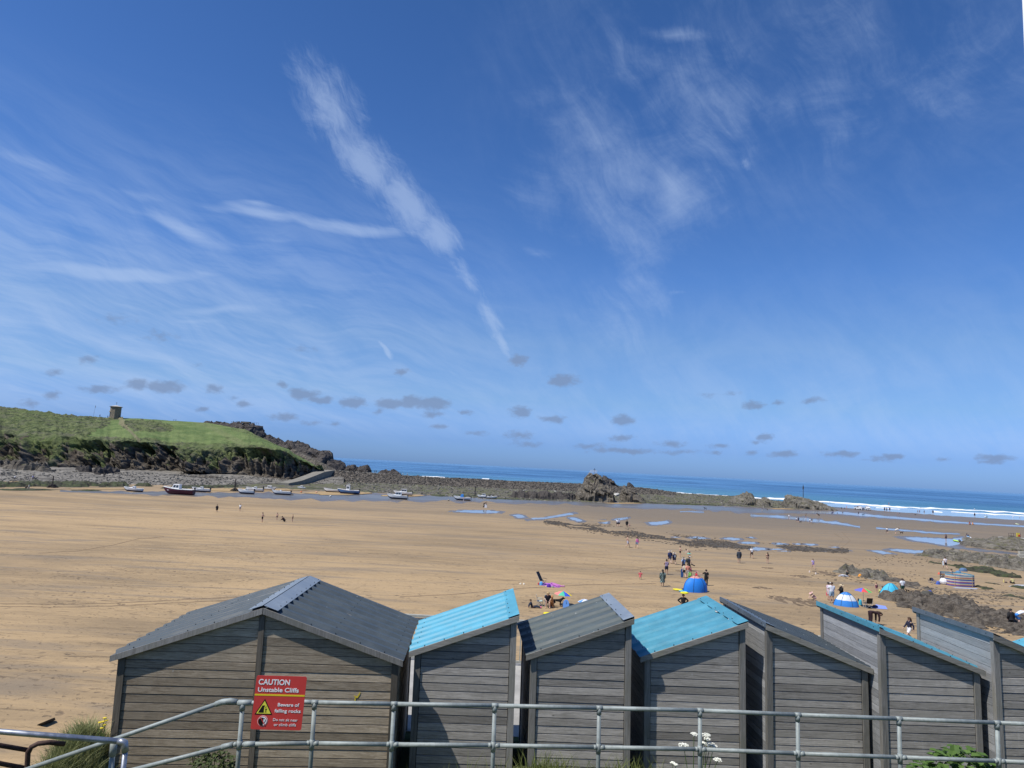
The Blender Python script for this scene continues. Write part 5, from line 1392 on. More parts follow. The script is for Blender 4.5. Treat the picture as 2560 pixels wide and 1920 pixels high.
def umbel_plant(px, py, Y, heads, label):
    base = P(px, py, Y); base.z = bank_z(base.x, base.y)
    root = thing("cow_parsley", label, "wildflower", base)
    for (hx, hy, r_) in heads:
        top = P(hx, hy, Y + rnd.uniform(-.1, .1))
        MB().path([base, base.lerp(top, .5) + Vector((rnd.uniform(-.04, .04), 0, 0)), top], [.008, .007, .005], 5).build("stem", LEAF, root)
        mb = MB()
        for q in range(60):
            a = rnd.uniform(0, 2 * pi); rr = r_ * sqrt(rnd.random()); c0 = top + Vector((cos(a) * rr, sin(a) * rr, .25 * r_ * (1 - (rr / r_) ** 2) + rnd.uniform(-.006, .01)))
            mb.ell(c0, (.012, .012, .008), 5, 2)
            mb.tube(top - Vector((0, 0, .04)), c0, .0012, n=3)
        mb.build("flower_head", UMB, root)
    mb = MB()
    for q in range(260):
        t = rnd.random(); c0 = base + Vector((rnd.gauss(0, .16), rnd.gauss(0, .1), rnd.uniform(.0, .62)))
        a = Vector((rnd.uniform(-1, 1), rnd.uniform(-1, 1), rnd.uniform(-.3, .5))).normalized() * .035; b2 = a.orthogonal().normalized() * .013
        mb.add([c0 - b2 * .3, c0 + a * .5 + b2, c0 + a, c0 + a * .5 - b2], [(0, 1, 2, 3)])
    mb.build("leaf_fronds", LEAF, root)['kind'] = 'stuff'
UMB = simple("creamy_umbels", (0.72, 0.72, 0.62), .8)
umbel_plant(1745, 1925, 11.6, [(1709, 1864, .085), (1735, 1836, .06), (1765, 1838, .07), (1768, 1848, .05), (1776, 1862, .08), (1784, 1866, .06), (1794, 1900, .07), (1757, 1858, .05)], "white flowering cow parsley growing in front of the fourth hut")
umbel_plant(1680, 1935, 11.8, [(1682, 1908, .04), (1690, 1912, .03)], "small pale cow parsley sprig left of the tall flowering one")
def leafy(name, label, base, spread, n_, size, mat, hgt, cat="plant"):
    root = thing(name, label, cat, base)
    mb = MB()
    for q in range(n_):
        a = rnd.uniform(0, 2 * pi); rr = spread * sqrt(rnd.random()); z = hgt * (1 - .6 * (rr / spread) ** 2) * rnd.uniform(.35, 1)
        c0 = base + Vector((cos(a) * rr, sin(a) * rr * .7, z))
        s_ = size * rnd.uniform(.6, 1.15); t1 = Vector((cos(a + rnd.uniform(-1, 1)), sin(a + rnd.uniform(-1, 1)), rnd.uniform(-.5, .25))).normalized(); t2 = t1.cross(Vector((0, 0, 1))).normalized()
        up = t2.cross(t1) * .18
        mb.add([c0, c0 + t1 * s_ * .3 + t2 * s_ * .42 + up * s_, c0 + t1 * s_ * .75 + t2 * s_ * .36 + up * s_, c0 + t1 * s_, c0 + t1 * s_ * .75 - t2 * s_ * .36 + up * s_, c0 + t1 * s_ * .3 - t2 * s_ * .42 + up * s_, c0 + t1 * s_ * .5],
               [(0, 1, 6), (1, 2, 6), (2, 3, 6), (3, 4, 6), (4, 5, 6), (5, 0, 6)])
    mb.build("leaves", mat, root)
    mb = MB()
    for q in range(9):
        a = rnd.uniform(0, 2 * pi); mb.tube(base, base + Vector((cos(a) * spread * .6, sin(a) * spread * .5, hgt * .8)), .008, .004, 5)
    mb.build("stems", mat, root)
c0 = P(2405, 1935, 11.2); c0.z = bank_z(c0.x, c0.y)
leafy("tree_mallow", "big-leaved green plant rising behind the railing at the right", P(2405, 1935, 11.2), .42, 150, .15, LEAF, .42)
leafy("tree_mallow", "lower spread of pale green leaves left of the big-leaved plant at the right", P(2330, 1945, 11.2), .34, 110, .09, LEAF, .26)
leafy("shrub", "small dark leafy shrub poking up before the gabled hut", P(535, 1940, 11.3), .33, 260, .075, LEAF_D, .42)
leafy("weed_plant", "thin dark weed behind the rail at the foot of the gabled hut", P(485, 1925, 11.6), .10, 40, .05, LEAF_D, .3)
# yellow hawkweed on the knoll
fl = thing("yellow_wildflower", "bright yellow wildflowers in the grass beside the gabled hut", "wildflower", P(255, 1830, 11.6))
mb = MB(); ms = MB()
for (x, y) in [(250, 1806), (258, 1804), (266, 1801), (262, 1812), (255, 1820), (262, 1795)]:
    p = P(x, y, 11.4); mb.ell(p, (.035, .03, .012), 8, 3); ms.tube(p, p - Vector((0.02, 0, .3)), .004, n=4)
mb.build("petals", YEL, fl); ms.build("stem", LEAF, fl)
# white post just inside the right edge, close to the camera
wp = P(2556, 60, 6.4)
post_ = thing("white_post", "tall white painted post at the far right, only its edge showing", "post", Vector((wp.x + .071, 6.4, 7.2)))
MB().tube((wp.x + .084, 6.4, 7.15), (wp.x + .084, 6.4, 16.5), .06, n=20).build("shaft", WHITE, post_, smooth=True)
MB().tube((wp.x + .084, 6.4, 7.15), (wp.x + .084, 6.4, 7.4), .10, n=20).build("base_collar", WHITE, post_, smooth=True)
# driftwood on the near sand
b0 = G(104, 1812)
q = MB(); q.add([G(92, 1812, .02), G(110, 1812, .02), G(112, 1810, .06), G(109, 1805, .22), G(101, 1808, .14)], [(0, 1, 2, 3, 4)]); q.add([v + Vector((.1, .5, 0)) for v in [G(92, 1812, .02), G(110, 1812, .02), G(112, 1810, .06), G(109, 1805, .22), G(101, 1808, .14)]], [(4, 3, 2, 1, 0)])
for i in range(5): q.f.append((i, (i + 1) % 5, (i + 1) % 5 + 5, i + 5)); q.mi.append(0)
finish(recalc(q.build("driftwood", ROCK_DARK)), "dark slab of driftwood lying on the sand at the lower left", "driftwood")
# ================================================================== BOATS, POSTS
BM = {}
def cm(col, rough=.5, name=None, var=.06):
    key = tuple(round(c, 3) for c in col) + (rough,)
    if key not in BM: BM[key] = simple(name or "dyed_surface", col, rough, 0, var, .3)
    return BM[key]
GLASS = simple("dark_glazing", (0.02, 0.03, 0.04), .12, 0, 0, .6)
def boat(px, py, lpx, bow, top, bottom, style, label, roll=0.0, cabc=(.78, .78, .76), beam=.30, yaw=0.0, z=0.0, deckc=(.5, .5, .47), outb=True, hscale=1.0):
    c0 = G(px, py, z); dep = (c0 - EYE).dot(FWD); Lm = lpx * dep / F_PX
    B = Lm * beam; H = Lm * .17 * hscale
    root = thing("moored_boat", label, "boat", c0 + Vector((0, B * .3, 0)), "boats aground in the channel")
    M_ = Matrix.Rotation((pi if bow == 'L' else 0) + yaw, 3, 'Z') @ Matrix.Rotation(roll, 3, 'X')
    o_ = c0 + Vector((0, B * .5, 0.02))
    T = lambda x, y, zz: o_ + M_ @ Vector((x, y, zz))
    ns = 14; st = []
    for i in range(ns + 1):
        t = i / ns; x = -Lm / 2 + Lm * t
        hb = B / 2 * (.86 + .14 * sin(pi * min(1, t * 1.3))) * (1 - max(0, (t - .55) / .45) ** 2.2)
        gz = H * (1 + .42 * max(0, t - .4) ** 1.5 * 2)
        kz = H * .9 * max(0, (t - .78) / .22) ** 2.0
        st.append((x - (0 if t < 1 else 0), hb, gz, kz))
    def hullmesh(z0f, z1f, mat, name, out=0.0):
        mb = MB(); rws = []
        for (x, hb, gz, kz) in st:
            row = []
            for sgn in (-1, 1):
                for f_ in (z0f, (z0f + z1f) / 2, z1f):
                    zz = lerp(kz, gz, f_); wd = hb * (0.30 + .70 * min(1, f_ * 1.6) ** .7) + out
                    row.append(T(x + .06 * Lm * f_ * max(0, (x / Lm + .5) - .6), sgn * wd, zz))
            rws.append(row)
        for r_ in rws: mb.v += [tuple(p) for p in r_]
        for i in range(ns):
            a, b_ = i * 6, (i + 1) * 6
            for (p, q) in ((0, 1), (1, 2), (3, 4), (4, 5)): mb.f.append((a + p, b_ + p, b_ + q, a + q))
            if z0f == 0: mb.f.append((a, a + 3, b_ + 3, b_))
        mb.f.append((0, 1, 2, 5, 4, 3))
        mb.mi = [0] * len(mb.f)
        return recalc(mb.build(name, mat, root))
    hullmesh(0, .42, bottom, "hull_bottom"); hullmesh(.42, 1.0, top, "topsides")
    mb = MB(); dk = [T(x + .06 * Lm * max(0, (x / Lm + .5) - .6), s * (hb - .02), gz - H * (.12 if style != 'open' else .3)) for s in (1, -1) for (x, hb, gz, kz) in (st if s == 1 else st[::-1])]
    mb.add(dk, [tuple(range(len(dk)))]); mb.build("deck", cm(deckc), root)
    # rubbing strake
    mb = MB()
    for s in (-1, 1): mb.path([T(x + .06 * Lm * max(0, (x / Lm + .5) - .6), s * (hb + .01), gz) for (x, hb, gz, kz) in st], max(.03, .012 * Lm), 5)
    mb.build("gunwale", cm((.62, .62, .6) if style != 'red' else (.75, .75, .72)), root)
    def cab(x0, x1, w_, h, rake0, rake1, name="cabin", mat=None, zb=None, win=True):
        zb = H * .95 if zb is None else zb
        q = lambda x, y, zz: T(x * Lm, y * B, zb + zz * Lm)
        lo_ = [(x0, -w_, -.04), (x1, -w_ * .8, -.04), (x1, w_ * .8, -.04), (x0, w_, -.04)]; up_ = [(x0 + rake0, -w_ * .85, h), (x1 - rake1, -w_ * .65, h), (x1 - rake1, w_ * .65, h), (x0 + rake0, w_ * .85, h)]
        mb = MB(); mb.prism([q(*p) for p in lo_], [q(*p) for p in up_]); cb = recalc(mb.build(name, mat or cm(cabc), root))
        if win:
            for sgn in (-1, 1):
                mb = MB()
                a = [Vector(lo_[0 if sgn < 0 else 3]), Vector(lo_[1 if sgn < 0 else 2]), Vector(up_[1 if sgn < 0 else 2]), Vector(up_[0 if sgn < 0 else 3])]
                def qq(u, v): return a[0].lerp(a[1], u).lerp(a[3].lerp(a[2], u), v) + Vector((0, sgn * .012, 0))
                for (u0, u1) in ((.12, .46), (.54, .88)):
                    mb.add([q(*qq(u, v)) for u, v in ((u0, .48), (u1, .48), (u1, .86), (u0, .86))], [(0, 1, 2, 3)])
                wn = mb.build("window", GLASS, root)
            mb = MB(); f1 = [Vector(lo_[1]), Vector(lo_[2]), Vector(up_[2]), Vector(up_[1])]
            mb.add([q(*((f1[0].lerp(f1[1], u)).lerp(f1[3].lerp(f1[2], u), v) + Vector((.012, 0, 0)))) for u, v in ((.12, .45), (.88, .45), (.88, .88), (.12, .88))], [(0, 1, 2, 3)])
            mb.build("windscreen", GLASS, root)
        return cb
    if style == 'cuddy': cab(-.02, .30, .34, .055, .01, .12, "cuddy", win=False); cab(-.10, .10, .30, .125, .0, .07)
    elif style == 'red': cab(-.02, .36, .36, .06, 0, .14, "cuddy", win=False); cab(-.04, .24, .34, .17, .01, .07)
    elif style == 'wheelhouse':
        cab(-.05, .12, .28, .23, 0, .015); MB().tube(T(-.0, 0, H + .22 * Lm), T(-.0, 0, H + .38 * Lm), .03, .02, 5).build("mast", cm((.6, .6, .6)), root)
        MB().box(T(.02 * Lm, 0, H + .27 * Lm), (.09 * Lm, .25 * B, .015), M_).build("cabin_roof", cm((.75, .75, .73)), root)
    elif style == 'cabin': cab(-.16, .30, .36, .07, 0, .12, "cuddy", win=False); cab(-.20, .16, .33, .17, .01, .09); MB().box(T(-.03 * Lm, 0, H + .175 * Lm), (.17 * Lm, .36 * B, .02), M_).build("cabin_roof", cm((.78, .78, .76)), root)
    elif style == 'cover': cab(-.08, .18, .36, .20, .02, .13, "canvas_cover", cm((.03, .20, .55), .7), win=False); cab(.10, .36, .28, .05, 0, .1, "cuddy", win=False)
    elif style == 'open': MB().box(T(-.05 * Lm, 0, H * .95), (.03 * Lm, .40 * B, .03), M_).build("thwart", cm((.4, .35, .28)), root); cab(.0, .10, .16, .09, .02, .02, "console", win=False)
    elif style == 'dory':
        MB().box(T(-.1 * Lm, 0, H * .95), (.02 * Lm, .42 * B, .03), M_).build("thwart", cm((.5, .5, .48)), root); MB().tube(T(.05 * Lm, 0, H), T(.05 * Lm, 0, H + .16 * Lm), .025, .02, 5).build("mast", cm((.5, .5, .5)), root)
    if outb:
        xo = -.5 * Lm - .12
        mb = MB(); mb.box(T(xo, 0, H * 1.25), (.16, .14, .24), M_); mb.tube(T(xo, 0, H * 1.1), T(xo - .18, 0, H * .15), .07, .05, 6)
        mb.build("outboard_motor", cm((.02, .022, .028), .4), root)
    if style in ('cuddy', 'red', 'cabin', 'cover'):
        mb = MB()
        for t in (10, 12, 13):
            x, hb, gz, kz = st[t]
            for s in (-1, 1): mb.tube(T(x, s * hb * .9, gz), T(x, s * hb * .9, gz + .055 * Lm), .015, n=4)
        for s in (-1, 1): mb.path([T(st[t][0], s * st[t][1] * .9, st[t][2] + .055 * Lm) for t in (10, 12, 13)], .015, 4)
        mb.build("pulpit_rail", cm((.5, .52, .54), .3), root)
    return root
WT = cm((.72, .73, .72), .35, "white_gelcoat"); NV = cm((.025, .03, .07), .6, "navy_antifoul"); MR = cm((.085, .02, .035), .45, "maroon_hull"); BL = cm((.07, .16, .34), .4, "blue_hull"); DK = cm((.05, .035, .03), .6, "dark_antifoul"); GY = cm((.28, .30, .33), .5, "grey_hull")
boat(329, 1229, 46, 'L', WT, NV, 'cuddy', "small white cuddy boat lying furthest left of all the boats", cabc=(.8, .8, .8), outb=False)
boat(441, 1236.5, 76, 'L', MR, MR, 'red', "white-cabined boat with a deep maroon hull")
boat(499, 1230, 45, 'L', WT, NV, 'cuddy', "white cuddy boat lying just behind the stern of the maroon boat")
boat(612, 1235, 40, 'L', WT, NV, 'cuddy', "short white cuddy boat with a navy bottom, right of the mooring post", hscale=1.25)
boat(634, 1229, 42, 'L', WT, GY, 'cuddy', "white and grey cuddy boat behind the short navy-bottomed one")
boat(673, 1225.5, 30, 'R', WT, DK, 'cabin', "small boat with dark red bottom and a white cabin leaning over", roll=.12)
boat(701, 1237, 46, 'L', WT, NV, 'open', "open grey-decked motor boat with its outboard tipped up", deckc=(.12, .13, .15))
boat(752, 1222, 19, 'L', WT, WT, 'cabin', "tiny white cabin boat perched on the weed with its shadow beneath", roll=-.1, hscale=1.1, outb=False, beam=.42)
boat(828, 1231, 40, 'L', WT, DK, 'dory', "plain white open hull nosing behind the blue fishing boat", outb=False)
boat(869, 1235.5, 54, 'L', BL, NV, 'wheelhouse', "blue-hulled fishing boat with a small white wheelhouse and mast", beam=.28)
boat(992, 1248, 50, 'L', WT, NV, 'cabin', "large white cruiser with pale blue sides at the water's edge", cabc=(.7, .74, .76))
boat(1006, 1239, 46, 'L', WT, NV, 'cabin', "white cruiser lying close behind the large one", yaw=.1)
boat(1155, 1251, 42, 'L', WT, NV, 'cover', "white boat with a bright blue canvas cover over its wheel")
boat(1208, 1245.5, 30, 'L', WT, NV, 'cabin', "white cabin boat beside the tall mooring pile", beam=.36)
boat(1229, 1247, 26, 'R', WT, NV, 'cuddy', "low white cuddy boat rafted to the right of the pile's cabin boat", beam=.4)
def pile(px, py_top, py_base, label, cone=False, r=.16):
    b_ = G(px, py_base); top = P(px + (py_base - py_top) * .03, py_top, b_.y)
    root = thing("mooring_pile", label, "mooring post", b_, "dark mooring piles")
    MB().tube(b_ - Vector((0, 0, .2)), Vector((b_.x, b_.y, top.z)), r, r * .8, 8).build("pile", ROCK_DARK, root)
    if cone:
        mb = MB()
        for q in range(26):
            a = rnd.uniform(0, 2 * pi); rr = rnd.uniform(.2, 1.1); mb.box(b_ + Vector((cos(a) * rr, sin(a) * rr, .75 * (1.1 - rr))), (.28, .22, .2), Matrix.Rotation(a, 3, 'Z'))
        mb.build("rubble_footing", ROCK_DARK, root)['kind'] = 'stuff'
    return root
pile(130, 1190, 1219, "leaning dark pile in the weed reef at the far left", True)
pile(586.5, 1198, 1228, "dark pile with a cone of rubble at its foot, left among the boats", True, .2)
pile(1187, 1215, 1241, "dark pile standing left of the raft of white boats", False, .2)
bp = G(2009, 1270); t0 = P(2008, 1247, 298); t1 = P(2009, 1211.5, 298)
bc = thing("beacon_pole", "tall dark beacon pole on the low rock ridge", "beacon", t0 - Vector((0, 0, 1)))
MB().tube(t0 - Vector((0, 0, 1.2)), Vector((t0.x, t0.y, t1.z)), .16, .10, 8).build("pole", ROCK_DARK, bc)
MB().tube((t0.x, t0.y, t1.z - 2.0), (t0.x, t0.y, t1.z - .7), .30, .24, 8).build("barrel_topmark", ROCK_DARK, bc)
for (x, y, c_, lb) in [(731, 1238, (.6, .45, .3), "small tan mooring buoy in front of the open motor boat"), (753, 1231.5, (.62, .2, .08), "orange mooring buoy below the tiny perched boat"), (791, 1232.5, (.7, .4, .25), "pale orange buoy on the sand between the boats"), (826, 1242.5, (.6, .6, .55), "pale buoy in the stream below the white open hull"), (1121, 1252.5, (.3, .27, .2), "drab mooring buoy on the sand edge left of the blue-covered boat")]:
    p = G(x, y); mb = MB(); mb.ell(p + Vector((0, 0, .24)), (.32, .32, .27), 10, 6); b_ = mb.build("mooring_buoy", cm(c_)); finish(b_, lb, "buoy")

# ================================================================== TOWER AND CLIFF-TOP THINGS
STONE = rock_mat("tower_stone", (0.20, 0.165, 0.115), (0.31, 0.26, 0.185), (0.26, 0.215, 0.15), None, 1.5)
tb = P(287, 1045.5, 346); tw = thing("stone_tower", "squat octagonal stone tower with a pale roof and weathervane on the headland", "tower", tb)
sc_ = 346 / F_PX
R1, Ht = 12.6 * sc_, 30 * sc_
def octo(r, z, rot=.39): return [tb + Vector((r * cos(rot + pi / 4 * i), r * sin(rot + pi / 4 * i), z)) for i in range(8)]
def ring_wall(r0, z0, r1, z1, name, mat): 
    mb = MB(); mb.prism(octo(r0, z0), octo(r1, z1)); return recalc(mb.build(name, mat, tw))
ring_wall(R1 * 1.14, -.8, R1 * 1.12, .55, "plinth", STONE); ring_wall(R1 * .98, .5, R1 * .98, Ht * .93, "wall", STONE)
ring_wall(R1 * 1.16, Ht * .93, R1 * 1.18, Ht * .965, "cornice", STONE); ring_wall(R1 * 1.16, Ht * .965, R1 * .10, Ht * 1.08, "roof", cm((.46, .44, .40), .8))
MB().tube(tb + Vector((0, 0, Ht * 1.06)), tb + Vector((0, 0, Ht * 1.30)), .05, n=5).build("vane_pole", cm((.1, .1, .11)), tw)
mb = MB(); mb.box(tb + Vector((0, 0, Ht * 1.22)), (.45, .03, .03)); mb.box(tb + Vector((0, 0, Ht * 1.29)), (.25, .03, .12)); mb.build("weathervane", cm((.1, .1, .11)), tw)
o8 = octo(R1 * .98, 0); f_c = (o8[4] + o8[5]) / 2; fn = (f_c - tb).normalized(); fx = Vector((-fn.y, fn.x, 0))
mb = MB(); mb.box(f_c + fn * .02 + Vector((0, 0, 1.75)), (.5, .06, 1.2), Matrix((fx, fn, Vector((0, 0, 1)))).transposed()); mb.build("doorway", cm((.02, .017, .014)), tw)
mb = MB(); mb.prism([f_c + fn * .08 + fx * a + Vector((0, 0, z)) for a, z in ((-.8, 2.95), (.8, 2.95), (0, 3.6))], [f_c + fn * .4 + fx * a + Vector((0, 0, z)) for a, z in ((-.8, 2.95), (.8, 2.95), (0, 3.6))]); recalc(mb.build("pediment", STONE, tw))
m0 = P(233, 1041, 345); mst = thing("flagstaff", "thin flagstaff standing left of the stone tower", "flagpole", m0)
MB().tube(m0 - Vector((0, 0, .5)), m0 + Vector((.5, 0, 26 * sc_)), .06, .04, 5).build("pole", cm((.35, .37, .4)), mst)
MB().box(m0 + Vector((.52, 0, 24.5 * sc_)), (.12, .05, .55)).build("lamp_box", cm((.2, .2, .22)), mst)
# viewing rail on the rock stack
rs = P(1484, 1182, 262); vr = thing("lookout_railing", "little white railing with a cross on top of the tall rock stack", "railing", rs)
mb = MB()
for i in range(9): a = -1.15 + 2.3 * i / 8; mb.tube(rs + Vector((a, -.6, -.3)), rs + Vector((a, -.6, 1.0)), .05, n=4)
for z in (.45, 1.0): mb.tube(rs + Vector((-1.2, -.6, z)), rs + Vector((1.2, -.6, z)), .045, n=4)
for z in (1.0,): mb.tube(rs + Vector((-1.2, .6, z)), rs + Vector((1.2, .6, z)), .045, n=4); mb.tube(rs + Vector((-1.2, .6, z)), rs + Vector((-1.2, -.6, z)), .045, n=4); mb.tube(rs + Vector((1.2, .6, z)), rs + Vector((1.2, -.6, z)), .045, n=4)
for i in range(7): t = i / 6; mb.tube(rs + Vector((-1.3 - 1.7 * t, -.4, -.2 - 3.0 * t)), rs + Vector((-1.3 - 1.7 * t, -.4, .9 - 3.0 * t)), .04, n=4)
mb.tube(rs + Vector((-1.2, -.4, .9)), rs + Vector((-3.0, -.4, -2.1)), .045, n=4)
mb.build("rails", WHITE, vr)
mb = MB(); mb.tube(rs + Vector((.35, 0, -.2)), rs + Vector((.35, 0, 1.75)), .09, n=5); mb.tube(rs + Vector((-.1, 0, 1.15)), rs + Vector((.8, 0, 1.15)), .07, n=5); mb.build("cross", cm((.03, .03, .04)), vr)
# fence and ruin line on the far platform of the headland
fb = thing("clifftop_fence", "low fence on the flat clifftop at the end of the headland", "fence", P(600, 1057, 368))
mb = MB(); a, b_ = P(578, 1056.5, 366), P(646, 1060, 368)
for i in range(15): p = a.lerp(b_, i / 14); mb.tube(p - Vector((0, 0, .4)), p + Vector((0, 0, .75)), .06, n=4)
mb.build("post", ROCK_DARK, fb)['kind'] = 'stuff'
mb = MB(); mb.tube(a + Vector((0, 0, .65)), b_ + Vector((0, 0, .65)), .04, n=4); mb.build("wire", ROCK_DARK, fb)
mb = MB(); a, b_ = P(604, 1057.5, 366), P(626, 1058.5, 366); mb.box((a + b_) / 2 + Vector((0, 0, .35)), ((b_ - a).length / 2, 1.2, .45)); finish(mb.build("ruined_wall", ROCK_STACK), "low flat-topped bank behind the clifftop fence", "wall")
# platform block with railing at the right edge
pb0 = G(2520, 1374); Yp = pb0.y + 1
plat = thing("concrete_platform", "pale concrete block platform with a brown railing at the right edge", "platform", pb0)
mb = MB(); tl, tr_, br, bl = P(2527, 1352, Yp + .6), P(2556, 1354, Yp + .6), P(2546, 1380, Yp), P(2514, 1376, Yp)
mb.prism([tl, tr_, br, bl], [p + Vector((.5, 4, 0)) for p in (tl, tr_, br, bl)]); recalc(mb.build("sloping_block", cm((.40, .375, .30), .9, "pale_concrete", .2), plat))
mb = MB(); a, b_ = P(2521, 1345, Yp + 2), P(2640, 1352, Yp + 2); mb.prism([a, b_, b_ - Vector((0, 0, .35)), a - Vector((0, 0, .35))], [p + Vector((0, 3, 0)) for p in (a, b_, b_ - Vector((0, 0, .35)), a - Vector((0, 0, .35)))]); recalc(mb.build("deck", CONCRETE, plat))
mb = MB()
for px in (2522, 2528, 2534, 2541, 2551): p = P(px, 1344.5, Yp + 2); mb.tube(p, p + Vector((0, 0, .95)), .035, n=5)
for z in (.5, .95): mb.tube(P(2522, 1344.5, Yp + 2) + Vector((0, 0, z)), P(2552, 1347.5, Yp + 2) + Vector((0, 0, z)), .03, n=5)
mb.build("railing", cm((.09, .07, .06)), plat)
lp = P(2545, 1337.5, Yp + 1.9); lb = thing("rescue_buoy", "yellow rescue buoy housing on the platform railing", "lifebuoy", lp)
mb = MB(); mb.box(lp, (.30, .08, .42)); mb.build("housing", cm((.7, .55, .08)), lb); mb = MB(); mb.box(lp + Vector((.16, -.1, -.1)), (.2, .03, .16)); mb.build("red_panel", cm((.6, .06, .04)), lb)
# concrete steps at the right edge
stp = thing("concrete_steps", "pale broken concrete steps at the far right edge", "steps", G(2555, 1404))
for i in range(4): MB().box(G(2552 + i * 2, 1406 - i * 4, .0) + Vector((.5, 0, .15 + .18 * i)), (1.2, .25, .12 + .09 * i)).build("step", cm((.42, .40, .33), .9, "pale_concrete"), stp)

# trucks by the water
def truck(px, py, label, yaw):
    c0 = G(px, py); root = thing("patrol_truck", label, "truck", c0, "patrol trucks at the waterline", yaw)
    W2 = cm((.72, .72, .7), .35)
    def bx(n_, c_, h, m_): return MB().box(c_, h).build(n_, m_, root, world=False)
    mb = MB(); mb.prism([Vector((x, -.85, z)) for x, z in ((-2.2, .45), (2.2, .45), (2.25, .95), (1.1, 1.05), (.7, 1.62), (-.55, 1.66), (-.75, 1.1), (-2.2, 1.1))], [Vector((x, .85, z)) for x, z in ((-2.2, .45), (2.2, .45), (2.25, .95), (1.1, 1.05), (.7, 1.62), (-.55, 1.66), (-.75, 1.1), (-2.2, 1.1))])
    recalc(mb.build("body", W2, root, world=False))
    mb = MB()
    for s in (-1, 1): mb.add([(x, s * .862, z) for x, z in ((.95, 1.1), (.62, 1.52), (-.45, 1.55), (-.55, 1.12))], [(0, 1, 2, 3)])
    mb.add([(1.09, y, 1.1) for y in (-.7, .7)] + [(.75, y, 1.56) for y in (.7, -.7)], [(0, 1, 2, 3)]); mb.add([(-2.215, y, z) for y, z in ((-.6, .75), (.6, .75), (.6, 1.0), (-.6, 1.0))], [(0, 1, 2, 3)])
    mb.build("window", GLASS, root, world=False)
    for x in (-1.35, 1.4):
        for s in (-1, 1): MB().tube((x, s * .72, .36), (x, s * .92, .36), .36, n=12).build("wheel", BLACK, root, world=False)
    mb = MB(); mb.box((.05, 0, 1.76), (.12, .55, .06)); mb.build("light_bar", cm((.5, .2, .05)), root, world=False)
    MB().tube((-1.9, .7, 1.1), (-1.9, .7, 2.6), .025, n=4).build("whip_aerial", BLACK, root, world=False)
    MB().box((0, -.87, .75), (1.5, .006, .12)).build("red_stripe", cm((.6, .05, .03)), root, world=False)
truck(2148, 1274.5, "white and red patrol truck, the left of the two by the water", 1.9)
truck(2168.5, 1275.5, "white patrol truck, the right of the two by the water", 1.35)
fp = G(2222, 1276); fl = thing("beach_flag", "thin red flagpole standing in the shallow water", "flagpole", fp)
MB().tube(fp, fp + Vector((0, 0, 3.8)), .04, n=5).build("pole", cm((.5, .2, .15)), fl); MB().box(fp + Vector((.12, 0, 3.2)), (.10, .01, .5)).build("flag", cm((.5, .25, .2)), fl)

# ================================================================== PEOPLE
SKIN1, SKIN2, SKIN3 = cm((.52, .33, .24), .6, "fair_skin"), cm((.38, .22, .15), .6, "tanned_skin"), cm((.62, .42, .34), .6, "pale_skin")
ED = [('pel', 'wai'), ('wai', 'che'), ('che', 'nec'), ('nec', 'hb'), ('hb', 'hm'), ('hm', 'ht'), ('hm', 'nose')]
for s in 'LR': ED += [('che', 'sh' + s), ('sh' + s, 'el' + s), ('el' + s, 'wr' + s), ('wr' + s, 'ha' + s), ('ha' + s, 'fi' + s), ('wr' + s, 'th' + s), ('pel', 'hi' + s), ('hi' + s, 'kn' + s), ('kn' + s, 'an' + s), ('an' + s, 'to' + s)]
RAD = dict(pel=.135, wai=.118, che=.145, nec=.05, hb=.062, hm=.095, ht=.070, nose=.018, sh=.060, el=.042, wr=.029, ha=.034, fi=.018, th=.014, hi=.090, kn=.058, an=.038, to=.032)
def base_pose():
    j = dict(pel=(0, 0, .95), wai=(0, 0, 1.10), che=(0, -.01, 1.32), nec=(0, -.01, 1.47), hb=(0, .01, 1.55), hm=(0, .02, 1.62), ht=(0, .015, 1.70), nose=(0, .125, 1.60))
    for s, q in (('L', -1), ('R', 1)):
        j.update({'sh' + s: (q * .17, -.01, 1.40), 'el' + s: (q * .225, -.03, 1.12), 'wr' + s: (q * .235, .02, .88), 'ha' + s: (q * .235, .04, .80), 'fi' + s: (q * .23, .055, .72), 'th' + s: (q * .21, .075, .80),
                  'hi' + s: (q * .09, 0, .90), 'kn' + s: (q * .10, .02, .50), 'an' + s: (q * .105, -.01, .085), 'to' + s: (q * .12, .13, .03)})
    return {k_: Vector(v) for k_, v in j.items()}
def rot_upper(j, ang, pivot='pel', names=('wai', 'che', 'nec', 'hb', 'hm', 'ht', 'nose', 'shL', 'shR', 'elL', 'elR', 'wrL', 'wrR', 'haL', 'haR', 'fiL', 'fiR', 'thL', 'thR')):
    m_ = Matrix.Rotation(-ang, 3, 'X'); p = j[pivot].copy()
    for n_ in names: j[n_] = p + m_ @ (j[n_] - p)
def arm(j, s, el, wr):
    q = -1 if s == 'L' else 1
    j['el' + s] = Vector(el); j['wr' + s] = Vector(wr); d = (Vector(wr) - Vector(el)).normalized()
    j['ha' + s] = Vector(wr) + d * .08; j['fi' + s] = Vector(wr) + d * .16; j['th' + s] = Vector(wr) + d * .07 + Vector((-q * .03, .03, .01))
def leg(j, s, kn, an, toe=None):
    j['kn' + s] = Vector(kn); j['an' + s] = Vector(an); j['to' + s] = Vector(toe) if toe else Vector(an) + Vector((0, .14, -.05))
POSES = {}
j = base_pose(); POSES['stand'] = (j, 1.74)
j = base_pose(); leg(j, 'L', (-.10, .20, .53), (-.10, .30, .10)); leg(j, 'R', (.10, .02, .50), (.10, -.28, .14), (.11, -.17, .04)); arm(j, 'L', (-.23, -.15, 1.14), (-.23, -.14, .90)); arm(j, 'R', (.23, .10, 1.13), (.22, .24, .94)); POSES['walk'] = (j, 1.74)
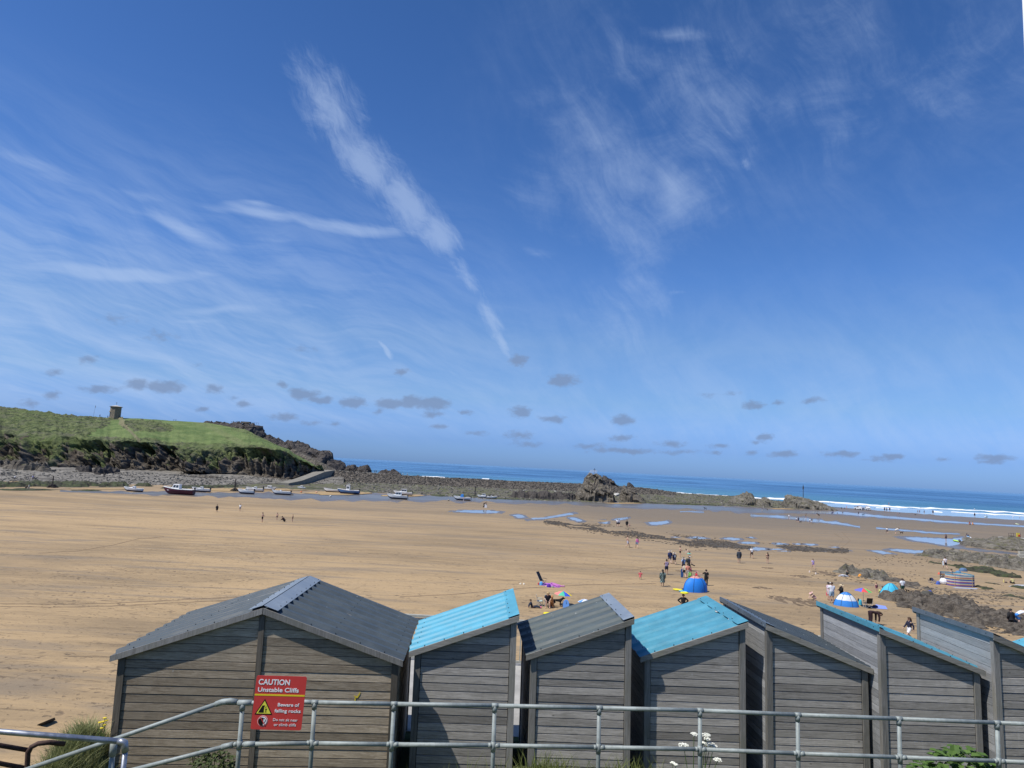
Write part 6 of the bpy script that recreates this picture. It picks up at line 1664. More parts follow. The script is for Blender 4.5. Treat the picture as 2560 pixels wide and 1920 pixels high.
j = base_pose(); arm(j, 'L', (-.40, -.06, 1.20), (-.17, .02, 1.00)); arm(j, 'R', (.40, -.06, 1.20), (.17, .02, 1.00)); leg(j, 'L', (-.14, .02, .50), (-.18, 0, .085)); leg(j, 'R', (.14, .02, .50), (.18, 0, .085)); POSES['akimbo'] = (j, 1.74)
j = base_pose(); arm(j, 'L', (-.24, .10, 1.16), (-.13, .33, 1.12)); arm(j, 'R', (.24, .08, 1.15), (.12, .30, 1.08)); POSES['hold'] = (j, 1.74)
j = base_pose(); arm(j, 'L', (-.38, .10, 1.22), (-.62, .22, 1.18)); POSES['reach'] = (j, 1.74)
j = base_pose(); rot_upper(j, radians(104)); arm(j, 'L', (-.20, j['shL'].y + .02, j['shL'].z - .30), (-.17, j['shL'].y, j['shL'].z - .56)); arm(j, 'R', (.20, j['shR'].y + .04, j['shR'].z - .30), (.17, j['shR'].y + .02, j['shR'].z - .56)); POSES['bend'] = (j, 1.12)
j = base_pose(); rot_upper(j, radians(58)); arm(j, 'L', (-.20, j['shL'].y + .12, j['shL'].z - .24), (-.14, j['shL'].y + .24, j['shL'].z - .42)); arm(j, 'R', (.20, j['shR'].y + .12, j['shR'].z - .24), (.14, j['shR'].y + .26, j['shR'].z - .40)); leg(j, 'L', (-.12, .16, .50), (-.12, -.02, .09)); leg(j, 'R', (.12, .10, .50), (.12, -.16, .10)); POSES['stoop'] = (j, 1.36)
j = base_pose()
for k_ in j: j[k_] = j[k_] - Vector((0, 0, .62)) if k_[:2] not in ('kn', 'an', 'to') else j[k_]
rot_upper(j, radians(40)); leg(j, 'L', (-.17, .36, .46), (-.14, .02, .09)); leg(j, 'R', (.17, .36, .44), (.14, .02, .09)); arm(j, 'L', (-.24, .42, .50), (-.14, .60, .30)); arm(j, 'R', (.24, .42, .50), (.14, .60, .32)); POSES['crouch'] = (j, .98)
j = base_pose()
for k_ in j: j[k_] = j[k_] - Vector((0, 0, .82)) if k_[:2] not in ('kn', 'an', 'to') else j[k_]
leg(j, 'L', (-.13, .44, .22), (-.12, .82, .07), (-.12, .88, .18)); leg(j, 'R', (.13, .44, .18), (.14, .84, .07), (.14, .90, .18)); rot_upper(j, radians(-14)); arm(j, 'L', (-.24, -.28, .32), (-.22, -.34, .10)); arm(j, 'R', (.24, -.28, .32), (.22, -.34, .10)); POSES['sit'] = (j, .92)
j = base_pose()
for k_ in j: j[k_] = j[k_] - Vector((0, 0, .82)) if k_[:2] not in ('kn', 'an', 'to') else j[k_]
leg(j, 'L', (-.26, .34, .26), (-.08, .30, .07)); leg(j, 'R', (.26, .34, .26), (.08, .34, .07)); rot_upper(j, radians(14)); arm(j, 'L', (-.24, .14, .34), (-.12, .32, .26)); arm(j, 'R', (.24, .14, .34), (.12, .34, .28)); POSES['hunch'] = (j, .88)
j = base_pose()
for k_ in j: j[k_] = j[k_] - Vector((0, 0, .46)) if k_[:2] not in ('kn', 'an', 'to') else j[k_]
leg(j, 'L', (-.11, .42, .50), (-.12, .42, .09)); leg(j, 'R', (.11, .42, .50), (.16, .36, .09)); rot_upper(j, radians(16)); arm(j, 'L', (-.24, .16, .74), (-.14, .38, .66)); arm(j, 'R', (.24, .16, .72), (.16, .40, .62)); POSES['chair'] = (j, 1.26)
j = base_pose()
def lie(v): return Vector((v.x, v.z - .85, .13 - v.y * .8))
for k_ in j: j[k_] = lie(j[k_])
POSES['lie'] = (j, .3)
BODY = {}
def body_mesh(pose):
    if pose in BODY: return BODY[pose]
    j = POSES[pose][0]; names = list(j)
    me = bpy.data.meshes.new("person_body"); idx_ = {n_: i for i, n_ in enumerate(names)}
    me.from_pydata([j[n_] for n_ in names], [(idx_[a], idx_[b_]) for a, b_ in ED], [])
    o = bpy.data.objects.new("tmp", me); C.objects.link(o)
    o.modifiers.new("s", 'SKIN'); sb = o.modifiers.new("u", 'SUBSURF'); sb.levels = 1; sb.render_levels = 1
    sv = me.skin_vertices[0].data
    for n_ in names:
        r_ = RAD.get(n_, RAD.get(n_[:2], .05))
        fl_ = {'pel': (1.15, .85), 'wai': (1.1, .8), 'che': (1.2, .82)}.get(n_, (1, 1))
        sv[idx_[n_]].radius = (r_ * fl_[0], r_ * fl_[1]); sv[idx_[n_]].use_root = (n_ == 'pel')
    dg = bpy.context.evaluated_depsgraph_get(); dg.update()
    m2 = bpy.data.meshes.new_from_object(o.evaluated_get(dg)); m2.name = "person_body"
    bpy.data.objects.remove(o)
    # which bone each face belongs to
    regs = []
    for f_ in m2.polygons:
        c_ = f_.center; best = None
        for a, b_ in ED:
            pa, pb = j[a], j[b_]; d = pb - pa; t = max(0, min(1, (c_ - pa).dot(d) / max(1e-6, d.length_squared)))
            ra, rb = RAD.get(a, RAD.get(a[:2], .05)), RAD.get(b_, RAD.get(b_[:2], .05))
            dist = (c_ - pa - d * t).length - lerp(ra, rb, t) * .9
            if best is None or dist < best[0]: best = (dist, a[:2] + b_[:2], t)
        regs.append((best[1], best[2]))
    m2.polygons.foreach_set("use_smooth", [True] * len(m2.polygons))
    BODY[pose] = (m2, regs)
    return BODY[pose]
SEL = {
    'tee': lambda r, t: r in ('waiche', 'chesh') or r in ('peWa', 'waCh') or (r in ('pewa', 'wach', 'chsh')) or (r == 'chne' and t < .5) or (r == 'shel' and t < .75),
    'vest': lambda r, t: r in ('pewa', 'wach') or (r == 'chsh' and t < .8),
    'longtop': lambda r, t: r in ('pewa', 'wach', 'chsh', 'shel', 'elwr') or (r == 'chne' and t < .6),
    'shorts': lambda r, t: r in ('pehi',) or (r == 'pewa' and t < .35) or (r == 'hikn' and t < .72),
    'trunks': lambda r, t: r in ('pehi',) or (r == 'pewa' and t < .3) or (r == 'hikn' and t < .32),
    'trousers': lambda r, t: r in ('pehi', 'hikn', 'knan') or (r == 'pewa' and t < .35),
    'swimsuit': lambda r, t: r in ('pewa', 'wach', 'pehi') or (r == 'hikn' and t < .15),
    'bikini': lambda r, t: r in ('pehi',) or (r == 'wach' and t > .55) or (r == 'hikn' and t < .12),
    'wetsuit': lambda r, t: r in ('pewa', 'wach', 'chsh', 'shel', 'elwr', 'pehi', 'hikn', 'knan') or (r == 'chne' and t < .6),
    'shoes': lambda r, t: r == 'anto'}
CL = {}
def cloth_mesh(pose, kind, off=.018):
    key = (pose, kind, off)
    if key in CL: return CL[key]
    m2, regs = body_mesh(pose); sel = SEL[kind]
    vs = {}; mb = MB()
    for f_, (r, t) in zip(m2.polygons, regs):
        if not sel(r, t): continue
        ids = []
        for vi in f_.vertices:
            if vi not in vs:
                v = m2.vertices[vi]; vs[vi] = len(mb.v); mb.v.append(tuple(v.co + v.normal * off))
            ids.append(vs[vi])
        mb.f.append(tuple(ids))
    me = bpy.data.meshes.new(kind); me.from_pydata(mb.v, [], mb.f); me.polygons.foreach_set("use_smooth", [True] * len(mb.f))
    CL[key] = me
    return me
def coat_mesh(pose, length=.55, key_extra=''):
    key = (pose, 'coat', length)
    if key in CL: return CL[key]
    j = POSES[pose][0]; mb = MB(); n_ = 14
    rings = [(j['nec'], .075, .075), (j['che'] + Vector((0, 0, .10)), .20, .125), (j['che'], .205, .15), (j['wai'], .195, .155), (j['pel'], .20, .165), (Vector((j['pel'].x, j['pel'].y, length)), .235, .20)]
    for (c_, a, b_) in rings:
        for i in range(n_): t = 2 * pi * i / n_; mb.v.append((c_[0] + a * cos(t) * (1 + .05 * sin(5 * t)), c_[1] + b_ * sin(t) * (1 + .06 * cos(4 * t)), c_[2]))
    for q in range(len(rings) - 1):
        for i in range(n_): mb.f.append((q * n_ + i, q * n_ + (i + 1) % n_, (q + 1) * n_ + (i + 1) % n_, (q + 1) * n_ + i))
    for s in 'LR': mb.path([j['sh' + s], j['el' + s], j['wr' + s]], [.095, .08, .07], 8)
    me = bpy.data.meshes.new("coat"); me.from_pydata(mb.v, [], mb.f); me.polygons.foreach_set("use_smooth", [True] * len(mb.f))
    CL[key] = me
    return me
def head_frame(pose):
    j = POSES[pose][0]; up = (j['ht'] - j['hb']).normalized(); fw = (j['nose'] - j['hm']); fw = (fw - up * fw.dot(up)).normalized()
    return j['hm'], Matrix((up.cross(fw) * -1, fw, up)).transposed()
def head_mesh(pose, kind):
    key = (pose, 'h', kind)
    if key in CL: return CL[key]
    c_, M_ = head_frame(pose); mb = MB()
    tf = lambda v: c_ + M_ @ Vector(v)
    if kind in ('hair', 'longhair'):
        mb.ell(tf((0, -.022, .028)), (.112, .112, .118), 10, 5, rot=M_, z0=-.25)
        if kind == 'longhair': mb.path([tf((0, -.07, .03)), tf((0, -.105, -.08)), tf((0, -.11, -.24)), tf((0, -.10, -.34))], [.08, .085, .07, .03], 8)
    if kind == 'bob':
        mb.ell(tf((0, -.02, .02)), (.125, .12, .125), 10, 5, rot=M_, z0=-.7)
    if kind == 'cap':
        mb.ell(tf((0, -.005, .045)), (.115, .118, .095), 10, 4, rot=M_, z0=0.0); mb.box(tf((0, .15, .05)), (.07, .06, .008), M_)
    if kind == 'brim':
        mb.ell(tf((0, 0, .05)), (.112, .112, .095), 10, 4, rot=M_, z0=0.0)
        ring = [tf((.24 * cos(2 * pi * i / 14), .24 * sin(2 * pi * i / 14), .035)) for i in range(14)]; r2 = [tf((.1 * cos(2 * pi * i / 14), .1 * sin(2 * pi * i / 14), .062)) for i in range(14)]
        mb.add(ring + r2, [(i, (i + 1) % 14, 14 + (i + 1) % 14, 14 + i) for i in range(14)])
    if kind == 'face':
        for s in (-1, 1): mb.ell(tf((s * .035, .098, .012)), (.012, .007, .008), 6, 3, rot=M_)
        mb.ell(tf((0, .100, -.055)), (.024, .006, .006), 6, 3, rot=M_)
    if kind == 'ears':
        for s in (-1, 1): mb.ell(tf((s * .098, .0, -.005)), (.012, .02, .032), 6, 4, rot=M_)
    me = bpy.data.meshes.new(kind); me.from_pydata([tuple(v) for v in mb.v], [], mb.f); me.polygons.foreach_set("use_smooth", [True] * len(mb.f))
    CL[key] = me
    return me
HAIR = {'k': cm((.02, .016, .014), .7, 'dark_hair'), 'b': cm((.07, .042, .025), .7, 'brown_hair'), 'y': cm((.42, .30, .15), .7, 'blond_hair'), 'g': cm((.25, .24, .22), .7, 'grey_hair')}
def person(px, py, hpx, pose, face, label, skin=SKIN1, top=None, bottom=None, coat=None, hair='b', hat=None, long=False, z=0.0, group=None, extra=(), smax=1.12, detail=True, at=None):
    j, ht = POSES[pose]
    f0 = at if at is not None else G(px, py, z)
    dep = (f0 - EYE).dot(FWD); s_ = hpx * dep / F_PX / ht; s_ = max(.35, min(smax, s_))
    root = thing("person", label, "person", f0, group, rz=face); root.scale = (s_ * 1.14, s_ * 1.14, s_)
    def put(me, mat, name, parent=root):
        o = bpy.data.objects.new(name, me); C.objects.link(o); o.parent = parent
        if not me.materials: me.materials.append(None)
        o.material_slots[0].link = 'OBJECT'; o.material_slots[0].material = mat
        return o
    bd = put(body_mesh(pose)[0], skin, "body")
    if top: put(cloth_mesh(pose, top[0], .020), cm(top[1], .85), {'tee': 't_shirt', 'vest': 'vest_top', 'longtop': 'jacket', 'wetsuit': 'wetsuit', 'swimsuit': 'swimsuit', 'bikini': 'bikini'}[top[0]])
    if bottom: put(cloth_mesh(pose, bottom[0], .026), cm(bottom[1], .85), bottom[0])
    if coat: put(coat_mesh(pose, coat[0]), coat[1] if not isinstance(coat[1], tuple) else cm(coat[1], .9), "coat")
    if hair: put(head_mesh(pose, 'longhair' if long else 'hair'), HAIR[hair], "hair")
    if hat: put(head_mesh(pose, hat[0]), cm(hat[1], .9), "hat")
    if detail and hpx > 22: put(head_mesh(pose, 'face'), cm((.08, .03, .03)), "eyes_and_mouth"); put(head_mesh(pose, 'ears'), skin, "ears")
    root['_s'] = s_
    return root
def item(root, name, mat, mb):   # a small part in the person's own space
    o = mb.build(name, mat, root, world=False); return o
AW, TC, RTf, LT = 0.0, pi, -pi / 2, pi / 2      # facing away, to camera, right, left
GP = "people scattered over the beach"
NAVY, BLK, WHT, PNK, RED, PUR = (.02, .028, .07), (.015, .015, .017), (.72, .72, .72), (.62, .28, .32), (.55, .05, .06), (.22, .13, .42)
# --- far left and headland
person(36.5, 1199.7, 11, 'stand', AW, "person in a white top on the strip of sand at the far left", top=('tee', WHT), bottom=('shorts', (.1, .1, .12)), group=GP)
person(70, 1200.4, 8, 'reach', RTf, "small child in dark clothes beside the person with the lilac top, far left", top=('tee', (.1, .1, .15)), bottom=('shorts', BLK), group=GP)
person(81, 1201.6, 14, 'walk', RTf, "person in a lilac top striding along the strip of sand, far left", top=('tee', (.35, .34, .60)), bottom=('shorts', (.1, .1, .12)), group=GP)
person(71.5, 1224, 14, 'walk', LT, "pale-clothed person walking at the weed edge, far left", top=('longtop', (.5, .48, .40)), bottom=('trousers', (.45, .42, .36)), group=GP)
person(63.5, 1221.5, 9, 'crouch', RTf, "dark crouching figure at the weed edge beside the pale walker", top=('longtop', (.06, .05, .05)), bottom=('trousers', (.06, .05, .05)), group=GP)
person(253, 1200, 6, 'hunch', AW, "person in white sitting on the shingle under the cliff", top=('tee', WHT), bottom=('shorts', WHT), group=GP)
person(282, 1200.8, 8, 'bend', LT, "bending person in white and black on the shingle under the cliff", top=('tee', WHT), bottom=('trousers', BLK), group=GP)
GHd = "walkers on the headland"
person(249.4, 1041.7, 6, 'stand', AW, "walker standing alone between the flagstaff and the tower", top=('longtop', NAVY), bottom=('trousers', BLK), group=GHd, at=P(249.4, 1041.9, 344), smax=1.1)
person(269.5, 1045, 7, 'stand', RTf, "dark figure leaning by the left foot of the tower", top=('longtop', NAVY), bottom=('trousers', BLK), group=GHd, at=P(269, 1045.5, 342))
for (x, lb) in ((434.5, "left one of the two walkers on the bare headland skyline"), (439.5, "right one of the two walkers on the bare headland skyline")):
    person(x, 1052, 5, 'walk', LT, lb, top=('longtop', BLK), bottom=('trousers', BLK), group=GHd, at=P(x, 1052.3, 351))
for (x, y, lb) in ((528, 1056, "hunched figure where the turf meets the dark clifftop"), (583, 1056.5, "leftmost person by the clifftop fence"), (592, 1056.5, "second person by the clifftop fence"), (598, 1057, "third person by the clifftop fence")):
    person(x, y, 4.5, 'stand' if x > 530 else 'hunch', AW, lb, top=('longtop', BLK), bottom=('trousers', BLK), group=GHd, at=P(x, y, 366 if x > 530 else 352))
GBw = "walkers on the breakwater"
for (x, y, h, c_, lb) in ((936.5, 1182.6, 8, BLK, "left of the pair in dark clothes on the breakwater"), (940, 1182.6, 8, (.08, .07, .07), "right of the pair in dark clothes on the breakwater"), (962, 1185, 7, (.4, .32, .28), "pale-topped walker on the breakwater before the jagged rock"),
                       (998.5, 1187.3, 7, (.25, .18, .15), "brownish walker, first of the four at the breakwater bend"), (1001.5, 1187.5, 7, BLK, "dark walker, second of the four at the breakwater bend"), (1007, 1188.2, 7, WHT, "white-topped walker, third of the four at the breakwater bend"), (1018, 1189.5, 8, (.6, .68, .75), "pale blue walker nearest the sea on the breakwater")):
    person(x, y, h, 'walk', RTf, lb, top=('longtop', c_), bottom=('shorts', BLK), group=GBw, at=P(x, y + .3, 323.5))
person(1159, 1255.4, 13, 'hold', LT, "person in pink and white in front of the blue-covered boat", top=('tee', (.5, .35, .36)), bottom=('trousers', (.55, .5, .5)), group=GP)
dk_ = person(1209, 1268.8, 14, 'stoop', RTf, "dark figure beside a white sack on the open sand", top=('longtop', (.05, .03, .03)), bottom=('trousers', BLK), group=GP)
p = G(1214, 1269); finish(MB().box(p + Vector((0, 0, .4)), (.35, .25, .45)).build("white_sack", cm(WHT)), "white sack standing beside the dark figure on the open sand", "sack")
# --- left-centre sand
person(541.6, 1279.8, 18, 'stand', AW, "person in a long black coat alone on the sand", coat=(.45, BLK), hair='k', group=GP)
person(599.6, 1278, 18, 'hold', AW, "person in a white t-shirt and grey shorts, looking out to the boats", top=('tee', WHT), bottom=('shorts', (.25, .25, .28)), group=GP)
person(655, 1305.7, 24, 'hold', RTf, "bare-chested man in black shorts at the left of the family on the sand", bottom=('shorts', BLK), hair='k', skin=SKIN1, group=GP)
person(692, 1300.3, 18, 'hold', AW, "bare-chested boy standing behind the crouching parent", bottom=('trunks', (.12, .08, .08)), skin=SKIN1, group=GP)
person(712, 1304.8, 14, 'crouch', LT, "person in dark clothes crouching over the sand", top=('longtop', (.06, .03, .03)), bottom=('trousers', BLK), hair='k', group=GP)
person(730.7, 1305.2, 19, 'stand', LT, "fair-haired woman in a black swimsuit right of the crouching person", top=('swimsuit', BLK), hair='y', group=GP)
# --- centre
person(1543, 1316.8, 19, 'walk', AW, "person in a white top and navy shorts wading past the far pool", top=('tee', WHT), bottom=('shorts', NAVY), hair='g', group=GP)
person(1547.5, 1316, 17, 'walk', AW, "companion half hidden behind the white-topped wader by the far pool", top=('tee', (.45, .45, .55)), bottom=('shorts', BLK), group=GP)
person(1567, 1318.3, 18, 'stand', AW, "person in a black hooded coat holding a toddler's hand", coat=(.5, BLK), hair='k', group=GP)
person(1573.5, 1318, 9, 'walk', AW, "toddler in pale pink beside the black hooded coat", top=('tee', (.62, .42, .38)), bottom=('shorts', PNK), group=GP)
person(1568.5, 1369, 29, 'walk', RTf, "bare-chested man in pale patterned shorts walking", bottom=('shorts', (.48, .48, .55)), skin=SKIN1, group=GP)
r = person(1592, 1370.5, 27, 'walk', AW, "woman in a pink top and blue skirt next to the bare-chested walker", top=('vest', (.60, .16, .38)), bottom=('shorts', (.30, .42, .60)), group=GP)
item(r, "shoulder_bag", cm((.5, .15, .3)), MB().box((.20, -.06, 1.0), (.09, .06, .12)))
person(1674.5, 1408.5, 32, 'walk', AW, "walker in a navy shirt and white sun hat, left of the hatted pair", coat=(.74, (.025, .035, .10)), bottom=('shorts', NAVY), hat=('brim', WHT), skin=SKIN3, group=GP)
r = person(1685.5, 1411.6, 30, 'walk', AW, "walker in a dark jacket with a pale bag strap, right of the hatted pair", coat=(.66, (.018, .022, .05)), hat=('brim', WHT), skin=SKIN1, group=GP)
item(r, "pale_strap", cm((.45, .52, .62)), MB().box((.04, -.17, 1.22), (.05, .02, .16)))
r = person(1700, 1393.2, 27, 'hold', RTf, "bare-chested boy in black trunks holding a mint fishing net", bottom=('trunks', BLK), skin=SKIN1, group=GP)
mb = MB(); mb.tube((.12, .30, 1.08), (.12, 1.0, .72), .015, n=5); item(r, "net_handle", cm((.5, .6, .55)), mb)
mb = MB(); mb.ell((.12, 1.25, .66), (.16, .30, .12), 10, 5); item(r, "net_bag", cm((.25, .55, .44)), mb)
person(1724, 1391.8, 18, 'stoop', LT, "bare-chested boy in brown shorts stooping towards the fishing net", bottom=('shorts', (.09, .06, .05)), hair='k', skin=SKIN3, group=GP)
r = person(1666, 1436.6, 37, 'hold', AW, "woman in a patterned vest and navy shorts, hair tied up", top=('vest', (.26, .22, .34)), bottom=('shorts', (.02, .025, .05)), skin=SKIN2, hair='k', group=GP)
item(r, "hair_bun", HAIR['k'], MB().ell((0, -.05, 1.79), (.05, .05, .05), 8, 4))
SWIRL, k, b = new_mat("swirled_robe_cloth")
tcn = k.node('ShaderNodeTexCoord'); wv_ = k.node('ShaderNodeTexWave'); k.put(wv_.inputs[0], tcn.outputs['Object']); wv_.inputs['Scale'].default_value = 2.6; wv_.inputs['Distortion'].default_value = 9; wv_.inputs['Detail'].default_value = 1
k.put(b.inputs['Base Color'], k.mix(k.ramp(wv_.outputs['Fac'], .62, .72), (.018, .03, .035), (.20, .28, .26))); b.inputs['Roughness'].default_value = .9
person(1656, 1466, 41, 'stand', AW, "person in a long dark changing robe with pale swirls", coat=(.42, SWIRL), hair='k', long=True, skin=SKIN1, group=GP)
r = person(1708.5, 1427.5, 33, 'walk', AW, "person in a light blue shirt with a navy backpack and sun hat", top=('tee', (.32, .48, .75)), bottom=('shorts', (.02, .03, .07)), hat=('brim', (.7, .7, .66)), group=GP)
item(r, "backpack", cm(NAVY), MB().ell((-.12, -.2, 1.25), (.13, .11, .22), 8, 5))
r = person(1722, 1428, 37, 'walk', RTf, "person with a dark rucksack and white cap carrying a rolled bag", top=('tee', (.03, .035, .06)), bottom=('shorts', BLK), hat=('cap', WHT), group=GP)
item(r, "rucksack", cm((.05, .055, .045)), MB().ell((0, -.2, 1.22), (.15, .14, .26), 8, 5)); item(r, "rolled_bag", cm(BLK), MB().tube((.25, .15, .85), (.25, .55, .70), .06, n=6))
r = person(1710.5, 1444.2, 34, 'walk', AW, "man in black knee shorts carrying a navy bodyboard", top=('vest', (.62, .62, .45)), bottom=('shorts', BLK), hair='k', skin=SKIN3, group=GP)
mb = MB(); pr_ = [(-.40, .05), (-.14, .05), (-.12, .30), (-.13, .95), (-.20, 1.12), (-.27, 1.16), (-.36, 1.10), (-.42, .9)]; mb.prism([Vector((x, -.10, z)) for x, z in pr_], [Vector((x, -.05, z)) for x, z in pr_]); recalc(item(r, "bodyboard", cm((.03, .09, .25), .5), mb))
r = person(1718.5, 1446, 36, 'walk', AW, "woman in an orange top and cropped white trousers with a magenta bag", top=('tee', (.62, .25, .18)), bottom=('shorts', (.65, .65, .6)), hair='b', skin=SKIN1, group=GP)
item(r, "magenta_bag", cm((.32, .03, .10)), MB().ell((.30, -.02, .98), (.15, .12, .24), 8, 5))
CAMO, k, b = new_mat("green_blotched_cloth")
tcn = k.node('ShaderNodeTexCoord'); vz = k.node('ShaderNodeTexVoronoi'); k.put(vz.inputs['Vector'], tcn.outputs['Object']); vz.inputs['Scale'].default_value = 10
k.put(b.inputs['Base Color'], k.mix(k.ramp(k.sep(vz.outputs['Color'])[0], .42, .5), (.02, .05, .02), (.16, .36, .07))); b.inputs['Roughness'].default_value = .9
person(1724.5, 1463, 39, 'stand', LT, "person wrapped in a green blotched poncho by the blue tent", coat=(.30, CAMO), hair='b', group=GP)
person(1740.5, 1461, 32, 'hold', RTf, "person in a red shirt and pink hat behind the blue tent", top=('tee', (.62, .05, .08)), bottom=('shorts', NAVY), hat=('brim', (.62, .3, .3)), group=GP)
person(1765, 1464, 39, 'reach', AW, "man in a black t-shirt reaching left behind the blue tent", top=('tee', BLK), bottom=('trousers', (.02, .02, .025)), hair='k', skin=SKIN1, group=GP)
person(1600.5, 1448.7, 20, 'akimbo', AW, "small child in a coral hooded towel alone on the sand", coat=(.5, (.62, .14, .15)), hair='k', skin=SKIN2, group=GP)
person(1847.6, 1407.8, 33, 'stand', AW, "man in a dark hooded top and dark shorts, hands at his sides", top=('longtop', (.035, .045, .06)), bottom=('shorts', (.03, .035, .05)), coat=(.62, (.035, .045, .06)), hair='k', skin=SKIN1, group=GP)
person(1879.5, 1396, 28, 'walk', AW, "man in a white t-shirt and brown shorts walking away", top=('tee', WHT), bottom=('shorts', (.12, .09, .08)), hair='g', skin=SKIN2, group=GP)
person(1919, 1408.8, 27, 'hold', AW, "woman in a black bikini with long brown hair", top=('bikini', BLK), hair='b', long=True, skin=SKIN1, group=GP)
person(2032.6, 1422.8, 25, 'walk', TC, "woman in a lilac top and short skirt striding over the sand", top=('tee', (.42, .34, .55)), bottom=('trunks', PUR), hair='b', skin=SKIN1, group=GP)
# man with a yellow float over his head, behind the turquoise roof
r = person(1707.5, 1537, 50, 'akimbo', TC, "man in a black wetsuit with hands on hips, a yellow float above his head", top=('wetsuit', (.012, .012, .014)), hair='b', skin=SKIN2, group=GP)
# --- right group
person(2038, 1500.5, 20, 'crouch', LT, "small child in a pink hat digging in the sand", top=('vest', (.2, .1, .15)), bottom=('trunks', (.55, .35, .4)), hat=('brim', (.66, .42, .38)), skin=SKIN3, group=GP)
r = person(2071, 1501, 44, 'stand', RTf, "person in a pink and white shirt with a navy backpack and coral bucket", top=('tee', (.62, .5, .56)), bottom=('shorts', (.6, .5, .5)), hair='k', group=GP)
item(r, "backpack", cm((.04, .025, .07)), MB().ell((0, .16, 1.2), (.14, .11, .22), 8, 5)); item(r, "coral_bucket", cm((.65, .10, .13)), MB().tube((-.2, .05, .42), (-.2, .05, .72), .13, .16, 10))
person(2079.5, 1508, 51, 'hold', AW, "man in a white cap, white t-shirt and light blue shorts", top=('tee', (.66, .68, .72)), bottom=('shorts', (.30, .42, .50)), hat=('cap', WHT), skin=SKIN1, group=GP)
person(2104, 1502, 40, 'hold', LT, "woman in a black dress and straw sun hat behind the striped tent", coat=(.40, BLK), hat=('brim', (.62, .50, .32)), skin=SKIN1, hair='k', group=GP)
person(2191.3, 1481, 24, 'stand', TC, "child in a dark red swimsuit near the green bucket", top=('swimsuit', (.14, .04, .07)), skin=SKIN1, group=GP)
person(2209.5, 1481.5, 15, 'hunch', LT, "toddler in pale clothes sitting by the turquoise tent", top=('tee', (.6, .58, .45)), bottom=('shorts', WHT), skin=SKIN3, group=GP)
person(2256.5, 1486, 39, 'stand', AW, "man in a white t-shirt and dark green shorts behind the turquoise tent", top=('tee', (.68, .7, .72)), bottom=('shorts', (.03, .08, .06)), skin=SKIN1, group=GP)
person(2116, 1441, 16, 'sit', LT, "person in a black top sitting on the sand with a pale lap", top=('tee', BLK), bottom=('trousers', (.5, .52, .56)), hair='k', skin=SKIN1, group=GP)
person(2176, 1562, 41, 'bend', RTf, "person in a maroon and black wetsuit doubled over, arms hanging", top=('wetsuit', (.03, .014, .018)), hair='b', long=True, group=GP)
r = person(2274, 1603, 58, 'walk', LT, "girl with a ponytail in a navy jacket and white shorts, walking left", top=('longtop', (.02, .022, .045)), bottom=('shorts', WHT), hair='b', long=True, skin=SKIN1, group=GP)
item(r, "tan_sleeve_panel", cm((.45, .33, .22)), MB().ell((-.19, -.01, 1.38), (.05, .08, .06), 8, 4))
person(2528.5, 1572.5, 49, 'stand', AW, "person in a loose black top and black shorts on the rocks at the right", top=('tee', BLK), bottom=('shorts', BLK), hair='k', skin=SKIN1, group=GP, coat=(.8, BLK))
person(2543, 1566, 42, 'stoop', RTf, "person in a white t-shirt and bright blue shorts stooping over the rocks", top=('tee', WHT), bottom=('shorts', (.04, .22, .60)), hair='b', skin=SKIN3, group=GP)
person(2533, 1459, 16, 'hunch', AW, "person in a straw-yellow shirt sitting back to the camera at the right", top=('tee', (.48, .42, .20)), bottom=('shorts', BLK), hair='k', group=GP)
r = person(2363.6, 1423, 30, 'walk', AW, "walker in a white t-shirt trailing a white towel by the weed strip", top=('tee', (.68, .62, .62)), bottom=('shorts', (.03, .03, .05)), skin=SKIN1, group=GP)
item(r, "towel", cm((.6, .66, .7)), MB().box((-.24, .02, .85), (.05, .10, .30)))
person(2379.5, 1457, 34, 'stand', TC, "bare-chested man standing inside the striped windbreak", bottom=('shorts', (.1, .1, .15)), skin=SKIN1, hair='b', group=GP)
r = person(2359.5, 1461, 25, 'hunch', AW, "person in a white wrap and white hat sitting by the windbreak", top=('longtop', WHT), bottom=('shorts', WHT), hat=('brim', WHT), group=GP)
item(r, "white_wrap", cm(WHT, .9), MB().ell((0, 0, .30), (.36, .34, .36), 12, 6))
